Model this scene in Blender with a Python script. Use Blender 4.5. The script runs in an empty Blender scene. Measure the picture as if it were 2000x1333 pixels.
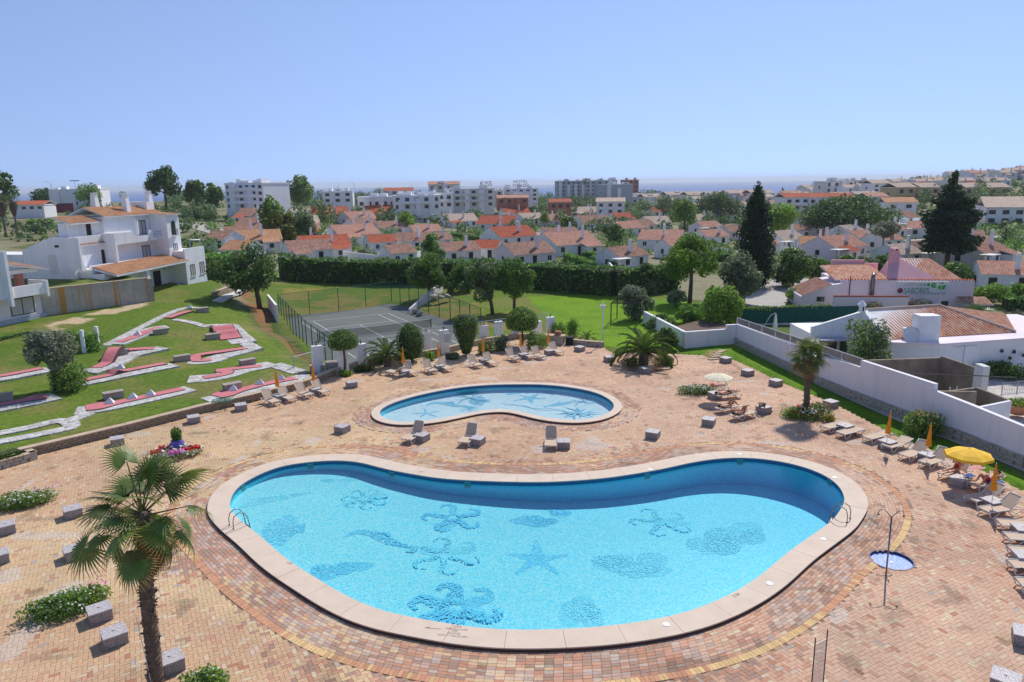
import bpy, math, random
import numpy as np
from mathutils import Vector, Matrix
from mathutils.geometry import tessellate_polygon
R = math.radians
rng = np.random.default_rng(7); random.seed(7)
sc = bpy.context.scene; COL = sc.collection

# ------------------------------------------------------------------ camera, sky, sun, exposure
F, CX, CY, H = 1408.0, 1000.0, 666.5, 15.3
PITCH, ROLL = R(12.388), R(-0.883)
_f = np.array([0, math.cos(PITCH), -math.sin(PITCH)]); _u0 = np.array([0, math.sin(PITCH), math.cos(PITCH)]); _r0 = np.array([1., 0, 0])
_c, _s = math.cos(ROLL), math.sin(ROLL)
_r = _c*_r0 + _s*_u0; _u = -_s*_r0 + _c*_u0
cd = bpy.data.cameras.new("camera"); cam = bpy.data.objects.new("camera", cd); COL.objects.link(cam)
cd.sensor_width = 36; cd.lens = F/2000*36; cd.clip_start = 0.1; cd.clip_end = 60000
cam.matrix_world = Matrix([[_r[0], _u[0], -_f[0], 0], [_r[1], _u[1], -_f[1], 0], [_r[2], _u[2], -_f[2], H], [0, 0, 0, 1]])
sc.camera = cam

SUN_AZ, SUN_EL = R(28), R(47)          # azimuth from +Y towards +X
w = bpy.data.worlds.new("World"); sc.world = w; w.use_nodes = True
wn = w.node_tree; bg = wn.nodes["Background"]
sky = wn.nodes.new("ShaderNodeTexSky"); sky.sky_type = 'NISHITA'; sky.sun_disc = False
sky.sun_elevation = SUN_EL; sky.sun_rotation = SUN_AZ
sky.altitude = 0; sky.air_density = 1.0; sky.dust_density = 0.0; sky.ozone_density = 5.0
_tc = wn.nodes.new("ShaderNodeTexCoord"); _vm = wn.nodes.new("ShaderNodeVectorMath"); _vm.operation = 'MULTIPLY_ADD'
_vm.inputs[1].default_value = (1, 1, .77); _vm.inputs[2].default_value = (0, 0, .23)          # hazeless horizon: the white rim of the model stays below the sea line
wn.links.new(_tc.outputs["Generated"], _vm.inputs[0]); _nv = wn.nodes.new("ShaderNodeVectorMath"); _nv.operation = 'NORMALIZE'
wn.links.new(_vm.outputs[0], _nv.inputs[0]); wn.links.new(_nv.outputs[0], sky.inputs[0])
_tm = wn.nodes.new("ShaderNodeMix"); _tm.data_type = 'RGBA'; _tm.blend_type = 'MULTIPLY'; _tm.inputs[0].default_value = 1; _tm.inputs[7].default_value = (1.02, .835, .80, 1)
wn.links.new(sky.outputs[0], _tm.inputs[6]); wn.links.new(_tm.outputs[2], bg.inputs[0]); bg.inputs[1].default_value = 0.15
sd = bpy.data.lights.new("sun", 'SUN'); sun = bpy.data.objects.new("sun", sd); COL.objects.link(sun)
sd.energy = 3.2; sd.angle = R(0.55); sd.color = (1.0, 0.95, 0.87)
_sv = Vector((math.sin(SUN_AZ)*math.cos(SUN_EL), math.cos(SUN_AZ)*math.cos(SUN_EL), math.sin(SUN_EL)))
sun.rotation_euler = _sv.to_track_quat('Z', 'Y').to_euler()
vs = sc.view_settings; vs.view_transform = 'Standard'; vs.look = 'None'; vs.exposure = 0.38; vs.gamma = 1; vs.use_curve_mapping = False
sc.cycles.max_bounces = 8; sc.cycles.diffuse_bounces = 5; sc.cycles.transparent_max_bounces = 16; sc.cycles.volume_bounces = 0
sc.cycles.caustics_reflective = False; sc.cycles.caustics_refractive = False

# ------------------------------------------------------------------ projection helpers (camera rays met with the real ground)
def ray(px, py):
    return _f + (px-CX)/F*_r - (py-CY)/F*_u
def un(px, py, z=0.0):
    d = ray(px, py); t = (z-H)/d[2]
    return np.array([t*d[0], t*d[1], z])
def D(px, py): return un(px, py, 0.0)
def atdist(px, py, yd):
    d = ray(px, py); t = yd/d[1]
    return np.array([t*d[0], yd, H+t*d[2]])
def scale_at(p): return F/float(np.dot(np.array(p)-np.array([0, 0, H]), _f))   # pixels per metre

# ------------------------------------------------------------------ mesh helpers
def link(o, parent=None):
    COL.objects.link(o)
    if parent is not None: o.parent = parent
    return o
def tag(o, label=None, cat=None, group=None, kind=None):
    if label: o["label"] = label
    if cat: o["category"] = cat
    if group: o["group"] = group
    if kind: o["kind"] = kind
    return o
def thing(name, label, cat, loc=(0, 0, 0), rz=0.0, group=None):
    o = bpy.data.objects.new(name, None); o.empty_display_size = .2
    COL.objects.link(o); o.location = loc; o.rotation_euler = (0, 0, rz)
    return tag(o, label, cat, group)
def copy_tree(o, parent=None):
    c = o.copy(); COL.objects.link(c); c.parent = parent
    for ch in o.children: copy_tree(ch, c)
    return c
class MB:
    def __init__(s): s.v = []; s.f = []; s.uv = None
    def add(s, vs_, fs):
        b = len(s.v); s.v.extend([tuple(map(float, p)) for p in vs_]); s.f.extend([tuple(i+b for i in f) for f in fs]); return s
    def box(s, x0, x1, y0, y1, z0, z1, rz=0, c=None):
        vs_ = [(x0, y0, z0), (x1, y0, z0), (x1, y1, z0), (x0, y1, z0), (x0, y0, z1), (x1, y0, z1), (x1, y1, z1), (x0, y1, z1)]
        if rz:
            c = c or ((x0+x1)/2, (y0+y1)/2); ca, sa = math.cos(rz), math.sin(rz)
            vs_ = [(c[0]+(x-c[0])*ca-(y-c[1])*sa, c[1]+(x-c[0])*sa+(y-c[1])*ca, z) for x, y, z in vs_]
        return s.add(vs_, [(3, 2, 1, 0), (4, 5, 6, 7), (0, 1, 5, 4), (1, 2, 6, 5), (2, 3, 7, 6), (3, 0, 4, 7)])
    def prism(s, poly, z0, z1):
        n = len(poly)
        a = sum(poly[i][0]*poly[(i+1) % n][1]-poly[(i+1) % n][0]*poly[i][1] for i in range(n))
        if a < 0: poly = list(poly)[::-1]
        f0 = z0 if callable(z0) else (lambda x, y: z0); f1 = z1 if callable(z1) else (lambda x, y: z1)
        vs_ = [(p[0], p[1], f0(p[0], p[1])) for p in poly]+[(p[0], p[1], f1(p[0], p[1])) for p in poly]
        fs = [tuple(range(n-1, -1, -1)), tuple(range(n, 2*n))]+[(i, (i+1) % n, n+(i+1) % n, n+i) for i in range(n)]
        return s.add(vs_, fs)
    def xprism(s, prof, x0, x1):     # profile in (y,z) extruded along x
        n = len(prof)
        a = sum(prof[i][0]*prof[(i+1) % n][1]-prof[(i+1) % n][0]*prof[i][1] for i in range(n))
        if a < 0: prof = list(prof)[::-1]
        vs_ = [(x0, p[0], p[1]) for p in prof]+[(x1, p[0], p[1]) for p in prof]
        return s.add(vs_, [tuple(range(n-1, -1, -1)), tuple(range(n, 2*n))]+[(i, (i+1) % n, n+(i+1) % n, n+i) for i in range(n)])
    def tube(s, pts, r, n=6, cap=True):
        pts = [Vector(p) for p in pts]; k = len(pts); rr = r if hasattr(r, '__len__') else [r]*k
        rings = []; up = Vector((0, 0, 1)); px = None
        for i, p in enumerate(pts):
            t = (pts[min(i+1, k-1)]-pts[max(i-1, 0)]).normalized()
            if px is None:
                a = t.orthogonal().normalized() if abs(t.z) > .9 else t.cross(up).normalized()
            else:
                a = (px-t*px.dot(t)).normalized()
            px = a; b = t.cross(a)
            rings.append([p+(a*math.cos(2*math.pi*j/n)+b*math.sin(2*math.pi*j/n))*rr[i] for j in range(n)])
        vs_ = [q for rg in rings for q in rg]
        fs = [(i*n+j, i*n+(j+1) % n, (i+1)*n+(j+1) % n, (i+1)*n+j) for i in range(k-1) for j in range(n)]
        if cap: fs += [tuple(range(n-1, -1, -1)), tuple((k-1)*n+j for j in range(n))]
        return s.add(vs_, fs)
    def lathe(s, prof, n=16, c=(0, 0, 0), cap=True):   # prof [(r,z)]
        vs_ = [(c[0]+r*math.cos(2*math.pi*j/n), c[1]+r*math.sin(2*math.pi*j/n), c[2]+z) for r, z in prof for j in range(n)]
        k = len(prof); fs = [(i*n+j, i*n+(j+1) % n, (i+1)*n+(j+1) % n, (i+1)*n+j) for i in range(k-1) for j in range(n)]
        if cap: fs += [tuple(range(n-1, -1, -1)), tuple((k-1)*n+j for j in range(n))]
        return s.add(vs_, fs)
    def quad(s, a, b, c, d): return s.add([a, b, c, d], [(0, 1, 2, 3)])
    def build(s, name, mat=None, parent=None, smooth=False, loc=None, bevel=0):
        me = bpy.data.meshes.new(name); me.from_pydata(s.v, [], s.f); me.update()
        if smooth: me.polygons.foreach_set("use_smooth", [True]*len(me.polygons))
        o = bpy.data.objects.new(name, me)
        if mat: me.materials.append(mat)
        if loc is not None: o.location = loc
        if bevel:
            m = o.modifiers.new("bevel", 'BEVEL'); m.width = bevel; m.segments = 2; m.limit_method = 'ANGLE'
        return link(o, parent)
def npmesh(name, V, Fq, mat=None, parent=None, colr=None, smooth=False, uv=None):
    """fast quad mesh: V (n,3), Fq (m,4); colr (n,3) point colours"""
    me = bpy.data.meshes.new(name); n = len(V); m, k = Fq.shape
    me.vertices.add(n); me.vertices.foreach_set("co", np.ascontiguousarray(V, dtype=np.float32).ravel())
    me.loops.add(m*k); me.loops.foreach_set("vertex_index", np.ascontiguousarray(Fq, dtype=np.int32).ravel())
    me.polygons.add(m); me.polygons.foreach_set("loop_start", np.arange(0, m*k, k, dtype=np.int32))
    me.polygons.foreach_set("use_smooth", np.full(m, bool(smooth)))
    me.update(calc_edges=True)
    if colr is not None:
        a = me.color_attributes.new("col", 'FLOAT_COLOR', 'POINT')
        a.data.foreach_set("color", np.hstack([colr, np.ones((n, 1))]).astype(np.float32).ravel())
    if uv is not None:
        l = me.uv_layers.new(name="UVMap"); l.data.foreach_set("uv", uv[Fq.ravel()].astype(np.float32).ravel())
    if mat: me.materials.append(mat)
    return link(bpy.data.objects.new(name, me), parent)

# ------------------------------------------------------------------ materials
def nt(name):
    m = bpy.data.materials.new(name); m.use_nodes = True; t = m.node_tree
    return m, t, t.nodes["Principled BSDF"], t.nodes["Material Output"]
def N(t, typ, **kw):
    n = t.nodes.new(typ)
    for k, v in kw.items():
        if k.startswith("i_"): n.inputs[k[2:].replace("_", " ")].default_value = v
        else: setattr(n, k, v)
    return n
def mix(t, fac, a, b, blend='MIX'):
    n = t.nodes.new("ShaderNodeMix"); n.data_type = 'RGBA'; n.blend_type = blend
    for i, v in ((0, fac), (6, a), (7, b)):
        if hasattr(v, 'is_linked') or isinstance(v, bpy.types.NodeSocket): t.links.new(v, n.inputs[i])
        else: n.inputs[i].default_value = v if i == 0 else (tuple(v)+(1,) if len(v) == 3 else v)
    return n.outputs[2]
def noise(t, scale, detail=4, rough=.6, vec=None, dist=0):
    n = t.nodes.new("ShaderNodeTexNoise"); n.inputs["Scale"].default_value = scale; n.inputs["Detail"].default_value = detail
    n.inputs["Roughness"].default_value = rough; n.inputs["Distortion"].default_value = dist
    if vec is not None: t.links.new(vec, n.inputs["Vector"])
    return n.outputs[0]
def ramp(t, fac, stops):
    n = t.nodes.new("ShaderNodeValToRGB"); e = n.color_ramp.elements
    while len(e) < len(stops): e.new(.5)
    for el, (p, c) in zip(e, stops): el.position = p; el.color = tuple(c)+(1,) if len(c) == 3 else c
    t.links.new(fac, n.inputs[0]); return n.outputs[0]
def texco(t, kind="Object", scale=None):
    c = t.nodes.new("ShaderNodeTexCoord").outputs[kind]
    if scale is not None:
        m = t.nodes.new("ShaderNodeMapping"); m.inputs["Scale"].default_value = scale; t.links.new(c, m.inputs["Vector"]); c = m.outputs[0]
    return c
def bump(t, h, p, strength=.3, dist=.02):
    b = t.nodes.new("ShaderNodeBump"); b.inputs["Strength"].default_value = strength; b.inputs["Distance"].default_value = dist
    t.links.new(h, b.inputs["Height"]); t.links.new(b.outputs[0], p.inputs["Normal"])
def mul(c, k): return tuple(min(1, x*k) for x in c)
def M(name, base, rough=.7, var=.12, scale=3.0, bmp=0.0, bscale=None, spec=.3, metal=0.0, second=None, amt=.5, coords="Object", streak=0):
    m, t, p, o = nt(name); co = texco(t, coords)
    n1 = noise(t, scale, 5, .65, co)
    c = ramp(t, n1, [(.3, mul(base, 1-var)), (.7, mul(base, 1+var))])
    if second is not None:
        f = ramp(t, noise(t, scale*.37, 6, .7, co, .4), [(.55-.1*amt, (0, 0, 0)), (.75, (amt, amt, amt))])
        c = mix(t, f, c, second)
    if streak:                                        # rain streaks down rendered walls
        f = ramp(t, noise(t, 1.0, 5, .7, texco(t, coords, (1.6, 1.6, .14)), .2), [(.50, (0, 0, 0)), (.72, (streak,)*3)]); c = mix(t, f, c, mul(base, .55))
    t.links.new(c, p.inputs["Base Color"]); p.inputs["Roughness"].default_value = rough
    p.inputs["Specular IOR Level"].default_value = spec; p.inputs["Metallic"].default_value = metal
    if bmp: bump(t, noise(t, bscale or scale*6, 6, .7, co), p, bmp, .02)
    return m
def Mattr(name, rough=.8, attr="col", nscale=25, var=.18, bmp=.25, spec=.2, trans=0.0):
    m, t, p, o = nt(name); co = texco(t)
    a = t.nodes.new("ShaderNodeAttribute"); a.attribute_name = attr
    n = ramp(t, noise(t, nscale, 4, .6, co), [(.3, (1-var,)*3), (.7, (1+var*.6,)*3)])
    c = mix(t, 1.0, a.outputs["Color"], n, 'MULTIPLY')
    t.links.new(c, p.inputs["Base Color"]); p.inputs["Roughness"].default_value = rough; p.inputs["Specular IOR Level"].default_value = spec
    if bmp: bump(t, noise(t, nscale*2, 4, .6, co), p, bmp, .01)
    if trans:
        tr = t.nodes.new("ShaderNodeBsdfTranslucent"); t.links.new(c, tr.inputs[0]); mx = t.nodes.new("ShaderNodeMixShader"); mx.inputs[0].default_value = trans
        t.links.new(p.outputs[0], mx.inputs[1]); t.links.new(tr.outputs[0], mx.inputs[2]); t.links.new(mx.outputs[0], o.inputs[0])
    return m

# ------------------------------------------------------------------ 2-D curve helpers
def catmull(P, closed=True, sub=8):
    P = np.array(P, float); n = len(P); out = []
    rngi = range(n) if closed else range(n-1)
    for i in rngi:
        p = [P[(i+k) % n] if closed else P[min(max(i+k, 0), n-1)] for k in (-1, 0, 1, 2)]
        for j in range(sub):
            t = j/sub
            out.append(.5*((2*p[1])+(-p[0]+p[2])*t+(2*p[0]-5*p[1]+4*p[2]-p[3])*t*t+(-p[0]+3*p[1]-3*p[2]+p[3])*t**3))
    if not closed: out.append(P[-1])
    return np.array(out)
def resample(P, n, closed=True):
    Q = np.vstack([P, P[:1]]) if closed else P
    d = np.r_[0, np.cumsum(np.linalg.norm(np.diff(Q, axis=0), axis=1))]
    s = np.linspace(0, d[-1], n+1 if closed else n)
    if closed: s = s[:-1]
    return np.stack([np.interp(s, d, Q[:, k]) for k in range(Q.shape[1])], 1)
def smooth_closed(P, it=3):
    for _ in range(it): P = .25*np.roll(P, 1, 0)+.5*P+.25*np.roll(P, -1, 0)
    return P
def normals2(P):
    t = np.roll(P, -1, 0)-np.roll(P, 1, 0); t /= np.linalg.norm(t, axis=1)[:, None]
    a = .5*np.sum(P[:, 0]*np.roll(P[:, 1], -1)-np.roll(P[:, 0], -1)*P[:, 1])
    n = np.stack([t[:, 1], -t[:, 0]], 1)
    return n if a > 0 else -n                      # outward
def offset(P, d): return P+normals2(P)*d
def inside(poly, X, Y):
    poly = np.asarray(poly)[:, :2]; r = np.zeros(X.shape, bool); n = len(poly); j = n-1
    for i in range(n):
        xi, yi = poly[i]; xj, yj = poly[j]
        if yi != yj:
            c = ((yi > Y) != (yj > Y)) & (X < (xj-xi)*(Y-yi)/(yj-yi)+xi); r ^= c
        j = i
    return r
def distpoly(P, X, Y):
    X = X.ravel(); Y = Y.ravel(); out = np.full(X.shape, 1e9); n = len(P)
    for i in range(n):
        a = P[i]; b = P[(i+1) % n]; ab = b-a; L = ab@ab+1e-12
        t = np.clip(((X-a[0])*ab[0]+(Y-a[1])*ab[1])/L, 0, 1)
        out = np.minimum(out, np.hypot(X-a[0]-t*ab[0], Y-a[1]-t*ab[1]))
    return out
_vn = rng.random((64, 64))
def vnoise(x, y, s):
    x = np.asarray(x)/s+100; y = np.asarray(y)/s+100; xi = np.floor(x).astype(int); yi = np.floor(y).astype(int); fx = x-xi; fy = y-yi
    fx = fx*fx*(3-2*fx); fy = fy*fy*(3-2*fy); g = lambda a, b: _vn[a % 64, b % 64]
    return (g(xi, yi)*(1-fx)+g(xi+1, yi)*fx)*(1-fy)+(g(xi, yi+1)*(1-fx)+g(xi+1, yi+1)*fx)*fy
def flat_mesh(name, outer, holes, z, mat, parent=None):
    polys = [[Vector((p[0], p[1], 0)) for p in outer]]+[[Vector((p[0], p[1], 0)) for p in h] for h in holes]
    V = [p for pl in polys for p in pl]; tri = tessellate_polygon(polys)
    me = bpy.data.meshes.new(name); me.from_pydata([(v.x, v.y, z(v.x, v.y) if callable(z) else z) for v in V], [], [tuple(t) for t in tri]); me.update()
    up = [p.normal.z < 0 for p in me.polygons]
    if sum(up) > len(up)/2: me.flip_normals()
    if mat: me.materials.append(mat)
    return link(bpy.data.objects.new(name, me), parent)
# ================================================================== DECK, POOLS
POOL_PX = [(447,990),(452.5,965.5),(470,946),(505,927),(547,911),(599.5,902.5),(659,899),(704.5,903),(750,914.8),(802.5,925),(855,933.3),(925,938.2),(1012.5,941),(1087.5,940.3),(1175,934),(1245,924.2),(1297.5,914.7),(1350,903.2),(1402.5,895.5),(1455,893.7),(1507.5,898.3),(1560,908.8),(1602,923.5),(1633.5,942.7),(1649.2,965.5),(1650,984.7),(1637,1004),(1626.5,1018),(1595,1040.7),(1542.5,1077.5),(1490,1122),(1437.5,1156),(1367.5,1187.7),(1297.5,1207),(1210,1221),(1122.5,1228.7),(1012.5,1231.5),(925,1226.2),(855,1215.7),(750,1194.7),(680,1166.7),(617,1130),(557.5,1091.5),(505,1046),(473.5,1021.5),(456,1004)]
KIDS_PX = [(741,807.5),(742.5,800),(760,790),(787.5,780),(825,770),(862.5,762.5),(900,756.5),(950,752),(1000,750.5),(1062.5,751.2),(1112.5,756.2),(1162.5,766.2),(1192.5,781.2),(1200,792.5),(1197.5,800),(1182.5,810),(1157.5,817.5),(1125,820.7),(1087.5,818.7),(1050,812.5),(1025,806),(1000,801),(975,799.5),(937.5,802.5),(900,810),(850,820),(812.5,823.7),(782.5,824.5),(760,821),(745,815)]
COPZ = .15
def pool_curve(px, n):
    return smooth_closed(resample(catmull([un(x, y, COPZ)[:2] for x, y in px]), n), 4)
POOL = pool_curve(POOL_PX, 240); KIDS = pool_curve(KIDS_PX, 160)
DECK_PX = [(75,889),(250,846),(400,807),(500,784),(600,757),(655,733),(720,712),(800,697),(880,682),(960,668),(1040,655),(1090,652),(1130,668),(1178,678),(1195,690),(1250,690),(1317,692),(1375,695),(1390,704),(1425,700),(1475,722),(1525,747),(1562,762),(1612,782),(1650,800),(1687,819),(1712,832),(1750,852),(1800,870),(1850,893),(1925,922),(1962,942),(2000,960)]
DECK = np.array([D(x, y)[:2] for x, y in DECK_PX])
e = DECK[-1]-DECK[-2]; DECK = np.vstack([[DECK[0]+(DECK[0]-DECK[1])/np.linalg.norm(DECK[0]-DECK[1])*14], DECK, [DECK[-1]+e/np.linalg.norm(e)*26], [34, 2], [-42, 2], [-46, 28]])
COP_W, KCOP_W, RING, KRING = 1.0, .55, 1.75, 1.3
SHOWER = D(1741, 1094); SH_R = .8

def brick_cols(X, Y, zone):
    """base colour of every brick: fired clay, from cream to red, laid in batches"""
    n = len(X); r = rng.random(n)
    warm = vnoise(X, Y, 7.0); warm2 = vnoise(X+50, Y+9, 2.6)
    yellow = np.array([.62, .435, .25]); pink = np.array([.62, .405, .275]); red = np.array([.47, .23, .14]); cream = np.array([.63, .49, .33]); grey = np.array([.44, .38, .32]); rose = np.array([.55, .31, .205])
    left = np.clip((X+6)/16, 0, 1)[:, None]
    base = yellow*(1-left)+pink*left
    base = np.where((warm > .6)[:, None], base*.62+rose*.38, base)
    base = np.where((r < .08)[:, None], cream, base); base = np.where((r > .93)[:, None], rose, base)
    base = np.where((r > .985)[:, None], red, base); base = np.where(((r > .915) & (r < .92))[:, None], grey, base)
    rz = np.clip(zone, 0, 1)[:, None]                        # older, redder bricks round the basins
    dull = np.array([.40, .255, .185])
    rr = rng.random(n)
    zonec = np.where((rr < .45)[:, None], dull, np.where((rr < .68)[:, None], red*.6+rose*.4, np.where((rr < .78)[:, None], np.array([.52, .40, .31]), rose)))
    pick = (rng.random(n) < np.clip(zone*1.0+(warm2-.62)*1.6*(zone > .15), 0, 1))[:, None]
    base = np.where(pick, zonec, base)
    wear = (.92+.20*vnoise(X+7, Y+3, 1.3))*(.92+.18*vnoise(X-20, Y+40, 4.5)); soot = np.clip((vnoise(X+90, Y-11, .8)-.78)*2.2, 0, .35)
    return np.clip(.97*base*(.95+.10*rng.random((n, 1)))*(wear-soot)[:, None], 0, 1)

def bricks_mesh(name, C, A, L, W, z, colr, parent, mat, depth=.03):
    """C (n,2) centres, A (n,) angles: slabs with a top and four sides"""
    n = len(C); ca, sa = np.cos(A), np.sin(A)
    l = (np.broadcast_to(L, n)/2); w_ = (np.broadcast_to(W, n)/2)
    z = np.broadcast_to(z, n)+(rng.random(n)-.5)*.006
    tilt = (rng.random((n, 4))-.5)*.003
    V = np.zeros((n, 8, 3))
    for k, (sx, sy) in enumerate(((-1, -1), (1, -1), (1, 1), (-1, 1))):
        x = sx*l; y = sy*w_
        V[:, k, 0] = V[:, k+4, 0] = C[:, 0]+x*ca-y*sa; V[:, k, 1] = V[:, k+4, 1] = C[:, 1]+x*sa+y*ca
        V[:, k, 2] = z-depth; V[:, k+4, 2] = z+tilt[:, k]
    q = np.array([[4, 5, 6, 7], [0, 1, 5, 4], [1, 2, 6, 5], [2, 3, 7, 6], [3, 0, 4, 7]])
    Fq = (np.arange(n)[:, None, None]*8+q[None]).reshape(-1, 4)
    return npmesh(name, V.reshape(-1, 3), Fq, mat, parent, np.repeat(colr, 8, 0))

m_brick = Mattr("clay_brick", .85, nscale=9, var=.16, bmp=.3)
m_mortar = M("mortar", (.30, .22, .16), .95, .25, 1.5, .3, 30)
terrace = bpy.data.objects.new("terrace_paving", None); COL.objects.link(terrace); tag(terrace, "herringbone brick terrace around the two pools", None, None, "structure")
sh_c = np.array([[SHOWER[0]+SH_R*math.cos(a), SHOWER[1]+SH_R*math.sin(a)] for a in np.linspace(0, 2*math.pi, 32, endpoint=False)])
flat_mesh("mortar_bed", DECK, [offset(POOL, .3), offset(KIDS, .2), sh_c], -.018, m_mortar, terrace)

a_ = .155; ang0 = R(28.0); e1 = np.array([math.cos(ang0), math.sin(ang0)]); e2 = np.array([-e1[1], e1[0]])
gx, gy = np.meshgrid(np.arange(-520, 520), np.arange(-520, 520)); k = (gx-gy) % 4
Hm = k == 0; Vm = k == 3
cu = np.r_[gx[Hm]+1.0, gx[Vm]+.5]; cv = np.r_[gy[Hm]+.5, gy[Vm]+1.0]; an = np.r_[np.full(Hm.sum(), ang0), np.full(Vm.sum(), ang0+math.pi/2)]
C = (cu[:, None]*e1+cv[:, None]*e2)*a_+np.array([0., 32.])
ok = (C[:, 1] > 13) & (np.abs(C[:, 0]) < 48) & (C[:, 1] < 85); C = C[ok]; an = an[ok]
vis = np.abs(C[:, 0]) < C[:, 1]*.78+2; C = C[vis]; an = an[vis]
ok = inside(DECK, C[:, 0], C[:, 1]); C = C[ok]; an = an[ok]
dp = distpoly(POOL, C[:, 0], C[:, 1]); dp[inside(POOL, C[:, 0], C[:, 1])] = -1
dk = distpoly(KIDS, C[:, 0], C[:, 1]); dk[inside(KIDS, C[:, 0], C[:, 1])] = -1
ds = np.hypot(C[:, 0]-SHOWER[0], C[:, 1]-SHOWER[1])
ok = (dp > COP_W+RING+.1) & (dk > KCOP_W+KRING-.1) & (ds > SH_R+.02)
C, an, dp, dk = C[ok], an[ok], dp[ok], dk[ok]
zone = np.clip(.75-(dp-COP_W-RING)/2.2, 0, .8)*np.clip(vnoise(C[:, 0], C[:, 1], 3.3)*2.2-.5, 0, 1)
bc = brick_cols(C[:, 0], C[:, 1], zone)
gap = .010
pale = (vnoise(C[:, 0]*1.0+31, C[:, 1]+77, 1.7) > .87)[:, None]; bc = np.where(pale, bc*.55+np.array([.62, .56, .50])*.45, bc)
# the 300 bricks that show largest: nearest the camera and inside the frame
dv = np.c_[C, np.zeros(len(C))]-np.array([0, 0, H]); zc = dv@_f; pxx = CX+F*(dv@_r)/zc; pyy = CY-F*(dv@_u)/zc
fr = (pxx > 15) & (pxx < 1985) & (pyy < 1325) & (pyy > 0)
order = np.where(fr)[0][np.argsort(zc[fr])][:300]; single = np.zeros(len(C), bool); single[order] = True
bricks_mesh("brick_field", C[~single], an[~single], 2*a_-gap, a_-gap, 0.0, bc[~single], terrace, m_brick)["kind"] = "stuff"
for i in order:
    bricks_mesh("brick", C[i:i+1], an[i:i+1], 2*a_-gap, a_-gap, 0.0, bc[i:i+1], terrace, m_brick)

def ring_bricks(P, start, courses, cw, blen, soldier=None):
    Cs, As, Ls, Ws, zs, cols = [], [], [], [], [], []
    for c in range(courses):
        Q = resample(smooth_closed(offset(P, start+(c+.5)*cw), 6), 2400)
        per = np.linalg.norm(np.roll(Q, -1, 0)-Q, axis=1).sum(); nb = int(per/blen)
        q = resample(Q, nb); q = np.roll(q, 1, 0) if c % 2 else q
        if c % 2: q = .5*(q+np.roll(q, -1, 0))
        t = np.roll(q, -1, 0)-np.roll(q, 1, 0)
        Cs.append(q); As.append(np.arctan2(t[:, 1], t[:, 0])); Ls.append(np.full(nb, blen-.012)); Ws.append(np.full(nb, cw-.012)); zs.append(np.full(nb, .004))
        bc_ = brick_cols(q[:, 0], q[:, 1], np.full(nb, .9)); wht = (vnoise(q[:, 0]*1.3, q[:, 1]*1.3, 1.3) > .62)[:, None] & (rng.random((nb, 1)) < .55)
        cols.append(np.where(wht, bc_*.65+np.array([.58, .50, .44])*.35, bc_))
    if soldier:
        Q = resample(smooth_closed(offset(P, start+courses*cw+soldier/2), 6), 2400); per = np.linalg.norm(np.roll(Q, -1, 0)-Q, axis=1).sum(); nb = int(per/.155)
        q = resample(Q, nb); t = np.roll(q, -1, 0)-np.roll(q, 1, 0)
        Cs.append(q); As.append(np.arctan2(t[:, 1], t[:, 0])); Ls.append(np.full(nb, .145)); Ws.append(np.full(nb, soldier-.012)); zs.append(np.full(nb, .008))
        v = vnoise(q[:, 0], q[:, 1], 2.3); rr = rng.random(nb)
        cols.append(np.where((v+.35*(rr-.5) > .52)[:, None], np.array([.68, .46, .22]), np.array([.58, .30, .17]))*(.85+.3*rng.random((nb, 1))))
    return [np.concatenate(a) for a in (Cs, As, Ls, Ws, zs, cols)]
for P, s, n, so in ((POOL, COP_W+.03, 10, .30), (KIDS, KCOP_W+.02, 8, None)):
    Cr, Ar, Lr, Wr, zr, cr = ring_bricks(P, s, n, .153, .31, so)
    ok = (np.hypot(Cr[:, 0]-SHOWER[0], Cr[:, 1]-SHOWER[1]) > SH_R)
    if P is KIDS: d2 = distpoly(POOL, Cr[:, 0], Cr[:, 1]); ok &= d2 > COP_W+RING+.2
    bricks_mesh("brick_ring", Cr[ok], Ar[ok], Lr[ok], Wr[ok], zr[ok], cr[ok], terrace, m_brick)["kind"] = "stuff"

# ---- basins
m_cop = M("coping_stone", (.66, .53, .41), .75, .07, 1.2, .15, 14, second=(.72, .60, .48), amt=.5)
m_riser = M("riser_tile", (.16, .075, .05), .6, .2, 4)
m_navy = M("shaded_waterline_tile", (.02, .13, .30), .25, .2, 8)  # shade under the coping is put into this band's dark colour
def mosaic(name, c1, c2, c3, ts, gaps=0):
    m, t, p, o = nt(name); co = texco(t)
    v = t.nodes.new("ShaderNodeTexWhiteNoise"); v.noise_dimensions = '3D'
    sn = t.nodes.new("ShaderNodeVectorMath"); sn.operation = 'SNAP'; sn.inputs[1].default_value = (ts, ts, ts); t.links.new(co, sn.inputs[0]); t.links.new(sn.outputs[0], v.inputs[0])
    t.links.new(ramp(t, v.outputs[0], [(0, c1), (.5, c2), (1, c3)]), p.inputs["Base Color"]); p.inputs["Roughness"].default_value = .3
    if gaps:                                          # tesserae of the ground colour left between the figure's own
        tr = t.nodes.new("ShaderNodeBsdfTransparent"); mx = t.nodes.new("ShaderNodeMixShader"); sc_ = t.nodes.new("ShaderNodeSeparateColor"); t.links.new(v.outputs["Color"], sc_.inputs[0])
        gt = t.nodes.new("ShaderNodeMath"); gt.operation = 'GREATER_THAN'; gt.inputs[1].default_value = gaps; t.links.new(sc_.outputs[1], gt.inputs[0]); t.links.new(gt.outputs[0], mx.inputs[0]); t.links.new(tr.outputs[0], mx.inputs[1]); t.links.new(p.outputs[0], mx.inputs[2]); t.links.new(mx.outputs[0], o.inputs[0])
    return m
m_floor = mosaic("pool_mosaic", (.14, .80, 1.0), (.30, .90, 1.0), (.52, .97, 1.0), .06)
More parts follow.
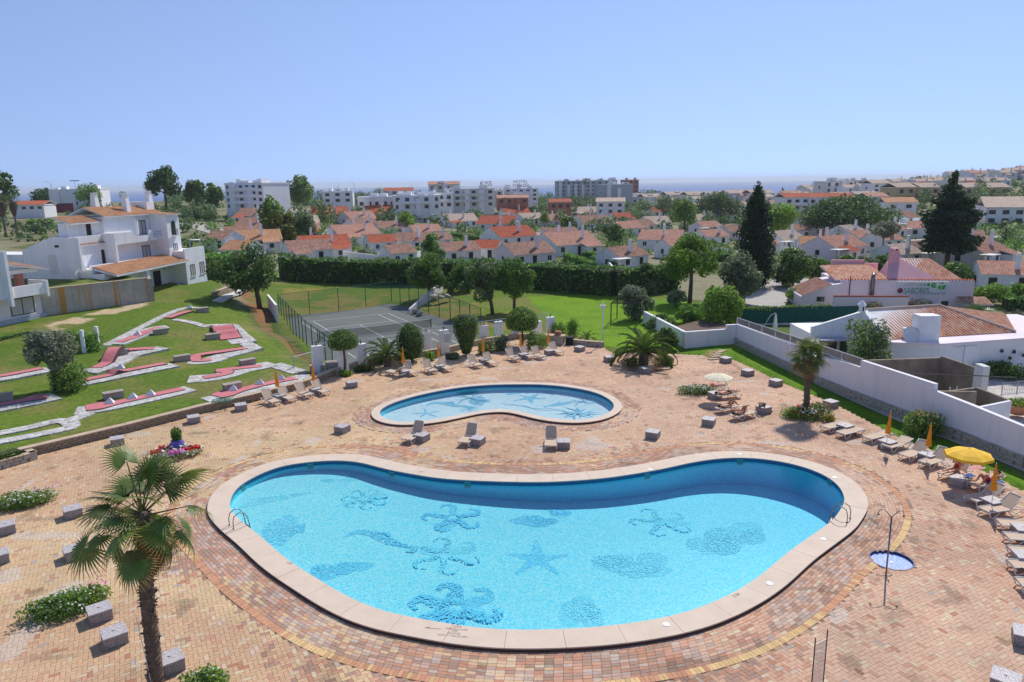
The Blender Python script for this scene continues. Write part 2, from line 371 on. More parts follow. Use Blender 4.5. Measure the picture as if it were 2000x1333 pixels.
m_wall = mosaic("pool_wall_mosaic", (.01, .70, 1.0), (.02, .76, 1.0), (.04, .82, 1.0), .06)
m_fig = mosaic("figure_mosaic", (.11, .66, .97), (.15, .72, .99), (.24, .82, 1.0), .06, .3)
m_fig2 = mosaic("faint_figure_mosaic", (.17, .79, .99), (.22, .84, 1.0), (.30, .89, 1.0), .06, .4)
m_kfloor = mosaic("kids_mosaic", (.66, .90, .98), (.74, .94, 1.0), (.84, .98, 1.0), .25)
m_kfig = M("kids_figure", (.26, .66, .90), .3, .2, 3)
def water_mat(name, dens, lo, s1, s2, bs):
    m, t, p, o = nt(name); t.nodes.remove(p); co = texco(t)
    tr = t.nodes.new("ShaderNodeBsdfTransparent"); gl = t.nodes.new("ShaderNodeBsdfGlossy"); gl.inputs["Roughness"].default_value = .03
    fr_ = t.nodes.new("ShaderNodeFresnel"); fr_.inputs[0].default_value = 1.33; mx = t.nodes.new("ShaderNodeMixShader")
    # caustic light painted as a cell pattern into the transparent tint
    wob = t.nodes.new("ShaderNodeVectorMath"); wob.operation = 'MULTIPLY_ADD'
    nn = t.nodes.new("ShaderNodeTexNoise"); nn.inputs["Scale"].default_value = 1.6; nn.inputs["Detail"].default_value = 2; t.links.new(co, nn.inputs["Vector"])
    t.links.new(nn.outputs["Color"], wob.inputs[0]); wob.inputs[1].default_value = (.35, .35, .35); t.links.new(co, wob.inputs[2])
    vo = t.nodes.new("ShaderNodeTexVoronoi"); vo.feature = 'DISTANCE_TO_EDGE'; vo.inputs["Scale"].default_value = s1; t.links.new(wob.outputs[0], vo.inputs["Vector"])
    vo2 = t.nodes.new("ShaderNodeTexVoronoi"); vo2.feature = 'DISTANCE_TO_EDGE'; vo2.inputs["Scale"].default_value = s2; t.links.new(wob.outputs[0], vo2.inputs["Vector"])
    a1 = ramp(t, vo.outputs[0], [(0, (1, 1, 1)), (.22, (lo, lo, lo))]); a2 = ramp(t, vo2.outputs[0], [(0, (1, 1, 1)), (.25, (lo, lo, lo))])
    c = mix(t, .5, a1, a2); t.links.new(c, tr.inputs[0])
    b = t.nodes.new("ShaderNodeBump"); b.inputs["Strength"].default_value = bs; b.inputs["Distance"].default_value = .03
    t.links.new(noise(t, 5.5, 3, .55, wob.outputs[0]), b.inputs["Height"])
    t.links.new(b.outputs[0], gl.inputs["Normal"]); t.links.new(b.outputs[0], fr_.inputs["Normal"])
    t.links.new(fr_.outputs[0], mx.inputs[0]); t.links.new(tr.outputs[0], mx.inputs[1]); t.links.new(gl.outputs[0], mx.inputs[2]); t.links.new(mx.outputs[0], o.inputs["Surface"])
    va = t.nodes.new("ShaderNodeVolumeAbsorption"); va.inputs["Color"].default_value = (.30, .86, 1.0, 1); va.inputs["Density"].default_value = dens
    t.links.new(va.outputs[0], o.inputs["Volume"])
    return m
m_water = water_mat("pool_water", .18, .88, 5.5, 9.0, .35); m_kwater = water_mat("kids_water", .12, .86, 5, 8, .10)

def make_pool(name, label, P, cw, nslab, floorz, wz, mf, mw, mwat, zwat):
    t = thing(name, label, "pool", (0, 0, 0))
    n = len(P)
    # coping slabs
    per = n//nslab
    for k_ in range(nslab):
        idx = [(k_*per+j) % n for j in range(per+1)]
        nor = normals2(P); inn = P[idx]-nor[idx]*.03; out = P[idx]+nor[idx]*cw
        d = (P[idx[1]]-P[idx[0]]); d /= np.linalg.norm(d); inn = inn.copy(); out = out.copy(); inn[0] += d*.006; out[0] += d*.006
        d = (P[idx[-1]]-P[idx[-2]]); d /= np.linalg.norm(d); inn[-1] -= d*.006; out[-1] -= d*.006
        dz = (random.random()-.5)*.004
        b = MB(); b.prism(list(map(tuple, out))+list(map(tuple, inn[::-1])), COPZ-.045+dz, COPZ+dz); b.build("coping_slab", m_cop, t)
    b = MB(); o_ = offset(P, cw-.035); i_ = offset(P, cw-.2)
    vs_ = [(x, y, -.03) for x, y in o_]+[(x, y, COPZ-.05) for x, y in o_]+[(x, y, COPZ-.05) for x, y in i_]
    b.add(vs_, [(i, (i+1) % n, n+(i+1) % n, n+i) for i in range(n)]+[(n+i, n+(i+1) % n, 2*n+(i+1) % n, 2*n+i) for i in range(n)]); b.build("riser", m_riser, t)
    b = MB(); vs_ = [(x, y, COPZ-.047) for x, y in P]+[(x, y, zwat-.08) for x, y in P]+[(x, y, COPZ-.047) for x, y in offset(P, cw-.1)]
    b.add(vs_, [((i+1) % n, i, n+i, n+(i+1) % n) for i in range(n)]+[(i, (i+1) % n, 2*n+(i+1) % n, 2*n+i) for i in range(n)]); b.build("waterline_band", m_navy, t)
    b = MB(); vs_ = [(x, y, zwat-.08) for x, y in P]+[(x, y, floorz(x, y)) for x, y in P]
    b.add(vs_, [((i+1) % n, i, n+i, n+(i+1) % n) for i in range(n)]); b.build("basin_wall", mw, t)
    flat_mesh("basin_floor", P, [], floorz, mf, t)
    b = MB(); Q = offset(P, .06); b.prism(list(map(tuple, Q)), lambda x, y: floorz(x, y)-.3, zwat); b.build("water", mwat, t)
    return t
def main_floor(x, y): return -.92-.042*x
def kids_floor(x, y): return -.42
pool = make_pool("swimming_pool", "large kidney shaped blue swimming pool with beige stone coping", POOL, COP_W, 40, main_floor, 0, m_floor, m_wall, m_water, -.02)
kids = make_pool("paddling_pool", "small kidney shaped paddling pool with pale blue sea life mosaic", KIDS, KCOP_W, 32, kids_floor, 0, m_kfloor, m_wall, m_kwater, -.02)

# ---- mosaic figures laid on the basin floors
def floorpt(px, py, fz):
    p = un(px, py, -1.5)
    for _ in range(6): p = un(px, py, fz(p[0], p[1]))
    return p
def figure(name, c, fz, polys, par, mat, rot=0, s=1.0, sy=1.0):
    b = MB(); ca, sa = math.cos(rot), math.sin(rot)
    for k_, (q, lift) in enumerate(polys):
        pts = [(c[0]+(x*ca-y*sa*sy)*s, c[1]+(x*sa+y*ca*sy)*s) for x, y in q]
        a = sum(pts[i][0]*pts[(i+1) % len(pts)][1]-pts[(i+1) % len(pts)][0]*pts[i][1] for i in range(len(pts)))
        if a < 0: pts = pts[::-1]
        b.add([(x, y, fz(x, y)+.004+lift+.0006*k_) for x, y in pts], [tuple(range(len(pts)))])
    return b.build(name, mat, par)
def ribbon(pts, ws):
    P = catmull(pts, False, 5); W = np.interp(np.linspace(0, 1, len(P)), np.linspace(0, 1, len(ws)), ws); out = []
    for i in range(len(P)-1):
        t = P[min(i+1, len(P)-1)]-P[max(i-1, 0)]; t2 = P[min(i+2, len(P)-1)]-P[i]; n1 = np.array([-t[1], t[0]])/(np.linalg.norm(t)+1e-9); n2 = np.array([-t2[1], t2[0]])/(np.linalg.norm(t2)+1e-9)
        out.append(([tuple(P[i]+n1*W[i]), tuple(P[i]-n1*W[i]), tuple(P[i+1]-n2*W[i+1]), tuple(P[i+1]+n2*W[i+1])], 0))
    return out
def star(n=5, ri=.32, wob=.12):
    out = []
    for k_ in range(n):
        a = 2*math.pi*k_/n+(random.random()-.5)*wob; L = 1+(random.random()-.5)*.2
        out.append(([(ri*math.cos(a-math.pi/n), ri*math.sin(a-math.pi/n)), (.62*L*math.cos(a-.18), .62*L*math.sin(a-.18)), (L*math.cos(a-.05), L*math.sin(a-.05)), (L*math.cos(a+.05), L*math.sin(a+.05)), (.62*L*math.cos(a+.18), .62*L*math.sin(a+.18)), (ri*math.cos(a+math.pi/n), ri*math.sin(a+math.pi/n)), (0, 0)], 0))
    return out
def shell(n=13):
    out = []
    for k_ in range(n):
        a0 = R(20)+R(140)*k_/n; a1 = a0+R(140)/n*.72
        out.append(([(.12*math.cos(a0), .12*math.sin(a0)), (math.cos(a0)*(1+.05*math.sin(k_*2)), math.sin(a0)), (1.05*math.cos((a0+a1)/2), 1.05*math.sin((a0+a1)/2)), (math.cos(a1), math.sin(a1)), (.12*math.cos(a1), .12*math.sin(a1))], 0))
    return out+[([(-.3, -.1), (.3, -.1), (.22, .1), (-.22, .1)], .002)]
def seahorse():
    return ribbon([(-.9, .35), (-.65, .55), (-.4, .62), (-.15, .5), (.1, .2), (.3, -.15), (.55, -.45), (.85, -.7), (.95, -.9), (.8, -1.0), (.68, -.9)], [.05, .08, .17, .16, .2, .2, .13, .09, .06, .05, .04])+ribbon([(.1, .35), (.35, .3), (.4, .05)], [.02, .12, .03])
def branchy(n=6, w=.05):
    out = []
    for k_ in range(n):
        a = 2*math.pi*k_/n+random.random()*.5; L = .7+.4*random.random()
        pts = [(0, 0), (.4*L*math.cos(a), .4*L*math.sin(a)), (L*math.cos(a+.35), L*math.sin(a+.35))]
        out += ribbon(pts, [w*1.6, w, w*.3])
        for sg in (-1, 1):
            b_ = a+sg*.6; out += ribbon([pts[1], (pts[1][0]+.4*L*math.cos(b_), pts[1][1]+.4*L*math.sin(b_))], [w, w*.3])
    return out
def blobs(n=7, r=.4):
    out = []
    for k_ in range(n):
        cx, cy = (random.random()-.5)*1.5, (random.random()-.5)*.8; rr = r*(.6+.6*random.random())
        out.append(([(cx+rr*math.cos(a)*(1+.15*math.sin(3*a+k_)), cy+.7*rr*math.sin(a)) for a in np.linspace(0, 2*math.pi, 14, endpoint=False)], .001*k_))
    return out
def fishy():
    return [([(math.cos(a), .38*math.sin(a)) for a in np.linspace(0, 2*math.pi, 20, endpoint=False)], 0), ([(-.9, 0), (-1.5, .4), (-1.35, 0), (-1.5, -.4)], .001), ([(-.1, .3), (.3, .62), (.35, .3)], .001)]
def curly(n=6, w=.16):
    out = blobs(3, .3)
    for k_ in range(n): a = 2*math.pi*k_/n+.3; out += ribbon([(.15*math.cos(a), .15*math.sin(a)), (.5*math.cos(a+.15), .5*math.sin(a+.15)), (.85*math.cos(a+.1), .85*math.sin(a+.1)), (1.0*math.cos(a+.4), 1.0*math.sin(a+.4)), (.85*math.cos(a+.65), .85*math.sin(a+.65))], [w, w, w*.75, w*.5, w*.3])
    return out
for nm, px, py, fn, rot, s, fm in (("mosaic_starfish", 1050, 1092, star(), 90, 1.55, 0), ("mosaic_starfish", 885, 1012, curly(5, .13), 70, 1.5, 0), ("mosaic_shell", 588, 1033, shell(), 100, 1.7, 0), ("mosaic_seahorse", 735, 1055, seahorse(), 20, 1.6, 0), ("mosaic_coral", 670, 1118, blobs(9, .38), 12, 1.3, 0), ("mosaic_turtle", 1060, 1010, blobs(10, .42), 0, 1.6, 0), ("mosaic_octopus", 890, 1190, curly(6, .2), 10, 1.75, 0),
        ("mosaic_fish", 533, 978, ribbon([(-1.2, -.25), (-.4, .1), (.4, .12), (1.3, .2)], [.06, .28, .2, .04]), 25, 1.5, 1), ("mosaic_seaweed", 715, 975, curly(7, .12), 40, 1.2, 1), ("mosaic_seaweed", 870, 1085, curly(6, .1), 5, 1.6, 1), ("mosaic_coral", 655, 935, blobs(6, .3), 0, 1.2, 1), ("mosaic_fish", 1235, 1105, blobs(9, .4), 15, 1.8, 1), ("mosaic_seaweed", 1135, 1188, blobs(8, .4), 80, 1.3, 1), ("mosaic_seaweed", 1420, 1050, blobs(9, .45), 40, 2.2, 1), ("mosaic_fish", 1290, 1020, curly(5, .12), 0, 1.5, 1)):
    figure(nm, floorpt(px, py, main_floor), main_floor, fn, pool, m_fig2 if fm else m_fig, R(rot), s)
for nm, px, py, fn, rot, s in (("mosaic_seahorse", 872, 792, seahorse(), 25, 1.55), ("mosaic_starfish", 832, 808, star(5, .12), 30, 1.0), ("mosaic_shell", 952, 783, shell(15), 185-90, 1.35), ("mosaic_coral_line", 920, 778, branchy(5, .035), 0, 1.8), ("mosaic_starfish", 1035, 778, star(), 60, 1.25),
        ("mosaic_fish", 1093, 790, fishy(), 25, .95), ("mosaic_coral_line", 1140, 785, branchy(6, .03), 30, 1.6), ("mosaic_jellyfish", 1130, 808, branchy(8, .06), 10, 1.5), ("mosaic_coral_line", 918, 800, branchy(9, .02), 10, 1.0), ("mosaic_seaweed", 1040, 796, ribbon([(-2.2, .5), (-1, .3), (0, -.2), (1, -.1), (2.2, -.5)], [.05, .03, .05, .03, .04])+ribbon([(-2, .2), (-.6, .2), (.4, -.5), (1.8, -.3)], [.03, .03, .04, .02]), -12, 1.1), ("mosaic_fish", 1010, 767, blobs(5, .3), 0, 1.2), ("mosaic_fish", 1085, 768, blobs(4, .3), 0, 1.0)):
    figure(nm, floorpt(px, py, kids_floor), kids_floor, fn, kids, m_kfig, R(rot), s)
# ================================================================== TERRAIN
CP = []            # control points x, y, z
def cpx(px, py, z): p = un(px, py, z); CP.append((p[0], p[1], z))
def cpd(px, yd, z): CP.append(((px-CX)/F*yd*1.02, yd, z))
COURTZ = -.8
for a in [(60,872,.5),(200,836,.5),(350,800,.5),(500,764,.48),(610,736,.4),(-200,930,.5),(-250,800,1.0),(-300,680,2.0),(0,760,.95),(0,700,1.5),(120,700,1.35),(250,740,.8),(400,720,.65),(300,690,1.1),(450,690,.55),(560,700,.35),(0,652,2.1),(90,632,2.2),(180,610,2.35),(290,592,2.45),(330,580,2.5),(400,562,2.55),(430,575,2.2),(300,640,1.75),(420,630,1.4),(500,660,.7),(470,610,1.2),(200,660,1.65),
          (440,555,2.3),(500,570,1.0),(500,600,.7),(530,600,-.1),(540,650,-.55),(600,700,-.4),(650,728,-.2),(560,570,.2),(600,545,.35),(560,545,.8),(520,540,1.5),
          (600,610,COURTZ-.02),(750,600,COURTZ-.02),(850,640,COURTZ-.02),(700,660,COURTZ-.02),(780,700,COURTZ-.05),(650,690,COURTZ-.03),(870,690,COURTZ-.1),(680,590,-.6),(760,585,-.55),(820,575,-.2),(850,580,-.1),
          (700,560,-.1),(800,553,-.1),(900,600,-.4),(950,620,-.5),(980,590,-.35),(1000,565,-.2),(1100,570,-.25),(1200,580,-.3),(1100,620,-.4),(1200,640,-.3),(1120,655,-.15),(1250,660,-.1),(1330,640,.2),(1400,600,0),(1330,580,-.2),
          (1420,690,.02),(1500,730,.02),(1600,770,.02),(1700,815,.02),(1800,860,.02),(2000,945,.02),(1300,700,-.1),(1100,720,-.2),(900,760,-.2)]: cpx(*a)
for a in [(560,150,.8),(700,140,0),(850,140,-.3),(1000,140,-.4),(1150,135,-.5),(1300,125,-.3),(1450,115,-.2),(1600,105,-.2),(1750,95,-.3),(1950,90,-.3),(1600,75,-.2),(1800,65,-.3),(1990,60,-.3),(1800,45,-.4),(2000,42,-.4),(2100,36,-.3),
          (400,150,2.9),(200,140,3.0),(0,140,3.4),(-300,120,3.4),(100,220,5),(300,230,5.2),(500,210,4.4),(600,200,3.4),(700,200,1.6),(850,200,-.2),(1000,200,-.7),(1200,200,-1.2),(1400,180,-.8),(1600,170,-.2),(1800,150,.3),(2000,150,.8),
          (100,330,6),(400,320,6),(600,300,4.8),(800,300,1.2),(1000,300,-1.4),(1200,300,-2),(1400,280,-1.2),(1600,260,1),(1800,240,2.8),(2000,230,3.6),(1700,330,5),(1900,330,7.5),(2100,330,9),(1500,400,1.5),(1700,450,8.5),(1950,450,13.5),(2200,450,16),
          (100,500,6),(600,480,5.5),(900,480,1.5),(1100,500,-1),(1300,480,-2.5),(1400,620,-4),(1100,700,-3),(700,700,3),(200,650,3),(1900,700,12),(-400,400,5),(2500,300,9),(2500,700,14),(1000,1000,-4),(300,1000,0),(1700,1000,4)]: cpd(*a)
CP = np.array(CP)
def _U(r2): return np.where(r2 > 1e-9, r2*np.log(r2+1e-12), 0)
_S = 100.0; _cp = CP[:, :2]/_S
_K = _U(((_cp[:, None]-_cp[None])**2).sum(-1))+np.eye(len(CP))*.0004; _P = np.c_[np.ones(len(CP)), _cp]
_W = np.linalg.solve(np.block([[_K, _P], [_P.T, np.zeros((3, 3))]]), np.r_[CP[:, 2], 0, 0, 0])
COAST = 720.0
def hz(X, Y):
    X = np.atleast_1d(np.asarray(X, float)); Y = np.atleast_1d(np.asarray(Y, float)); sh = X.shape; q = np.stack([X.ravel(), Y.ravel()], 1)/_S
    z = np.zeros(len(q))
    for i in range(0, len(q), 20000):
        b = q[i:i+20000]; z[i:i+20000] = _U(((b[:, None]-_cp[None])**2).sum(-1))@_W[:-3]+_W[-3]+b@_W[-2:]
    z = np.clip(z, -8, 18).reshape(sh)
    edge = np.where(X < 0, COAST-np.clip(-X, 0, 300)*.55, COAST)
    f = np.clip((Y-edge)/60, 0, 1); return z*(1-f)-62*f
def h1(x, y): return float(hz(x, y)[0])
def G(px, py):
    """meeting point of a camera ray with the land"""
    d = ray(px, py); t = np.r_[np.arange(30, 200, 1.0), np.arange(200, 900, 4.0)]
    zz = hz(t*d[0], t*d[1]); k_ = np.where(H+t*d[2] < zz)[0]
    if len(k_) == 0: return np.array([500*d[0], 500*d[1], h1(500*d[0], 500*d[1])])
    a, b = t[max(k_[0]-1, 0)], t[k_[0]]
    for _ in range(14):
        m = .5*(a+b)
        if H+m*d[2] < h1(m*d[0], m*d[1]): b = m
        else: a = m
    return np.array([b*d[0], b*d[1], h1(b*d[0], b*d[1])])
def pxpoly(pts, z=0): return np.array([un(x, y, z)[:2] for x, y in pts])
def grow(a, b, s0, g):
    out = [a]; s = s0
    while out[-1] < b: out.append(out[-1]+s); s *= g
    return out
ys = np.r_[np.arange(20, 130, .5), grow(130, 4000, .6, 1.035)]
xs = np.r_[-np.array(grow(75, 2500, .6, 1.06))[::-1], np.arange(-74.5, 45, .5), grow(45, 2500, .6, 1.06)]
TX, TY = np.meshgrid(xs, ys); TZ = hz(TX, TY)
DECKX = offset(resample(DECK, 400), .38)
insd = inside(DECKX, TX, TY) & (TY > 18); TZ[insd] = np.minimum(TZ[insd], -.35)
COURT_PX = [(549,620),(700,604),(762,592.5),(790,598),(880,626),(938,655),(925,680),(700,715),(652,724),(600,682)]
COURT = pxpoly(COURT_PX, COURTZ); incourt = inside(COURT, TX, TY); TZ[incourt] = COURTZ-.06
# natural colours of soil and turf
g1 = vnoise(TX, TY, 9.0); g2 = vnoise(TX+13, TY+5, 2.1); g3 = vnoise(TX+3, TY+55, .9)
def blend(c, m_, col_, a=1.0): m_ = (np.clip(m_, 0, 1)*a)[..., None]; return c*(1-m_)+np.array(col_)*m_
TC = np.zeros(TX.shape+(3,))+np.array([.27, .25, .15])
TC = blend(TC, (g1 > .5)*1.0, (.10, .14, .035)); TC = blend(TC, (g2 > .62)*1.0, (.24, .20, .12), .5)
lawn = inside(pxpoly([(-200,960),(75,885),(400,800),(655,722),(600,690),(545,650),(470,590),(440,570),(430,545),(560,540),(800,553),(1000,558),(1300,560),(1420,640),(1330,690),(1180,680),(1090,655),(940,650),(870,610),(760,585),(690,596),(545,618),(520,600),(480,600),(560,680),(640,728),(75,890)], .3), TX, TY) | inside(pxpoly([(-600,1000),(75,885),(640,728),(520,640),(440,580),(420,540),(100,540),(-400,600)], 1.2), TX, TY) | inside(pxpoly([(520,560),(1300,560),(1420,640),(1300,700),(1180,682),(900,700),(640,730),(545,640)], -.3), TX, TY)
gc = np.zeros(TX.shape+(3,))+np.array([.105, .170, .022])
gc = blend(gc, (g1-.35)*2, (.14, .205, .026)); gc = blend(gc, (g2-.52)*3, (.21, .20, .055), .7); gc = blend(gc, (g3-.6)*2, (.09, .15, .02), .6); gc = blend(gc, (vnoise(TX+70, TY+20, 4.2)-.62)*4, (.24, .20, .075), .55)
TC = np.where(lawn[..., None], gc, TC)
bright = inside(pxpoly([(1030,580),(1200,575),(1400,600),(1330,690),(1180,680),(1090,640)], -.3), TX, TY); TC = np.where(bright[..., None], blend(gc*.0+np.array([.17, .30, .014]), (g2-.45)*2, (.12, .25, .015)), TC)
dry = inside(pxpoly([(560,565),(760,575),(900,590),(1000,600),(1060,630),(900,660),(800,600),(700,604),(545,618)], -.4), TX, TY)
TC = np.where((dry & (g2+.5*g3 > .72))[..., None], np.array([.24, .21, .05]), TC)
soil = inside(pxpoly([(462,588),(485,580),(530,610),(528,640),(600,690),(648,722),(640,728),(560,672),(500,628)], .2), TX, TY)
TC = np.where((soil & (g3 < .75))[..., None], np.array([.26, .13, .06]), TC)
sand = inside(pxpoly([(90,632),(290,588),(284,600),(180,622),(110,642)], 2.3), TX, TY); TC = np.where((sand & (g2 > .3))[..., None], np.array([.55, .42, .26]), TC)
strip = inside(pxpoly([(1290,700),(1440,660),(1700,780),(2100,970),(2100,1010),(1950,945),(1690,825),(1500,742),(1380,705)], 0), TX, TY) | inside(pxpoly([(1417,690),(1445,680),(1990,930),(2100,1000),(1990,965)], 0), TX, TY)
TC = np.where(strip[..., None], blend(np.zeros(TX.shape+(3,))+np.array([.10, .21, .012]), (g2-.4)*2, (.15, .27, .02)), TC)
bare = inside(pxpoly([(1372,694),(1388,684),(1412,686),(1410,696),(1392,705)], 0), TX, TY); TC = np.where(bare[..., None], np.array([.33, .24, .10]), TC)
yard = inside(pxpoly([(1690,700),(2100,640),(2300,900),(1990,900)], 0), TX, TY); TC = np.where(yard[..., None], np.array([.62, .56, .50]), TC)
far = TY > 170; TC = np.where((far & (g1 > .66))[..., None], np.array([.22, .20, .12]), TC)
nx, ny = len(xs), len(ys); ii = np.arange(nx*ny).reshape(ny, nx)
Fq = np.stack([ii[:-1, :-1], ii[:-1, 1:], ii[1:, 1:], ii[1:, :-1]], -1).reshape(-1, 4)
cin = inside(offset(resample(DECK, 400), -.8), TX, TY) & (TY > 18); keep = ~cin.ravel()[Fq].all(1)
m_terr = Mattr("turf_and_soil", .95, nscale=3.0, var=.35, bmp=.6, spec=.1)
terrain = npmesh("ground", np.stack([TX, TY, TZ], -1).reshape(-1, 3), Fq[keep], m_terr, None, TC.reshape(-1, 3), smooth=True)
tag(terrain, "lawns and dry land falling away to the sea", None, None, "structure")
# sea
m_sea, t, p, o = nt("sea"); co = texco(t)
t.links.new(ramp(t, noise(t, .002, 3, .5, co), [(.3, (.012, .095, .30)), (.7, (.018, .12, .36))]), p.inputs["Base Color"]); p.inputs["Roughness"].default_value = .7; p.inputs["Specular IOR Level"].default_value = .06
bump(t, noise(t, .05, 4, .6, co), p, .5, 1.0)
b = MB(); b.add([(-30000, 400, -45), (30000, 400, -45), (30000, 17500, -45), (-30000, 17500, -45)], [(0, 1, 2, 3)]); tag(b.build("sea", m_sea), "blue sea up to the horizon", None, None, "structure")
# tennis court slab and painted lines
m_asph = M("court_surface", (.135, .150, .135), .9, .12, .35, .3, 20, second=(.17, .16, .14), amt=.7)
m_paint = M("line_paint", (.72, .72, .70), .7, .12, 6)
court = bpy.data.objects.new("tennis_court", None); COL.objects.link(court); tag(court, "weathered grey green tennis court with white lines", None, None, "structure")
flat_mesh("court_slab", COURT, [], COURTZ, m_asph, court)
_th = .507; _o = np.array([-25.306, 85.4]); ca_ = np.array([math.cos(_th), math.sin(_th)]); cb_ = np.array([math.sin(_th), -math.cos(_th)])
_o = _o*(H-COURTZ)/16.041
def cpt(s, tt): return _o+ca_*s+cb_*tt
def cline(s0, t0, s1, t1, wd=.035):
    a, b_ = cpt(s0, t0), cpt(s1, t1); d = (b_-a)/np.linalg.norm(b_-a); n = np.array([-d[1], d[0]])*wd
    mb = MB(); mb.add([(*(a+n), COURTZ+.005), (*(a-n), COURTZ+.005), (*(b_-n), COURTZ+.005), (*(b_+n), COURTZ+.005)], [(0, 1, 2, 3)]); mb.build("court_line", m_paint, court)
for L_ in [(0, 0, 10.97, 0), (0, .065, 0, 23.7), (1.37, .065, 1.37, 23.7), (9.6, .065, 9.6, 23.7), (10.97, .065, 10.97, 23.7), (1.43, 5.485, 9.54, 5.485), (1.43, 18.28, 9.54, 18.28), (5.485, 5.55, 5.485, 18.2), (0.065, 23.77, 10.9, 23.77)]: cline(*L_)
# ================================================================== VEGETATION LIBRARY
m_leaf = Mattr("leaf", .55, nscale=1.5, var=.15, bmp=0, spec=.25, trans=.42)
m_palm = Mattr("palm_leaf", .45, nscale=2, var=.12, bmp=0, spec=.35, trans=.30)
m_petal = Mattr("petal", .6, nscale=3, var=.08, bmp=0, spec=.2, trans=.25)
m_bark = M("bark", (.13, .095, .07), .95, .3, 4, .8, 18)
m_bark2 = M("grey_bark", (.20, .17, .14), .95, .3, 4, .8, 18)
def unit(n):
    v = rng.normal(size=(n, 3)); return v/np.linalg.norm(v, axis=1)[:, None]
def leaf_quads(P, Nn, S, asp=.55):
    n = len(P); Nn = Nn/(np.linalg.norm(Nn, axis=1)[:, None]+1e-9); a = np.cross(Nn, unit(n)); a /= np.linalg.norm(a, axis=1)[:, None]+1e-9; b = np.cross(Nn, a)
    S = np.broadcast_to(S, n)[:, None]
    V = np.stack([P-a*S, P+b*S*asp, P+a*S, P-b*S*asp], 1); return V.reshape(-1, 3), np.arange(n*4).reshape(-1, 4)
def clump_leaves(clumps, n, size, cols, spread=(.55, 1.05), jit=.25, drop=0.0):
    c = np.array([q[:3] for q in clumps], float); r = np.array([q[3:6] if len(q) > 5 else (q[3],)*3 for q in clumps], float)
    w_ = (r.prod(1))**(2/3); k_ = rng.choice(len(c), n, p=w_/w_.sum()); d = unit(n)
    rad = spread[0]+(spread[1]-spread[0])*rng.random(n)**.6
    P = c[k_]+d*r[k_]*rad[:, None]; P[:, 2] -= drop*rng.random(n)*r[k_, 2]
    Nn = d*.7+unit(n)*.8+np.array([0, 0, .25])
    V, Fq_ = leaf_quads(P, Nn, size*(.7+.6*rng.random(n)))
    cols = np.array(cols, float); pick = rng.integers(0, len(cols), len(c))[k_]; alt = rng.integers(0, len(cols), n)
    pick = np.where(rng.random(n) < .65, pick, alt)
    cl = cols[pick]*(1-jit+2*jit*rng.random((n, 1)))
    return V, Fq_, np.repeat(np.clip(cl, 0, 1), 4, 0)
def ell_clumps(w, h, k_, rr=(.28, .42), z0=0, flat=1.0, seed=None):
    """clumps filling an ellipsoid of width w and height h whose base is at z0"""
    out = []
    for i in range(k_):
        d = unit(1)[0]; f = (.35+.65*random.random()**.5)
        r = (rr[0]+(rr[1]-rr[0])*random.random())
        out.append((d[0]*w/2*f*(1-r*.7), d[1]*w/2*f*(1-r*.7), z0+h/2+d[2]*h/2*f*(1-r*.6), r*w/2, r*w/2, r*min(w, h)/2*flat*1.1))
    return out
GREEN = [(0.134, 0.243, 0.043), (0.182, 0.316, 0.054), (0.109, 0.207, 0.049), (0.243, 0.389, 0.061)]
DARK = [(0.074, 0.144, 0.045), (0.094, 0.177, 0.049), (0.059, 0.113, 0.039), (0.123, 0.21, 0.054)]
PINE = [(0.099, 0.186, 0.045), (0.135, 0.235, 0.049), (0.186, 0.296, 0.045), (0.078, 0.148, 0.045)]
LIME = [(0.209, 0.365, 0.043), (0.26, 0.434, 0.052), (0.157, 0.295, 0.043), (0.313, 0.452, 0.086)]
PINEB = [(0.189, 0.332, 0.026), (0.243, 0.398, 0.033), (0.133, 0.243, 0.026)]
OLIVE = [(0.241, 0.274, 0.164), (0.306, 0.339, 0.219), (0.186, 0.219, 0.12), (0.372, 0.405, 0.285)]
GREYG = [(0.182, 0.243, 0.121), (0.243, 0.304, 0.17), (0.146, 0.207, 0.097)]
CYP = [(0.034, 0.072, 0.026), (0.046, 0.091, 0.03), (0.025, 0.056, 0.022)]
MID = [(0.164, 0.269, 0.07), (0.211, 0.328, 0.082), (0.129, 0.222, 0.058)]
HEDGE = [(0.133, 0.278, 0.054), (0.192, 0.383, 0.059), (0.265, 0.486, 0.088), (0.102, 0.22, 0.043)]
def trunk_mb(h, r, lean=(0, 0), crown=None, nb=5, seg=5, bend=.12):
    b_ = MB(); pts = []; 
    for i in range(seg+1):
        f = i/seg; pts.append((lean[0]*f*f+bend*h*.25*math.sin(f*4+lean[0])*(f*(1-f))*2, lean[1]*f*f+bend*h*.2*math.sin(f*5)*(f*(1-f))*2, h*f))
    b_.tube(pts, [r*(1.25-.65*i/seg) for i in range(seg+1)], 7)
    top = np.array(pts[-2])
    if crown:
        for q in random.sample(crown, min(nb, len(crown))):
            m = (top+np.array(q[:3]))/2+np.array([0, 0, -.12*h]); s_ = pts[random.choice([-2, -3])]
            b_.tube([s_, tuple(m*.5+np.array(s_)*.5+np.array([0, 0, .05*h])), tuple(np.array(q[:3])*.85+m*.15)], [r*.5, r*.36, r*.12], 5)
    return b_
PROTO = {}
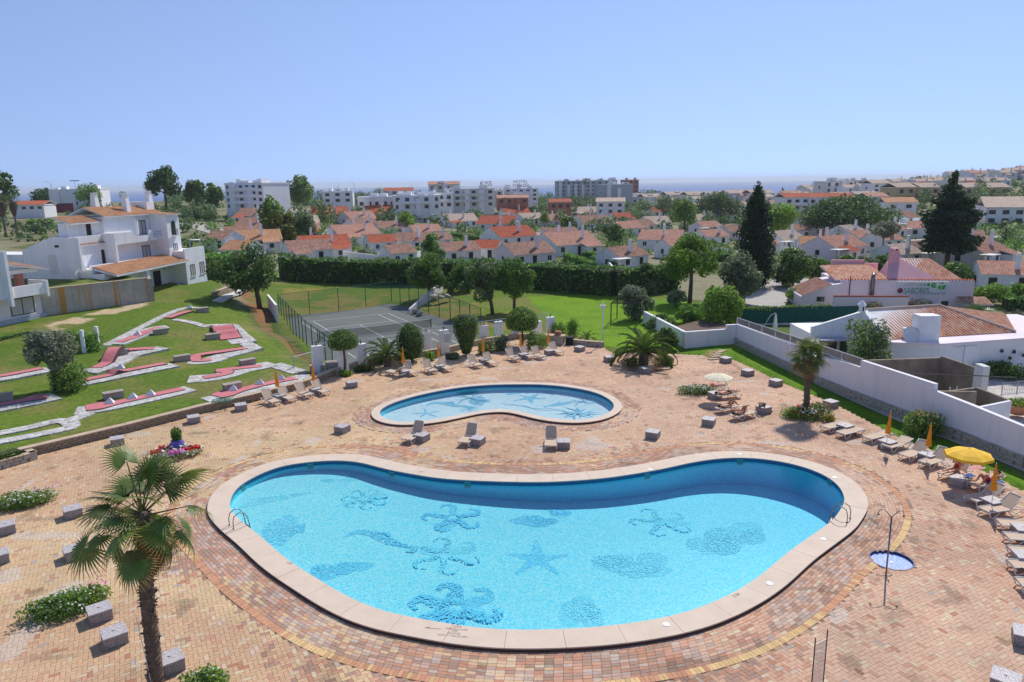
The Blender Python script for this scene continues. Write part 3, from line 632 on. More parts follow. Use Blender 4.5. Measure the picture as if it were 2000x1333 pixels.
def tree_mesh(kind, w_, h, trunkf, n, size, cols, k_=14, lean=(0, 0), bark=None, rr=(.28, .42), tr=None, flat=1.0):
    """returns (crown mesh, trunk mesh) around a base at the origin"""
    z0 = h*trunkf
    if kind == "cypress":
        cl = []
        for i in range(30):
            f = i/29; rad = w_/2*float(np.interp(f, [0, .2, .5, .75, .9, 1], [.72, 1, .92, .68, .42, .10]))*.9
            for j in range(3):
                a = random.random()*6.28; cl.append((math.cos(a)*rad*.32, math.sin(a)*rad*.32, z0+(h-z0)*f*.97, rad*.75+.12, rad*.75+.12, (h-z0)*.06))
    elif kind == "umbrella":
        cl = []
        for i in range(k_):
            a = random.random()*6.28; f = math.sqrt(random.random()); cl.append((math.cos(a)*w_/2*f*.86, math.sin(a)*w_/2*f*.86, z0+(h-z0)*(.42+.40*(1-f*f)+.12*(random.random()-.5)), w_*.16, w_*.16, (h-z0)*.27))
    elif kind == "conifer":
        cl = []
        for i in range(13):
            f = i/12; rad = w_/2*float(np.interp(f, [0, .2, .5, .75, 1], [.85, 1, .85, .55, .12]))*(.72+.4*random.random())
            for j in range(8 if f < .8 else 3):
                a = j*.9+i*.7+random.random()*.5; g = .25+.6*random.random(); cl.append((math.cos(a)*rad*g, math.sin(a)*rad*g, z0+(h-z0)*f*.97-rad*g*.12, rad*.34+.15, rad*.34+.15, (h-z0)*.05))
    else:
        cl = ell_clumps(w_, h-z0, k_, rr, z0, flat)
        cl = [(c_[0]+lean[0], c_[1]+lean[1])+tuple(c_[2:]) for c_ in cl]
    V, Fq_, cc = clump_leaves(cl, n, size, cols)
    tr = tr or max(.06, h*.022)
    tb = trunk_mb(z0+(h-z0)*(.62 if kind not in ("cypress",) else .5), tr, lean, cl, 6 if kind not in ("cypress", "conifer") else 2)
    return (V, Fq_, cc), tb
def tree(name, label, base, h, w_, kind="round", trunkf=.3, n=1500, size=.16, cols=GREEN, k_=14, lean=(0, 0), group=None, bark=None, cat="tree", rr=(.28, .42), rz=0, tr=None, flat=1.0):
    (V, Fq_, cc), tb = tree_mesh(kind, w_, h, trunkf, n, size, cols, k_, lean, bark, rr, tr, flat)
    t_ = thing(name, label, cat, tuple(base), rz, group)
    npmesh("crown", V, Fq_, m_leaf, t_, cc); tb.build("trunk", bark or m_bark, t_, True)
    return t_
def tpx(name, label, bx, by, ytop, wpx, **kw):
    """tree whose foot, top and width are read off the picture, standing on the land"""
    p_ = kw.pop("at", None); p_ = G(bx, by) if p_ is None else p_; s_ = scale_at(p_)
    return tree(name, label, p_, (by-ytop)/s_*1.02, wpx/s_, **kw)
def shrub_mesh(w_, d_, h, n, size, cols, k_=16, flowers=None, nf=0, fs=.05):
    cl = []
    for i in range(k_):
        a = random.random()*6.28; f = math.sqrt(random.random())*.75
        cl.append((math.cos(a)*w_/2*f, math.sin(a)*d_/2*f, h*(.30+.32*(1-f)*random.random()), w_*.20, d_*.20, h*.42))
    V, Fq_, cc = clump_leaves(cl, n, size, cols); ok = V[:, 2].reshape(-1, 4).min(1) > -.02; sel = np.repeat(ok, 4)
    V = V[sel]; cc = cc[sel]; Fq_ = np.arange(len(V)).reshape(-1, 4); fl = None
    if flowers:
        c = np.array([q[:3] for q in cl]); r = np.array([q[3:6] for q in cl]); out = []
        for colr, cnt, reg in flowers:
            kk = rng.integers(0, len(c), cnt); d = unit(cnt); d[:, 2] = np.abs(d[:, 2])+.15; d /= np.linalg.norm(d, axis=1)[:, None]
            P = c[kk]+d*r[kk]*1.06
            if reg: P[:, 0] = reg[0]*w_/2+(rng.random(cnt)-.5)*reg[2]*w_; P[:, 1] = reg[1]*d_/2+(rng.random(cnt)-.5)*reg[2]*d_; P[:, 2] = h*(.62+.25*rng.random(cnt))
            v, f_ = leaf_quads(P, d+unit(cnt)*.25+np.array([0, -.3, .4]), fs*(.7+.6*rng.random(cnt)), 1.0); out.append((v, np.repeat(np.array(colr)[None]*(.85+.3*rng.random((cnt, 1))), 4, 0)))
        fv = np.vstack([a for a, _ in out]); fl = (fv, np.arange(len(fv)).reshape(-1, 4), np.clip(np.vstack([b_ for _, b_ in out]), 0, 1))
    return (V, Fq_, cc), fl
def shrub(name, label, base, w_, d_, h, n=900, size=.08, cols=GREEN, k_=16, flowers=None, fs=.05, rz=0, group=None, cat="shrub", stems=True):
    (V, Fq_, cc), fl = shrub_mesh(w_, d_, h, n, size, cols, k_, flowers, 0, fs)
    t_ = thing(name, label, cat, tuple(base), rz, group); npmesh("foliage", V, Fq_, m_leaf, t_, cc)
    if fl: npmesh("flowers", fl[0], fl[1], m_petal, t_, fl[2])["kind"] = "stuff"
    if stems:
        b_ = MB()
        for i in range(6):
            a = i*1.05; b_.tube([(.1*w_*math.cos(a), .1*d_*math.sin(a), 0), (.25*w_*math.cos(a), .25*d_*math.sin(a), h*.55)], [.03, .012], 5)
        b_.build("stems", m_bark, t_)
    return t_
m_core = M("hedge_twigs", (.05, .07, .025), 1.0, .3, 2)
def hedge(name, label, path, wd, h, n_per_m=70, size=.12, cols=HEDGE, group=None, zfun=None, wob=.15):
    """clipped or loose hedge following a ground path [(x,y,z)]"""
    P = np.array(path, float); t_ = thing(name, label, "hedge", tuple(P[0]), 0, group); Q = P-P[0]
    L = np.linalg.norm(np.diff(Q[:, :2], axis=0), axis=1); tot = L.sum(); n = int(tot*n_per_m*(h+wd)/2)
    s_ = rng.random(n)*tot; cum = np.r_[0, np.cumsum(L)]; i = np.clip(np.searchsorted(cum, s_)-1, 0, len(L)-1); f = (s_-cum[i])/L[i]
    c = Q[i]+(Q[i+1]-Q[i])*f[:, None]; d = (Q[i+1]-Q[i])[:, :2]/L[i][:, None]; nn = np.stack([-d[:, 1], d[:, 0]], 1)
    per = 2*h+wd; u = rng.random(n)*per
    off = np.where(u < h, -wd/2, np.where(u < h+wd, u-h-wd/2, wd/2)); zz = np.where(u < h, u, np.where(u < h+wd, h, u-h-wd))
    bul = wob*(vnoise(s_*1.0, zz*1.3+off*.7, 1.1)-.4)*2; nz = (u >= h) & (u < h+wd)
    off = off+np.where(nz, 0, np.sign(off)*bul); zz = zz+np.where(nz, bul, 0)
    pos = np.c_[c[:, :2]+nn*off[:, None], c[:, 2]+zz]; pos += unit(n)*size*.7
    no = np.where(nz[:, None], np.array([0, 0, 1.0]), np.c_[nn*np.sign(off)[:, None], np.zeros(n)])
    V, Fq_ = leaf_quads(pos, no*.6+unit(n)*.8, size*(.7+.6*rng.random(n))); cl = np.array(cols)[rng.integers(0, len(cols), n)]*(.75+.5*rng.random((n, 1)))
    npmesh("foliage", V, Fq_, m_leaf, t_, np.repeat(np.clip(cl, 0, 1), 4, 0))
    b_ = MB()
    for k_ in range(len(L)):
        a, e_ = Q[k_], Q[k_+1]; dd = (e_-a)[:2]/L[k_]; m_ = np.array([-dd[1], dd[0]])*(wd/2-.12); z1 = h-.12
        vs_ = [(*(a[:2]+m_), a[2]), (*(a[:2]-m_), a[2]), (*(e_[:2]-m_), e_[2]), (*(e_[:2]+m_), e_[2])]; b_.add(vs_+[(x, y, z+z1) for x, y, z in vs_], [(3, 2, 1, 0), (4, 5, 6, 7), (0, 1, 5, 4), (1, 2, 6, 5), (2, 3, 7, 6), (3, 0, 4, 7)])
    b_.build("branch_core", m_core, t_); return t_
# ---- palms
def fan_leaf(rad, nseg=30, arc=R(230), droop=.35, colr=(.05, .10, .02), tipc=None, fold=.25):
    """blade of narrow pleated segments, pointing along +x from the petiole end"""
    V, Fc, Cc = [], [], []
    for i in range(nseg):
        a = -arc/2+arc*i/(nseg-1); L = rad*(1-.16*abs(a)/(arc/2)*2*.5)*(.92+.14*random.random()); wd = rad*.036; ca, sa = math.cos(a), math.sin(a)
        for k_, (r0, r1, w0, w1) in enumerate(((.06, .42, .010, 1.0), (.42, .72, 1.0, .55), (.72, 1.0, .55, .04))):
            ps = []
            for r_, wv in ((r0, w0), (r1, w1)):
                x = L*r_; dz = -droop*rad*(r_**2.2)*(.7+.6*random.random() if r_ > .9 else 1.0)+fold*rad*.06*(1 if i % 2 else -1)*r_*(1-r_)
                w2 = wd*wv if wv > .02 else wd*.15
                ps.append(((x*ca-w2*-sa, x*sa-w2*ca, dz), (x*ca+w2*-sa, x*sa+w2*ca, dz-.01)))
            b_ = len(V); V += [ps[0][0], ps[0][1], ps[1][1], ps[1][0]]; Fc.append((b_, b_+1, b_+2, b_+3))
            c_ = np.array(colr) if (tipc is None or r1 < .8) else np.array(tipc)*.6+np.array(colr)*.4 if r1 < .95 else np.array(tipc)
            Cc += [c_]*4
    return np.array(V), np.array(Fc), np.array(Cc)
def palm_crown_leaf(base, az, el, pet, blade, parent, name, tw=0):
    """petiole from the crown centre and a blade on its end; el = elevation of the petiole"""
    V, Fc, Cc = blade; d = np.array([math.cos(el)*math.cos(az), math.cos(el)*math.sin(az), math.sin(el)])
    end = np.array(base)+d*pet
    sl = el-.35; x = np.array([math.cos(sl)*math.cos(az), math.cos(sl)*math.sin(az), math.sin(sl)]); y = np.array([-math.sin(az), math.cos(az), 0]); y = y*math.cos(tw)+np.cross(x, y)*math.sin(tw); z = np.cross(x, y)
    W_ = end+V[:, :1]*x+V[:, 1:2]*y+V[:, 2:3]*z
    # petiole as a thin three sided strip
    n_ = len(W_); pw = .018; y0 = np.array([-math.sin(az), math.cos(az), 0])*pw; b0 = np.array(base)
    W2 = np.vstack([W_, [b0-y0*2, b0+y0*2, end+y0, end-y0, b0-[0, 0, .05], b0-[0, 0, .05], end-[0, 0, .02], end-[0, 0, .02]]])
    F2 = np.vstack([Fc, [[n_, n_+1, n_+2, n_+3], [n_, n_+4, n_+6, n_+3], [n_+1, n_+5, n_+7, n_+2]]]); pc = np.tile(np.array([[.16, .20, .05]]), (8, 1))
    return npmesh(name, W2, F2, m_palm, parent, np.clip(np.vstack([Cc*(.8+.4*random.random()), pc]), 0, 1))
def palm_trunk(b_, h, r0, r1, lean, rings):
    pts, rad = [], []
    for i in range(rings+1):
        f = i/rings; z = h*f; k_ = 1+(.10 if i % 2 else -.06)+(random.random()-.5)*.08
        pts.append((lean[0]*f**1.3+.02*math.sin(f*9), lean[1]*f**1.3, z)); rad.append((r0*(1-f)+r1*f)*k_)
    b_.tube(pts, rad, 12); return pts[-1]
m_fibre = M("palm_fibre", (.15, .105, .075), 1.0, .5, 6, 1.0, 30, second=(.26, .19, .14), amt=.6)
def fan_palm(name, label, base, h, r0, r1, lean, nleaf, rad, pet, seg=30, dead=8, stubs=60, rings=40, group=None):
    t_ = thing(name, label, "palm tree", tuple(base), 0, group); b_ = MB(); top = palm_trunk(b_, h, r0, r1, lean, rings); b_.build("trunk", m_fibre, t_, False)
    b_ = MB()
    for i in range(stubs):
        f = random.random()**.8; a = random.random()*6.28; z = h*f; rr = r0*(1-f)+r1*f; x = lean[0]*f**1.3; y = lean[1]*f**1.3; c_, s_ = math.cos(a), math.sin(a)
        L = .05+.11*random.random()*(.4+f)
        b_.tube([(x+c_*rr*.8, y+s_*rr*.8, z), (x+c_*(rr+L*.5), y+s_*(rr+L*.5), z+L*.5), (x+c_*(rr+L), y+s_*(rr+L), z+L*.4-.04*random.random())], [.035, .025, .006], 4)
    b_.build("leaf_stubs", m_fibre, t_)["kind"] = "stuff"
    top = np.array(top)
    gcol = [(.10, .17, .03), (.135, .21, .035), (.16, .23, .04), (.12, .15, .04)]
    for i in range(nleaf):
        f = i/nleaf; el = R(84)-R(132)*f**.9+R(34)*(random.random()-.5); az = i*2.39996+random.random()*.9
        old = f > .62; tip = (.46, .30, .07) if old else ((.30, .30, .07) if random.random() < .6 else None)
        bl = fan_leaf(rad*(.85+.25*random.random()), seg, R(200+50*random.random()), .12+.35*f+.1*random.random(), random.choice(gcol), tip)
        palm_crown_leaf(top-np.array([0, 0, .25*f]), az, el, pet*(.55+.75*random.random()), bl, t_, "frond", (random.random()-.5)*1.5)
    for i in range(dead):
        az = i*2.4+.6; bl = fan_leaf(rad*.75, seg-8, R(150), .35, (.34, .21, .12), (.24, .15, .09))
        palm_crown_leaf(top-np.array([0, 0, .35+.5*random.random()]), az, R(-62-20*random.random()), pet*.75, bl, t_, "dead_frond", (random.random()-.5)*.6)
    return t_
def feather_leaf(L, nl=40, width=.42, sag=1.0, col_=(.06, .11, .02), up=R(60), tipc=None):
    """arching frond along +x in the x-z plane with two rows of leaflets"""
    V, Fc, Cc = [], [], []; pts = []; x = z = 0.0; a = up
    for i in range(25):
        pts.append((x, z, a)); st = L/24; x += math.cos(a)*st; z += math.sin(a)*st; a -= sag*R(105)/24*(.45+1.1*i/24)
    def at_(f): k_ = min(23, int(f*24)); u = f*24-k_; p_, q_ = pts[k_], pts[k_+1]; return p_[0]*(1-u)+q_[0]*u, p_[1]*(1-u)+q_[1]*u, p_[2]
    for i in range(24):
        (x0, z0, _), (x1, z1, _) = pts[i], pts[i+1]; w0 = .035*(1-i/25); w1 = .035*(1-(i+1)/25); b_ = len(V)
        V += [(x0, -w0, z0), (x0, w0, z0), (x1, w1, z1), (x1, -w1, z1)]; Fc.append((b_, b_+1, b_+2, b_+3)); Cc += [(.17, .19, .05)]*4
    for sd_ in (-1, 1):
        for j in range(nl):
            f = .10+.89*j/(nl-1); x0, z0, a0 = at_(f); ll = width*L*.42*(math.sin(math.pi*(.16+.8*f))**.7)*(.85+.3*random.random()); fw = R(48)-R(18)*(1-f)
            dx = math.cos(fw); dy = math.sin(fw)*sd_; tx, tz = math.cos(a0), math.sin(a0); rise = .22-.35*f-.15*random.random()
            d = np.array([tx*dx-tz*rise*.5, dy, tz*dx+tx*rise]); d /= np.linalg.norm(d); wv = np.array([tx, 0, tz])*.5+np.array([0, 0, .5]); wv *= .02*L*.45/np.linalg.norm(wv)
            p0 = np.array([x0, 0, z0]); p1 = p0+d*ll*.55; p2 = p0+d*ll+np.array([0, 0, -.10*ll]); b_ = len(V)
            V += [tuple(p0-wv*.5), tuple(p0+wv*.5), tuple(p1+wv), tuple(p1-wv)]; Fc.append((b_, b_+1, b_+2, b_+3)); b_ = len(V)
            V += [tuple(p1-wv), tuple(p1+wv), tuple(p2+wv*.1), tuple(p2-wv*.1)]; Fc.append((b_, b_+1, b_+2, b_+3))
            c_ = np.array(col_)*(.8+.4*random.random()) if (tipc is None or f < .5) else np.array(tipc)*(.8+.4*random.random()); Cc += [c_]*8
    return np.array(V), np.array(Fc), np.array(Cc)
def feather_palm(name, label, base, h, r0, nleaf, L, group=None, nl=40, skirt=True, cols=None, low=-.25):
    t_ = thing(name, label, "palm tree", tuple(base), 0, group); b_ = MB()
    pts, rad = [], []; rn = max(6, int(h/.12))
    for i in range(rn+1):
        f = i/rn; pts.append((0, 0, h*f)); rad.append(r0*(1+.12*((i % 2)*2-1)+.25*max(0, f-.6)))
    b_.tube(pts, rad, 10); b_.build("trunk", m_fibre, t_)
    cols = cols or [(.10, .17, .03), (.13, .20, .03), (.085, .145, .03)]
    for i in range(nleaf):
        f = i/nleaf; el = R(84)-R(75)*f; az = i*2.39996; old = f > 1+low and random.random() < .6
        V, Fc, Cc = feather_leaf(L*(.8+.25*random.random())*(.75+.3*f), nl, .42, .75+.55*f, random.choice(cols), el, (.36, .25, .05) if old else None)
        ca, sa = math.cos(az), math.sin(az); W_ = np.c_[V[:, 0]*ca-V[:, 1]*sa, V[:, 0]*sa+V[:, 1]*ca, V[:, 2]+h-.05]
        npmesh("frond", W_, Fc, m_palm, t_, np.clip(Cc, 0, 1))
    return t_
# ================================================================== DECK FURNITURE
def terrazzo(kk=1.0):
    m, t, p, o = nt("terrazzo"); co = texco(t)
    v = t.nodes.new("ShaderNodeTexVoronoi"); v.inputs["Scale"].default_value = 75; t.links.new(co, v.inputs["Vector"])
    hsv = t.nodes.new("ShaderNodeSeparateColor"); t.links.new(v.outputs["Color"], hsv.inputs[0])
    c = ramp(t, hsv.outputs[0], [(0, (.10, .095, .10)), (.30, (.30, .28, .28)), (.5, (.48, .46, .46)), (.72, (.62, .60, .61)), (1, (.80, .79, .79))])
    t.links.new(mix(t, 1.0, c, (kk, kk*.95, kk*.93), 'MULTIPLY'), p.inputs["Base Color"]); p.inputs["Roughness"].default_value = .6; return m
m_terz = terrazzo(); m_terz_shade = terrazzo(.62); m_hole = M("socket", (.02, .02, .02), .8, .1)  # darker copy for the box sides: their shade is put into the colour
def make_box(s_=.78, h=.44):
    t_ = thing("box_table", "", "table"); b_ = MB(); b_.box(-s_/2+.02, s_/2-.02, -s_/2+.02, s_/2-.02, 0, h-.05); b_.build("base", m_terz_shade, t_, bevel=.008)
    b_ = MB(); b_.box(-s_/2, s_/2, -s_/2, s_/2, h-.048, h); b_.build("top_slab", m_terz, t_, bevel=.012)
    b_ = MB(); b_.lathe([(.028, h), (.028, h+.006), (.018, h+.007)], 10); b_.build("parasol_socket", m_hole, t_); return t_
BOXP = make_box(); _boxused = False
def box_at(px, py, label, group=None, rz=28, z=None):
    global _boxused
    o_ = BOXP if not _boxused else copy_tree(BOXP); _boxused = True
    p_ = D(px, py); o_.location = (p_[0], p_[1], .003); o_.rotation_euler = (0, 0, R(rz)); o_["label"] = label
    o_["group"] = group or "terrazzo box tables on the terrace"
    return o_
m_sling = M("sling_fabric", (.60, .45, .32), .8, .08, 8, .1, 60); m_resin = M("resin_frame", (.76, .71, .64), .45, .06, 5)
def make_lounger(back):
    """foot end at the origin, head towards +x"""
    t_ = thing("sun_lounger", "", "sun lounger"); zs = .34; wd = .33; hinge = 1.18; bl = .78; ca, sa = math.cos(back), math.sin(back)
    def xprof(y0, y1, prof, name, mat):
        b_ = MB(); n = len(prof); vs_ = [(x, y0, z) for x, z in prof]+[(x, y1, z) for x, z in prof]
        b_.add(vs_, [(i, i+1, n+i+1, n+i) for i in range(n-1)]+[(n+i, n+i+1, i+1, i) for i in range(n-1)]); return b_
    # sling as thin closed sheets
    b_ = MB(); b_.xprism([(-wd+.03, zs), (wd-.03, zs), (wd-.03, zs-.014), (-wd+.03, zs-.014)], .04, hinge); b_.build("seat_sling", m_sling, t_)
    b_ = MB(); vs_ = []
    for (u, th) in ((0.02, 0), (bl, 0), (bl, -.014), (.02, -.014)):
        for y in (-wd+.03, wd-.03): vs_.append((hinge+u*ca-th*sa, y, zs+u*sa+th*ca))
    b_.add(vs_, [(0, 2, 3, 1), (4, 6, 7, 5), (0, 1, 7, 6), (2, 4, 5, 3), (0, 6, 4, 2), (1, 3, 5, 7)]); bk = b_.build("backrest", m_sling, t_)
    b_ = MB()
    for y in (-wd, wd): b_.tube([(hinge-.02, y, zs+.005), (hinge+bl*.5*ca, y, zs+bl*.5*sa+.005), (hinge+bl*ca, y, zs+bl*sa+.005)], .022, 6)
    b_.tube([(hinge+bl*ca, -wd, zs+bl*sa), (hinge+(bl+.03)*ca, 0, zs+(bl+.03)*sa), (hinge+bl*ca, wd, zs+bl*sa)], .022, 6); b_.build("back_frame", m_resin, bk, True)
    for y in (-wd-.005, wd+.005):
        b_ = MB(); b_.tube([(.0, y, zs-.10), (.02, y, zs-.01), (.10, y, zs+.005), (.6, y, zs), (1.25, y, zs-.01), (1.75, y, zs-.03), (1.92, y, zs-.10)], [.02, .026, .028, .028, .028, .026, .02], 6); b_.build("side_rail", m_resin, t_, True)
    for y in (-wd+.01, wd-.01):
        b_ = MB(); b_.tube([(.02, y, zs-.06), (.10, y, .06), (.22, y, .02), (.36, y, .10), (.62, y, zs-.03)], [.028, .03, .032, .03, .025], 6); b_.build("leg", m_resin, t_, True)
        b_ = MB(); b_.tube([(1.02, y, zs-.03), (1.24, y, .08), (1.38, y, .02), (1.52, y, .10), (1.85, y, zs-.06)], [.025, .03, .032, .03, .025], 6); b_.build("leg", m_resin, t_, True)
    for x in (.05, 1.9): 
        b_ = MB(); b_.tube([(x, -wd, zs-.06), (x, wd, zs-.06)], .02, 6); b_.build("cross_bar", m_resin, t_)
    if back > .2:
        b_ = MB(); b_.tube([(hinge+bl*.55*ca, 0, zs+bl*.55*sa-.02), (1.62, 0, zs-.05)], .014, 5); b_.build("back_strut", m_resin, t_)
    return t_
LPROTO = {}
def lounger(px, py, ang, back, label, group):
    key = int(back)
    if key not in LPROTO: o_ = LPROTO[key] = make_lounger(R(back))
    else: o_ = copy_tree(LPROTO[key])
    p_ = D(px, py); o_.location = (p_[0], p_[1], .004); o_.rotation_euler = (0, 0, R(ang)); o_["label"] = label; o_["group"] = group; return o_
m_orange = M("orange_canvas", (.86, .36, .02), .75, .10, 6, .1, 40); m_yellow = M("yellow_canvas", (.88, .52, .03), .75, .06, 4); m_cream = M("cream_canvas", (.82, .74, .52), .8, .05, 4); m_pole = M("white_pole", (.72, .72, .70), .4, .05)
def make_closed():
    t_ = thing("closed_parasol", "", "parasol"); b_ = MB(); b_.tube([(0, 0, 0), (0, 0, 1.95)], .016, 8); b_.build("pole", m_pole, t_, True)
    b_ = MB(); n = 16; prof = [(.10, .62), (.13, .66), (.115, .85), (.085, 1.2), (.055, 1.55), (.03, 1.85), (.008, 1.96)]; vs_ = []
    for r_, z in prof:
        for j in range(n): k_ = 1.18 if j % 2 else .72; a = 2*math.pi*j/n+z*.4; vs_.append((r_*k_*math.cos(a), r_*k_*math.sin(a), z+(.05*(j % 4 == 0) if z < .64 else 0)))
    b_.add(vs_, [(i*n+j, i*n+(j+1) % n, (i+1)*n+(j+1) % n, (i+1)*n+j) for i in range(len(prof)-1) for j in range(n)]+[tuple(range(n-1, -1, -1)), tuple((len(prof)-1)*n+j for j in range(n))]); cn = b_.build("canopy", m_orange, t_)
    b_ = MB(); b_.lathe([(.128, .92), (.128, .95)], 12); b_.build("tie_strap", m_orange, cn)
    b_ = MB(); b_.lathe([(.014, 1.955), (.02, 1.985), (.004, 2.01)], 8); b_.build("finial", m_pole, t_, True); return t_
CPROTO = make_closed(); _cused = False
def closed(px, py, label, z=.45, group="closed orange parasols", s_=1.0):
    global _cused
    o_ = CPROTO if not _cused else copy_tree(CPROTO); _cused = True
    p_ = un(px, py, z); o_.location = (p_[0], p_[1], z+.004); o_.scale = (s_, s_, s_); o_.rotation_euler = (R(random.uniform(-2, 2)), R(random.uniform(-2, 2)), random.random()*6); o_["label"] = label; o_["group"] = group; return o_
def open_parasol(label, base, h, rad, n, mat, val=.16, tilt=(0, 0)):
    t_ = thing("open_parasol", label, "parasol", base); b_ = MB(); b_.tube([(0, 0, 0), (tilt[0]*h, tilt[1]*h, h)], .02, 8); b_.build("pole", m_pole, t_, True)
    top = np.array([tilt[0]*h, tilt[1]*h, h])
    for j in range(n):
        a0, a1 = 2*math.pi*j/n, 2*math.pi*(j+1)/n; am = (a0+a1)/2; b_ = MB(); vs_ = []
        P = lambda r_, a, z: (top[0]+r_*math.cos(a), top[1]+r_*math.sin(a), top[2]+z)
        rows = [(0.02, 0.0), (rad*.35, -rad*.07), (rad*.7, -rad*.17), (rad, -rad*.30), (rad*1.005, -rad*.30-val)]
        for r_, z in rows: vs_ += [P(r_, a0, z), P(r_*math.cos((a1-a0)/2)*.985, am, z-.012*(r_ > .3)), P(r_, a1, z)]
        fs = [(3*i+k_, 3*i+3+k_, 3*i+4+k_, 3*i+1+k_) for i in range(4) for k_ in (0, 1)]; b_.add(vs_, fs); b_.build("canopy_panel", mat, t_)
        b_ = MB(); b_.tube([tuple(top+[0, 0, -.02]), P(rad*.7, a0, -rad*.17-.012), P(rad, a0, -rad*.30-.012)], .006, 4); b_.build("rib", m_pole, t_)
    b_ = MB(); b_.lathe([(.02, -.005), (.025, .02), (.006, .05)], 8, tuple(top)); b_.build("finial", m_pole, t_, True); return t_
# free standing box tables
for px, py, lb, rz in [(230,868,"box table near the stone wall, left of the blue flower pot",30),(379,825,"box table by the stone wall, above the blue flower pot",30),(471,801,"box table by the stone wall left of the loungers",30),(687,756,"box table in front of the round topiary tree",28),(669,844,"lone box table left of the paddling pool, midway to the big pool",60),
    (1275,855,"box table between the two pools, right of the single loungers",62),(1384,830,"box table in the open between palm shadow and big pool",62),(1417,708,"small box table nearest the white wall corner",30),(1460,733,"box table at grass edge, second from the wall corner",30),(1515,753,"box table at grass edge, third from the wall corner",30),(1622,795,"box table behind the flowers at the slender palm",28),(1132,686,"box table at the end of the far lounger row",45),
    (1190,706,"box table left of the big feather palm",20),(1260,728,"box table in the shadow of the big feather palm",25),(12,1040,"long box table at the left edge below the daisy bed",38),(-2,1098,"lower of two box tables at the left picture edge",38),(143,1008,"box table half hidden behind the fan palm crown",38),(146,1088,"box table left of the fan palm trunk",38),(196,1208,"box table touching the flower bed beside the fan palm",38),(225,1254,"box table in front of the flower bed beside fan palm",38),(334,1306,"box table at the foot of the fan palm trunk",38),(2002,1256,"box table cut by the right picture edge",-30),(1962,1345,"box table cut by the bottom right corner",-40)]: box_at(px, py, lb, None, rz)
GA = "loungers along the stone wall"; GB = "loungers along the planted edge"; GC = "single loungers between the pools"; GD = "loungers along the right side"; GE = "loungers of the sunbathers"
for px, py, an_, bk, lb, g in [(541,794,134,48,"first lounger along the stone wall, nearest the golf lanes",GA),(572,787.5,134,48,"second lounger along the stone wall, right of first parasol",GA),(606,780,134,48,"third lounger along the stone wall",GA),(638,774,134,48,"fourth lounger along the stone wall, right of second parasol",GA),
    (757,731,-38,40,"lounger turned away with its back to the pool under the feather palm",GB),(810,736,122,60,"steeply raised lounger right of the parasol under the feather palm",GB),(848,732,120,48,"left lounger of the pair before the sign pillar",GB),(878,728,120,48,"right lounger of the pair before the sign pillar",GB),(937,721,120,48,"left lounger of the pair before the vase shaped topiary",GB),(967,717,120,48,"right lounger of the pair before the vase shaped topiary",GB),
    (1011,708,118,48,"far row lounger left of the fifth parasol",GB),(1039,704,118,48,"far row lounger right of the fifth parasol",GB),(1062,704,118,48,"far row lounger left of the last parasol",GB),(1096,695,118,48,"last lounger of the far row",GB),
    (794,869,66,58,"single lounger between the pools, leftmost of three",GC),(905,875,72,58,"single lounger between the pools, middle of three",GC),(1076,882,86,58,"single lounger between the pools, rightmost of three",GC),
    (1610,845,28,0,"flat lounger nearest the slender palm",GD),(1640,857,28,0,"second flat lounger from the slender palm",GD),(1692,866,28,0,"flat lounger left of the first right side parasol",GD),(1730,883,28,14,"lounger right of the first right side parasol",GD),(1764,901,28,42,"raised lounger left of the second right side parasol",GD),(1803,916,28,42,"raised lounger left of the open yellow parasol",GD),(1842,939,26,42,"lounger with the person in red sitting under the yellow parasol",GD),(1898,960,22,20,"lounger with the person in red shorts lying down",GD),
    (1893,988,18,42,"raised lounger in front of the lying person",GD),(1919,1010,14,42,"raised lounger with a small shadow, second before the lying person",GD),(1948,1034,-10,0,"flat lounger at the right edge, first of five",GD),(1962,1061,-10,0,"flat lounger at the right edge, second of five",GD),(1970,1088,-11,0,"flat lounger at the right edge, third of five",GD),(1970,1116,-11,0,"flat lounger at the right edge with dark sandals",GD),(1985,1152,-12,0,"flat lounger lowest at the right edge",GD)]: lounger(px, py, an_, bk, lb, g)
for px, py, lb, rz in [(547,782,"box table between first two wall loungers",44),(617,769,"box table between last two wall loungers",44),(790,734,"box table under the feather palm parasol",30),(858,723,"box table before the sign pillar",30),(945,711,"box table before the vase shaped topiary",30),(1022,700,"box table at the fifth parasol",28),(1073,693,"box table at the last parasol of the far row",28),(824,861,"box table at the leftmost single lounger",60),(933,868,"box table at the middle single lounger",65),(1101,874,"box table at the rightmost single lounger",85),
    (1650,843,"box table beside the first flat lounger",28),(1733,875,"box table under the first right side parasol",28),(1811,901,"box table under the second right side parasol",28),(1874,949,"box table in the shade of the yellow parasol",28),(1937,993,"box table under the third right side parasol",15),(1997,1048,"box table cut by the right edge among the flat loungers",-10),(2000,1102,"lower box table cut by the right edge among the flat loungers",-11),(1491,806,"box table carrying a coiled black hose",28),(1396,778,"box table under the cream parasol",20)]: box_at(px, py, lb, "box tables between the loungers", rz)
for px, py, lb in [(544,771,"closed orange parasol between the first two wall loungers"),(614,759,"closed orange parasol between the last two wall loungers"),(788,724,"closed orange parasol beside the feather palm"),(857,711,"closed orange parasol before the sign pillar"),(944,700,"closed orange parasol before the vase shaped topiary"),(1018,690,"closed orange parasol beside the round topiary shrub"),(1071,683,"closed orange parasol at the end of the far row"),(1731,868,"closed orange parasol nearest the slender palm"),(1810,893,"closed orange parasol left of the open yellow one"),(1937,983,"closed orange parasol in front of the lying person"),(2006,1030,"closed orange parasol cut by the right edge")]: closed(px, py, lb)
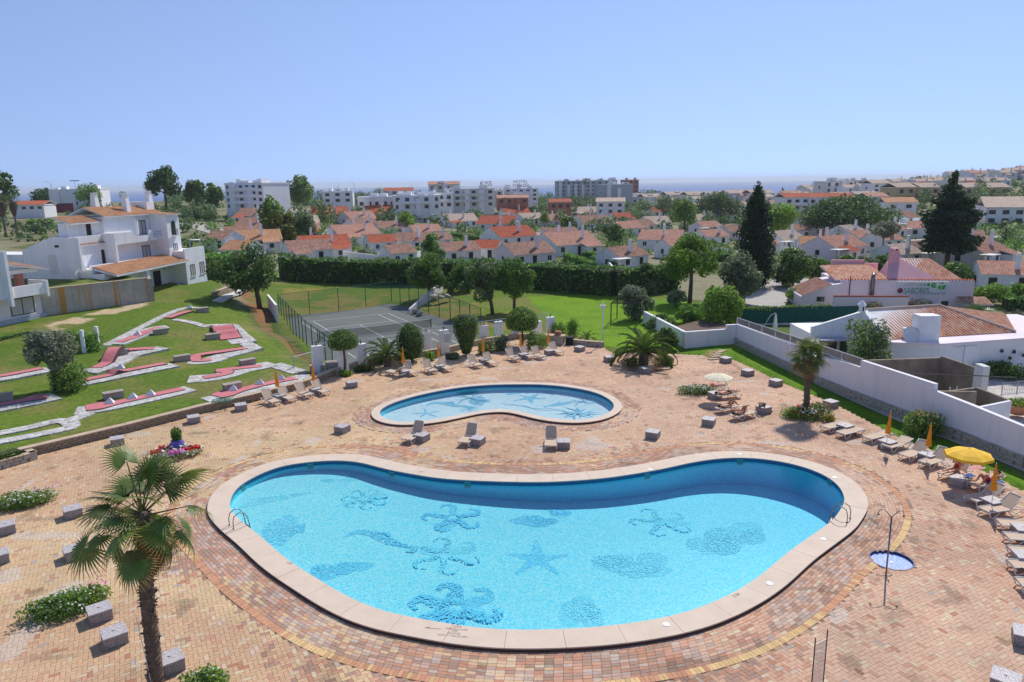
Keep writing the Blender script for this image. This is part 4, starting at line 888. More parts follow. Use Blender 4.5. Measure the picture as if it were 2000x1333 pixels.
p_ = un(1886, 936, .45); open_parasol("open yellow parasol shading the person in red", (p_[0], p_[1], .45), 1.62, 1.1, 8, m_yellow, .14, (.02, .03))
p_ = un(1402, 771, .45); open_parasol("open cream parasol above the sunbathers", (p_[0], p_[1], .45), 1.55, 1.0, 10, m_cream, .03, (-.0, .02))
# ---- shower
m_steel = M("steel", (.42, .42, .43), .3, .1, 8, metal=1.0); m_dsteel = M("dull_steel", (.22, .21, .20), .4, .15, 8, metal=.8)
m_bmos = mosaic("shower_mosaic", (.16, .26, .66), (.24, .36, .78), (.44, .56, .88), .05); m_rim = M("shower_rim", (.08, .07, .14), .5, .2)
t_ = thing("shower_basin", "round sunken shower tray with blue mosaic floor", "shower tray", tuple(SHOWER)); cc = sh_c-SHOWER[:2]
flat_mesh("tray_floor", cc*1.0, [], -.10, m_bmos, t_); b_ = MB(); n = len(cc); b_.add([(x, y, .012) for x, y in cc]+[(x, y, -.10) for x, y in cc]+[(x*1.06, y*1.06, .012) for x, y in cc], [((i+1) % n, i, n+i, n+(i+1) % n) for i in range(n)]+[(i, (i+1) % n, 2*n+(i+1) % n, 2*n+i) for i in range(n)]); b_.build("rim", m_rim, t_)
b_ = MB(); b_.lathe([(.05, -.098), (.05, -.09)], 10); b_.build("drain", m_steel, t_)
sb = D(1730, 1128); t_ = thing("outdoor_shower", "steel outdoor shower post with two arching heads and tripod foot", "shower", tuple(sb)); Ht = 2.5
b_ = MB(); b_.tube([(0, 0, 0.02), (.06, .14, Ht)], .032, 10); b_.build("post", m_dsteel, t_, True)
for sx, sy in ((-1, .35), (1, -.1)):
    b_ = MB(); b_.tube([(.06, .14, Ht-.05), (.06+.16*sx, .14+.16*sy, Ht+.16), (.06+.30*sx, .14+.3*sy, Ht+.27), (.06+.42*sx, .14+.42*sy, Ht+.20), (.06+.44*sx, .14+.44*sy, Ht+.08)], .017, 8); a = b_.build("shower_arm", m_dsteel, t_, True)
    b_ = MB(); b_.lathe([(.015, .04), (.05, 0), (.05, -.02)], 12, (.06+.44*sx, .14+.44*sy, Ht+.03)); b_.build("shower_head", m_dsteel, a, True)
for k_ in range(3):
    a = k_*2.09+.4; b_ = MB(); b_.tube([(0, 0, .05), (.22*math.cos(a), .22*math.sin(a), .03), (.32*math.cos(a), .32*math.sin(a), .02), (.33*math.cos(a), .33*math.sin(a), .08)], .014, 6); b_.build("foot", m_dsteel, t_, True)
# ---- pool ladders
def ladder(label, px, py, rad):
    p_ = un(px, py, COPZ); t_ = thing("pool_ladder", label, "pool ladder", (p_[0], p_[1], COPZ), rad); n = 6
    for y in (-.25, .25):
        b_ = MB(); b_.tube([(-.55, y, 0), (-.55, y, .35), (-.48, y, .58), (-.25, y, .70), (-.02, y, .62), (.12, y, .35), (.18, y, 0), (.18, y, -.9)], .021, 8); b_.build("handrail", m_dsteel, t_, True)
        b_ = MB(); b_.lathe([(.05, 0.003), (.05, .02), (.025, .03)], 10, (-.55, y, 0)); b_.build("anchor_plate", m_dsteel, t_)
    for z in (-.22, -.50, -.78): b_ = MB(); b_.box(.13, .24, -.25, .25, z, z+.03); b_.build("tread", m_dsteel, t_)
nor = normals2(POOL)
for px, py, lb in ((471, 1022, "steel pool ladder at the shallow left end"), (1632, 1012, "steel pool ladder at the deep right end")):
    q = un(px, py, COPZ)[:2]; i = np.argmin(np.linalg.norm(POOL-q, axis=1)); d = -nor[i]; e_ = POOL[i]-nor[i]*-.02
    p_ = e_; o_ = None
    t_px = (p_[0], p_[1]); ang = math.atan2(d[1], d[0]); ladder(lb, px, py, ang); bpy.data.objects[[o.name for o in COL.objects if o.name.startswith("pool_ladder")][-1]].location = (POOL[i][0], POOL[i][1], COPZ)
# ---- lids and lettering on the coping, inlets on the wall
m_white = M("white_plastic", (.80, .80, .78), .5, .04); m_ink = M("worn_black_paint", (.26, .21, .18), .8, .2, 20); m_teal = M("skimmer_green", (.06, .38, .38), .4, .1)
for px, py in ((1301, 1220), (1503, 1140), (1608, 1053), (1630, 933), (1444, 887), (1270, 917)):
    q = un(px, py, COPZ)[:2]; b_ = MB(); b_.lathe([(.13, COPZ-.002), (.13, COPZ+.012), (.11, COPZ+.016)], 20, (q[0], q[1], 0)); b_.build("skimmer_lid", m_white, pool)
for px, py in ((602, 912), (762, 927), (915, 946), (1275, 930), (1450, 899), (1612, 940), (478, 950)):
    q = un(px, py, .0)[:2]; i = np.argmin(np.linalg.norm(POOL-q, axis=1)); d = -nor[i]; tg = np.array([-d[1], d[0]]); c_ = POOL[i]+d*.012; b_ = MB()
    a0 = c_-tg*.17; a1 = c_+tg*.17; b_.add([(a0[0], a0[1], -.30), (a1[0], a1[1], -.30), (a1[0], a1[1], .04), (a0[0], a0[1], .04)]+[(a0[0]-d[0]*.02, a0[1]-d[1]*.02, z) for z in (-.30, .04)], [(0, 1, 2, 3)]); b_.build("wall_inlet", m_teal, pool)
def text(name, s_, px, py, size, ang, parent, mat, z=COPZ, sx=1.0):
    cu = bpy.data.curves.new(name, 'FONT'); cu.body = s_; cu.size = size; cu.align_x = 'CENTER'; cu.align_y = 'CENTER'; cu.extrude = .0; cu.materials.append(mat)
    oc = bpy.data.objects.new(name, cu); COL.objects.link(oc); bpy.context.view_layer.update(); me = bpy.data.meshes.new_from_object(oc.evaluated_get(bpy.context.evaluated_depsgraph_get())); bpy.data.objects.remove(oc); me.name = name; o_ = link(bpy.data.objects.new(name, me), parent); q = un(px, py, z); o_.location = (q[0], q[1], z+.005); o_.rotation_euler = (0, 0, R(ang)); o_.scale = (sx, 1, 1); return o_
for s_, px, py in (("NÃO", 893, 1224.5), ("MERGULHAR", 892, 1229.5), ("NO", 888, 1233), ("DIVING", 886, 1237.5), ("NICHT TAUCHEN", 884, 1242.5)): text("coping_lettering", s_, px, py, .135, -9, pool, m_ink)
q = un(845, 1228, COPZ); b_ = MB()
for pts in ([(.30, .012), (-.28, .012), (-.28, -.012), (.30, -.012)], [(-.28, .012), (-.12, .09), (-.10, .07), (-.24, 0)], ): b_.add([(x, y, COPZ+.005) for x, y in pts], [tuple(range(len(pts)))])
o_ = b_.build("coping_arrow", m_ink, pool); o_.location = (q[0], q[1], 0); o_.rotation_euler = (0, 0, R(-9))
for s_, px, py in (("1.50", 565, 1100), ("2.50", 1438, 1163), ("1.80", 820, 922)): text("depth_mark", s_, px, py, .2, -35 if px < 600 else (30 if px > 1400 else -8), pool, m_ink)
# ---- freestanding wire panel in the foreground
g0, g1_ = D(1584, 1352), D(1607, 1340); t_ = thing("wire_panel", "narrow wire mesh panel between two thin dark posts in the foreground", "mesh panel", tuple(g0)); dx = g1_-g0
m_rust = M("dark_iron", (.05, .04, .04), .7, .3, 10, metal=.4); m_wire = M("pale_wire", (.45, .43, .44), .5, .1)
for q, h in (((0, 0), 1.85), ((dx[0], dx[1]), 1.95)): b_ = MB(); b_.tube([(q[0], q[1], 0.0), (q[0], q[1], h)], .018, 6); b_.build("post", m_rust, t_)
b_ = MB()
for i in range(15): f = (i+.5)/15; b_.tube([(dx[0]*f, dx[1]*f, .05), (dx[0]*f, dx[1]*f, 1.6)], .0035, 4)
for i in range(30): z = .05+1.55*i/29; b_.tube([(0, 0, z), (dx[0], dx[1], z)], .0035, 4)
b_.build("wire_mesh", m_wire, t_)["kind"] = "stuff"
b_ = MB(); b_.tube([(0, 0, 1.62), (dx[0], dx[1], 1.64)], .012, 6); b_.build("top_rail", m_pole, t_)

# ================================================================== PEOPLE on the loungers
m_skin = M("skin", (.56, .30, .20), .55, .08, 6); m_skin2 = M("tanned_skin", (.42, .20, .12), .55, .08, 6); m_red = M("red_cloth", (.55, .02, .015), .7, .1, 10); m_black = M("black_cloth", (.02, .02, .022), .8, .2, 10); m_hair = M("dark_hair", (.025, .018, .014), .7, .3, 20); m_bluecl = M("blue_towel", (.04, .13, .42), .85, .2, 12); m_pinkcl = M("patterned_pink_towel", (.62, .28, .28), .85, .5, 14)
def skin_obj(name, verts, edges, rad, mat, parent, root=0, sub=2):
    me = bpy.data.meshes.new(name); me.from_pydata(verts, edges, []); o_ = bpy.data.objects.new(name, me); me.materials.append(mat); link(o_, parent)
    o_.modifiers.new("skin", 'SKIN'); 
    if not me.skin_vertices: me.attributes.new("skin", 'FLOAT', 'POINT')
    for i, r_ in enumerate(rad): me.skin_vertices[0].data[i].radius = (r_, r_) if not isinstance(r_, tuple) else r_
    me.skin_vertices[0].data[root].use_root = True
    s_ = o_.modifiers.new("sub", 'SUBSURF'); s_.levels = s_.render_levels = sub
    for p_ in me.polygons: p_.use_smooth = True
    return o_
def person(label, loc, rz, J, skin, clothes, hair=True, z=0.0):
    """J: joint positions in lounger coordinates (x towards the head, z up)"""
    t_ = thing("person", label, "person", (loc[0], loc[1], z), rz)
    V, E_, Rr = [], [], []
    def add(n, p_, r_, par=None): V.append(tuple(p_)); Rr.append(r_); idx[n] = len(V)-1; (E_.append((idx[par], idx[n])) if par else None)
    idx = {}
    add("pel", J["pel"], (.16, .115)); add("wai", J["wai"], (.135, .10), "pel"); add("che", J["che"], (.165, .115), "wai"); add("nec", J["nec"], .058, "che"); 
    hd = np.array(J["head"]); nk = np.array(J["nec"]); u = (hd-nk)/np.linalg.norm(hd-nk)
    add("jaw", nk+u*.10, (.070, .075), "nec"); add("cra", nk+u*.20, (.078, .092), "jaw"); add("top", nk+u*.27, .05, "cra")
    for s_ in ("l", "r"):
        add("hip"+s_, J["hip"+s_], .10, "pel"); add("kne"+s_, J["kne"+s_], .062, "hip"+s_); m = .55*np.array(J["kne"+s_])+.45*np.array(J["ank"+s_]); add("cal"+s_, m, .06, "kne"+s_); add("ank"+s_, J["ank"+s_], .037, "cal"+s_); add("toe"+s_, J["toe"+s_], .034, "ank"+s_)
        add("sho"+s_, J["sho"+s_], .062, "che"); add("elb"+s_, J["elb"+s_], .043, "sho"+s_); add("wri"+s_, J["wri"+s_], .029, "elb"+s_)
        wv = np.array(J["wri"+s_]); d = wv-np.array(J["elb"+s_]); d /= np.linalg.norm(d); side = np.cross(d, [0, 0, 1.0]); side /= np.linalg.norm(side)+1e-9; pl = wv+d*.07; add("pal"+s_, pl, (.034, .018), "wri"+s_)
        for k_ in range(4):
            q = pl+d*.045+side*(.024*(k_-1.5)); add(f"f{k_}{s_}", q, .009, "pal"+s_); add(f"g{k_}{s_}", q+d*(.035-.006*abs(k_-1.3))+np.array([0, 0, -.012]), .007, f"f{k_}{s_}")
        add("th"+s_, pl-d*.01+side*.045, .010, "pal"+s_); add("tj"+s_, pl+d*.025+side*.06, .008, "th"+s_)
    body = skin_obj("body", V, E_, Rr, skin, t_, 0, 2)
    if hair:
        c_ = nk+u*.215-np.array([0, 0, 0]); b_ = MB(); b_.lathe([(.001, .115), (.06, .10), (.098, .05), (.105, 0), (.095, -.04), (.07, -.055)], 12)
        o_ = b_.build("hair", m_hair, t_, True); o_.location = tuple(c_+np.array([.0, 0, .0])); o_.rotation_mode = 'QUATERNION'; o_.rotation_quaternion = Vector(tuple(u*.8+np.array([.5, 0, -.1]))).to_track_quat('Z', 'Y')
        f_ = MB(); fwd = np.cross(u, [0, 1.0, 0]); fwd /= np.linalg.norm(fwd); fwd = -fwd if fwd[2] < -.2 and abs(u[2]) < .7 else fwd
        fc = nk+u*.15+fwd*.085; f_.lathe([(.004, .03), (.014, 0), (.006, -.03)], 6); o2 = f_.build("nose", skin, t_, True); o2.location = tuple(fc)
    for cn, mat, parts, k_ in clothes:
        b_ = MB()                                     # fitted garment sleeves round the same limbs
        for a, b2, f in parts:
            pa, pb = np.array(V[idx[a]]), np.array(V[idx[b2]]); q = pa+(pb-pa)*f; d = (q-pa)*.12
            r0, r1 = [(.135 if nm_ in ("pel", "wai", "che") else .105 if nm_.startswith("hip") else .085)*(1+.25*(k_-1.3)) for nm_ in (a, b2)]
            b_.tube([tuple(pa-d), tuple((pa+q)/2), tuple(q+d*.3)], [r0, (r0+r1)/2*1.02, r1], 10)
        b_.build(cn, mat, t_, True)
    return t_
def lying(kz=0, bend_r=0.0, bend_l=0.0, cross=False, arms="side", zs=.34, back=0.0, foot_up=0.0):
    z0 = zs+.11; J = {}
    ca, sa = math.cos(back), math.sin(back); hx = 1.05
    def up(dist, y=0, dz=0): return (hx+dist*ca-dz*sa, y, z0+dist*sa+dz*ca)
    J["pel"] = (hx, 0, z0); J["wai"] = up(.17); J["che"] = up(.40); J["nec"] = up(.60, 0, .01); J["head"] = up(.85, 0, .05)
    for s_, sg, bd in (("l", 1, bend_l), ("r", -1, bend_r)):
        J["hip"+s_] = (hx-.05, .10*sg, z0-.005); th = bd
        k_ = (hx-.05-.44*math.cos(th), .12*sg, z0-.01+.44*math.sin(th)); J["kne"+s_] = k_
        sh_ = -th*1.05 if bd > .05 else 0.0
        J["ank"+s_] = (k_[0]-.43*math.cos(sh_), .13*sg, max(zs+.06, k_[2]+.43*math.sin(sh_)+foot_up*(s_ == "l"))); a = J["ank"+s_]; J["toe"+s_] = (a[0]-.07, a[1]+.03*sg, a[2]+.15) if bd < .5 else (a[0]-.16, a[1]+.02*sg, a[2]-.02)
        J["sho"+s_] = up(.50, .19*sg)
        if arms == "side": J["elb"+s_] = up(.24, .27*sg, -.01); J["wri"+s_] = up(.02, .29*sg, .03)
        elif arms == "head": J["elb"+s_] = up(.72, .36*sg, .02); J["wri"+s_] = up(.86, .14*sg, .04)
        else: J["elb"+s_] = up(.24, .27*sg, .02); J["wri"+s_] = up(.30, .06*sg, .17)
    return J
SHORTS = [("pel", "wai", .35), ("pel", "hipl", 1.0), ("pel", "hipr", 1.0), ("hipl", "knel", .55), ("hipr", "kner", .55)]
BRIEFS = [("pel", "wai", .2), ("pel", "hipl", .9), ("pel", "hipr", .9)]
SUIT = [("pel", "wai", 1.0), ("wai", "che", .8), ("pel", "hipl", .8), ("pel", "hipr", .8)]
# group under the cream parasol: heads to the left
for (px, py, an_, lb, J, sk, cl, gl) in [
    (1421,763,186,"person lying on the back lounger under the cream parasol",lying(arms="head"),m_skin,[("swimsuit", m_red, SUIT, 1.28)],"lounger at the back under the cream parasol"),
    (1444,776,194,"person in black shorts lying beside the cream parasol",lying(bend_r=.25, bend_l=.15),m_skin,[("shorts", m_black, SHORTS, 1.4)],"lounger with the person in black shorts"),
    (1446,800,205,"tanned person with bent knees on the middle lounger",lying(bend_r=.95, bend_l=.8),m_skin2,[("briefs", m_black, BRIEFS, 1.35)],"lounger with the tanned person with bent knees"),
    (1470,812,212,"person with one leg raised high on the front lounger",lying(bend_r=.9, bend_l=1.15, foot_up=.42, arms="belly"),m_skin2,[("briefs", m_red, BRIEFS, 1.35)],"front lounger with the person raising one leg")]:
    lounger(px, py, an_, 0, gl, GE); q = D(px, py); person(lb, q, R(an_), J, sk, cl)
q = D(1842, 939); Js = lying(back=R(78), arms="belly", bend_l=.12, bend_r=.05); person("person in red swimsuit sitting up on the lounger under the yellow parasol", q, R(26), Js, m_skin, [("swimsuit", m_red, SUIT, 1.3)])
q = D(1898, 960); person("person in red shorts lying on a lounger with knees bent", q, R(22), lying(bend_r=1.0, bend_l=.85, back=R(16), arms="head"), m_skin, [("shorts", m_red, SHORTS, 1.4)])
def cloth(name, label, cat, px, py, z, mat, w_=.6, d_=.4, h=.12, rz=0):
    q = un(px, py, z); n = 9; V = []; 
    for i in range(n):
        for j in range(n):
            u, v = i/(n-1)-.5, j/(n-1)-.5; V.append((u*w_*(1+.2*math.sin(9*v)), v*d_*(1+.2*math.sin(8*u)), h*(.35+.5*vnoise(u*7+px, v*7+py, 1.0)[()])*max(0, 1-2.2*max(abs(u), abs(v))**2)+.012))
    b_ = MB(); m_ = len(V); b_.add(V+[(x, y, 0.0) for x, y, zz in V], [(i*n+j, (i+1)*n+j, (i+1)*n+j+1, i*n+j+1) for i in range(n-1) for j in range(n-1)])
    o_ = b_.build(name, mat, None, True); o_.location = tuple(q); o_.rotation_euler = (0, 0, R(rz)); tag(o_, label, cat); return o_
cloth("beach_towel", "patterned pink towel draped over the raised lounger back", "towel", 1908, 915, .62, m_pinkcl, .7, .5, .12, 30)
cloth("beach_bag", "blue bag on the box table under the yellow parasol", "bag", 1893, 932, .45, m_bluecl, .5, .35, .22, 20)
cloth("blue_towel", "blue towel hanging beside the lying person", "towel", 1945, 945, .36, m_bluecl, .5, .45, .3, 40)
cloth("folded_towel", "white and blue towel on the ground beside the lounger", "towel", 1930, 968, 0.01, M("striped_towel", (.45, .5, .66), .9, .4, 14), .5, .3, .1, 30)
# coiled hose on its box, sandals, small things
m_hose = M("black_hose", (.02, .02, .022), .5, .2); q = un(1488, 795, .45); b_ = MB(); pts = []
for i in range(70): a = i*.36; r_ = .20+.07*math.sin(i*.7)+.0014*i; pts.append((r_*math.cos(a), r_*math.sin(a), .03+.003*i+.03*math.sin(i*1.1)))
b_.tube(pts, .022, 6); o_ = b_.build("coiled_hose", m_hose, None, True); o_.location = tuple(q); tag(o_, "coiled black hose lying on the box table by the sunbathers", "hose")
for k_, (px, py, z, lb) in enumerate([(1994,1112,.36,"dark sandal on the flat lounger at the right edge"),(1508,805,0.0,"dark sandal on the bricks beside the hose table"),(1470,811,0.0,"small dark sandal on the bricks before the front lounger")]):
    q = un(px, py, z); b_ = MB(); b_.prism([(.13*math.cos(a)*(1.0), .048*math.sin(a)*(1+.25*math.cos(a))) for a in np.linspace(0, 2*math.pi, 14, endpoint=False)], 0.005, .03); o_ = b_.build("sandal", m_black); o_.location = tuple(q); o_.rotation_euler = (0, 0, k_*1.1); tag(o_, lb, "sandal")
    b_ = MB(); b_.tube([(.02, -.045, .03), (.05, 0, .065), (.02, .045, .03)], .01, 5); b_.build("strap", m_black, o_)
# ================================================================== FLOWER BEDS AND PALMS OF THE TERRACE
W_, PK, RD, MG = (.85, .84, .82), (.75, .42, .55), (.62, .02, .02), (.72, .20, .50)
def bed(name, label, px, py, w_, d_, h, rz, flowers, cols=MID+LIME, n=3200, size=.06, fs=.04, k_=30): q = D(px, py); return shrub(name, label, q, w_, d_, h*1.45, n, size, cols, k_, flowers, fs, R(rz), None, "flower bed", False)
bed("flower_bed", "daisy bed with white and pink flowers at the left edge", 45, 985, 3.4, 1.7, .55, 30, [(W_, 190, None), (PK, 60, (.6, .1, .4)), (PK, 25, None)])
bed("flower_bed", "green flower bed with white daisies left of the fan palm", 130, 1195, 3.0, 1.5, .55, 38, [(W_, 95, None), (MG, 26, (.75, .5, .2))], LIME+MID, 4200)
bed("flower_bed", "low flowering plants at the bottom edge right of fan palm", 400, 1345, 1.5, 1.0, .5, 10, [(W_, 40, None)], LIME+MID, 1600)
bed("flower_bed", "low bed of white flowers beside the cream parasol", 1362, 769, 3.2, 1.6, .5, 10, [(W_, 210, None)], MID, 2200)
bed("flower_bed", "white edged bed of red and pink flowers around the blue pot", 337, 893, 3.4, 1.9, .45, 25, [(W_, 170, None), (RD, 110, (-.1, .55, .32)), (RD, 90, (.62, -.35, .28)), (RD, 50, (-.45, .0, .2)), (MG, 130, (.15, -.6, .25))], MID+GREEN, 1800, .05, .075)
q = D(348, 884); t_ = thing("flower_pot", "glazed blue pot with a leafy plant in the flower bed", "pot", tuple(q)); b_ = MB(); b_.lathe([(.16, .12), (.30, .2), (.42, .42), (.40, .62), (.30, .74), (.33, .78), (.29, .79), (.26, .74)], 20); b_.build("pot", M("blue_glaze", (.16, .15, .50), .25, .2, 3), t_, True)
V, Fq_, cc = clump_leaves([(.18*math.cos(a), .18*math.sin(a), z, .13, .13, .22) for a in np.linspace(0, 5.2, 6) for z in (.9, 1.12, 1.3)], 420, .09, GREEN); npmesh("foliage", V, Fq_, m_leaf, t_, cc)
q = D(1580, 818); shrub("flower_bed", "red flowering shrubs around the slender palm", q+np.array([.3, .2, 0]), 3.2, 2.0, 1.05, 2600, .07, GREEN+MID, 26, [(RD, 110, None), ((.75, .35, .45), 30, None), (W_, 40, (-.3, -.6, .7))], .06, R(20), None, "flower bed", False)
q = D(1546, 815); shrub("green_shrub", "bright green cushion shrub left of the slender palm", q, 1.7, 1.5, .8, 1100, .06, LIME, 14, [(W_, 25, None)], .03)
q = D(1618, 825); shrub("yellow_shrub", "small yellow leaved shrub right of the slender palm", q, 1.0, .8, .55, 450, .06, [(.30, .26, .02), (.22, .24, .02)], 10)
q = un(1803, 850, .03); shrub("hibiscus_bush", "round green bush with red flowers on the grass strip", q, 2.3, 2.2, 1.75, 3200, .075, LIME[:1]+GREEN+MID, 26, [(RD, 38, None), ((.8, .4, .3), 16, None)], .06)
b_ = MB()
fan_palm("fan_palm", "tall shaggy fan palm in the left foreground with browning tips", D(305, 1336), 5.75, .22, .19, (.10, .3), 36, .92, 1.25, 28, 16, 200, 64)
fan_palm("fan_palm", "slender fan palm standing in the red flowers at right", D(1573, 812), 4.05, .20, .16, (.05, .1), 34, .85, .75, 24, 7, 60, 40)
b_ = MB(); pt = D(298, 1345); q0 = np.array([pt[0], pt[1], .02]); b_.tube([tuple(q0), tuple(np.array([D(305,1336)[0]-.2, D(305,1336)[1]-.24, 2.6]))], .012, 5); o_ = b_.build("white_cable", m_pole); tag(o_, "thin white cable running up the fan palm trunk", "cable")
feather_palm("feather_palm", "broad low feather palm with arching fronds near the white wall", D(1257, 712), 1.0, .42, 46, 3.7, None, 46)
q = D(1257, 715); shrub("palm_base_shrub", "green bushes at the foot of the broad feather palm, left one", q+np.array([-1.0, -.1, 0]), 1.5, 1.2, .9, 900, .08, MID, 14)
shrub("palm_base_shrub", "green bushes at the foot of the broad feather palm, right one", q+np.array([1.7, .3, 0]), 1.8, 1.3, .9, 1000, .08, MID, 14)
feather_palm("feather_palm", "feather palm behind the loungers beside the tennis court", D(757, 716)+np.array([0, 0, .0]), .9, .33, 34, 2.9, None, 40)
feather_palm("small_palm", "small young palm on the lawn beside the white lamp pole", G(1146, 668), .35, .2, 18, 1.7, None, 26)
# ================================================================== BUILDING KIT
def rooftile(name, pal):
    m, t, p, o = nt(name); uv = t.nodes.new("ShaderNodeUVMap"); uv.uv_map = "UVMap"
    fl = t.nodes.new("ShaderNodeVectorMath"); fl.operation = 'FLOOR'; t.links.new(uv.outputs[0], fl.inputs[0]); wnz = t.nodes.new("ShaderNodeTexWhiteNoise"); wnz.noise_dimensions = '2D'; t.links.new(fl.outputs[0], wnz.inputs["Vector"])
    c = ramp(t, wnz.outputs[0], [(0, pal[0]), (.5, pal[1]), (1, pal[2])]); co = texco(t)
    f = ramp(t, noise(t, .9, 6, .75, co, .5), [(.45, (0, 0, 0)), (.72, (.75, .75, .75))]); c = mix(t, f, c, pal[3])
    t.links.new(c, p.inputs["Base Color"]); p.inputs["Roughness"].default_value = .9; p.inputs["Specular IOR Level"].default_value = .15; return m
RT = {"red": rooftile("red_tiles", [(.40, .09, .045), (.48, .12, .06), (.54, .16, .08), (.42, .14, .08)]), "brown": rooftile("weathered_tiles", [(.32, .15, .095), (.41, .22, .15), (.50, .31, .23), (.22, .16, .13)]),
      "salmon": rooftile("salmon_tiles", [(.48, .22, .14), (.56, .28, .19), (.62, .36, .26), (.42, .26, .20)]), "orange": rooftile("ochre_tiles", [(.46, .21, .10), (.54, .27, .14), (.60, .34, .19), (.50, .30, .18)]),
      "beige": rooftile("beige_tiles", [(.50, .36, .26), (.58, .44, .33), (.64, .51, .40), (.46, .38, .32)]), "stripe": rooftile("fresh_tiles", [(.46, .18, .10), (.56, .27, .17), (.64, .40, .28), (.60, .40, .30)])}
m_wh = M("whitewash", (.86, .85, .85), .85, .05, .8, .15, 9, second=(.66, .64, .62), amt=.35, streak=.28); m_wh2 = M("aged_whitewash", (.80, .79, .79), .9, .06, .6, .2, 8, second=(.50, .49, .48), amt=.65, streak=.5); m_pinkw = M("pink_render", (.78, .40, .42), .9, .08, .6, .2, 8, second=(.74, .52, .55), amt=.5); m_pw = M("pink_white_render", (.82, .72, .75), .9, .06, .3, .2, 8, second=(.80, .55, .58), amt=.6)
m_cream = m_cream; m_glass = M("dark_glass", (.035, .04, .045), .12, .2, 2, spec=.6); m_frame = M("dark_frame", (.05, .035, .03), .6, .2); m_wframe = M("white_frame", (.75, .75, .74), .6, .05); m_curt = M("net_curtain", (.50, .47, .44), .9, .12, 9); m_doorm = M("dark_door", (.035, .022, .018), .7, .3, 3)
m_yell = M("ochre_render", (.62, .46, .25), .9, .08, 1); m_greyb = M("grey_render", (.44, .46, .50), .9, .08, .5); m_paleb = M("pale_render", (.70, .68, .64), .9, .06, .5); m_terra = M("terracotta_render", (.45, .19, .13), .85, .15, 1.2)
def roof_geo(polys, pitch=.30, amp=.05, course=.42):
    """tile surface: each poly = coplanar 3-D points, first two the eave; columns run up the slope"""
    V, Fq_, UV = [], [], []; off_u = 0
    for pl in polys:
        P = [np.array(q, float) for q in pl]; A = P[0]; eu = P[1]-A; Lu = np.linalg.norm(eu); eu /= Lu; n_ = np.cross(P[1]-A, P[2]-A); n_ /= np.linalg.norm(n_)
        if n_[2] < 0: n_ = -n_
        ev = np.cross(n_, eu); 
        if ev[2] < 0: ev = -ev
        q2 = [((p_-A)@eu, (p_-A)@ev) for p_ in P]; us = [q[0] for q in q2]; u0, u1 = min(us), max(us); nc = max(2, int((u1-u0)/pitch))
        def vr(u):
            hit = []
            for i in range(len(q2)):
                (a0, b0), (a1, b1) = q2[i], q2[(i+1) % len(q2)]
                if abs(a1-a0) < 1e-9:
                    if abs(u-a0) < 1e-6: hit += [b0, b1]
                elif min(a0, a1)-1e-9 <= u <= max(a0, a1)+1e-9: hit.append(b0+(b1-b0)*(u-a0)/(a1-a0))
            return (min(hit), max(hit)) if hit else (0, 0)
        fr = [0, .12, .34, .56, .68]; hh = [0, .75, 1.0, .75, 0]; pu = (u1-u0)/nc
        for c in range(nc):
            for k_ in range(5):
                ua = u0+(c+fr[k_])*pu; ub = u0+(c+(fr[k_+1] if k_ < 4 else 1.0))*pu; ha = hh[k_]*amp; hb = (hh[k_+1] if k_ < 4 else 0)*amp
                va, vb = vr(ua), vr(min(ub, u1)); b_ = len(V)
                for u, v, h_ in ((ua, va[0], ha), (ub, vb[0], hb), (ub, vb[1], hb), (ua, va[1], ha)): V.append(A+eu*u+ev*v+n_*h_); UV.append((u/pitch+off_u, v/course))
                Fq_.append((b_, b_+1, b_+2, b_+3))
        off_u += 97
    return np.array(V), np.array(Fq_), np.array(UV)
def roof(parent, polys, mat, pitch=.30, amp=.05, name="roof", thick=.10, course=.42, under=None):
    V, Fq_, UV = roof_geo(polys, pitch, amp, course); o_ = npmesh(name, V, Fq_, mat, parent, None, False, UV)
    b_ = MB()
    for pl in polys:
        n = len(pl); P = [np.array(q, float) for q in pl]; b_.add([tuple(q-[0, 0, .004]) for q in P]+[tuple(q-[0, 0, thick]) for q in P], [tuple(range(n)), tuple(range(2*n-1, n-1, -1))]+[(i, (i+1) % n, n+(i+1) % n, n+i) for i in range(n)])
    b_.build("roof_board", under or m_wh2, o_); return o_
def ridge(parent, a, b, mat, r=.09):
    bb = MB(); bb.tube([a, b], r, 6); return bb.build("ridge_tiles", mat, parent)
def vol(parent, name, x0, x1, y0, y1, z0, z1, mat, bevel=0): b_ = MB(); b_.box(x0, x1, y0, y1, z0, z1); return b_.build(name, mat, parent, bevel=bevel)
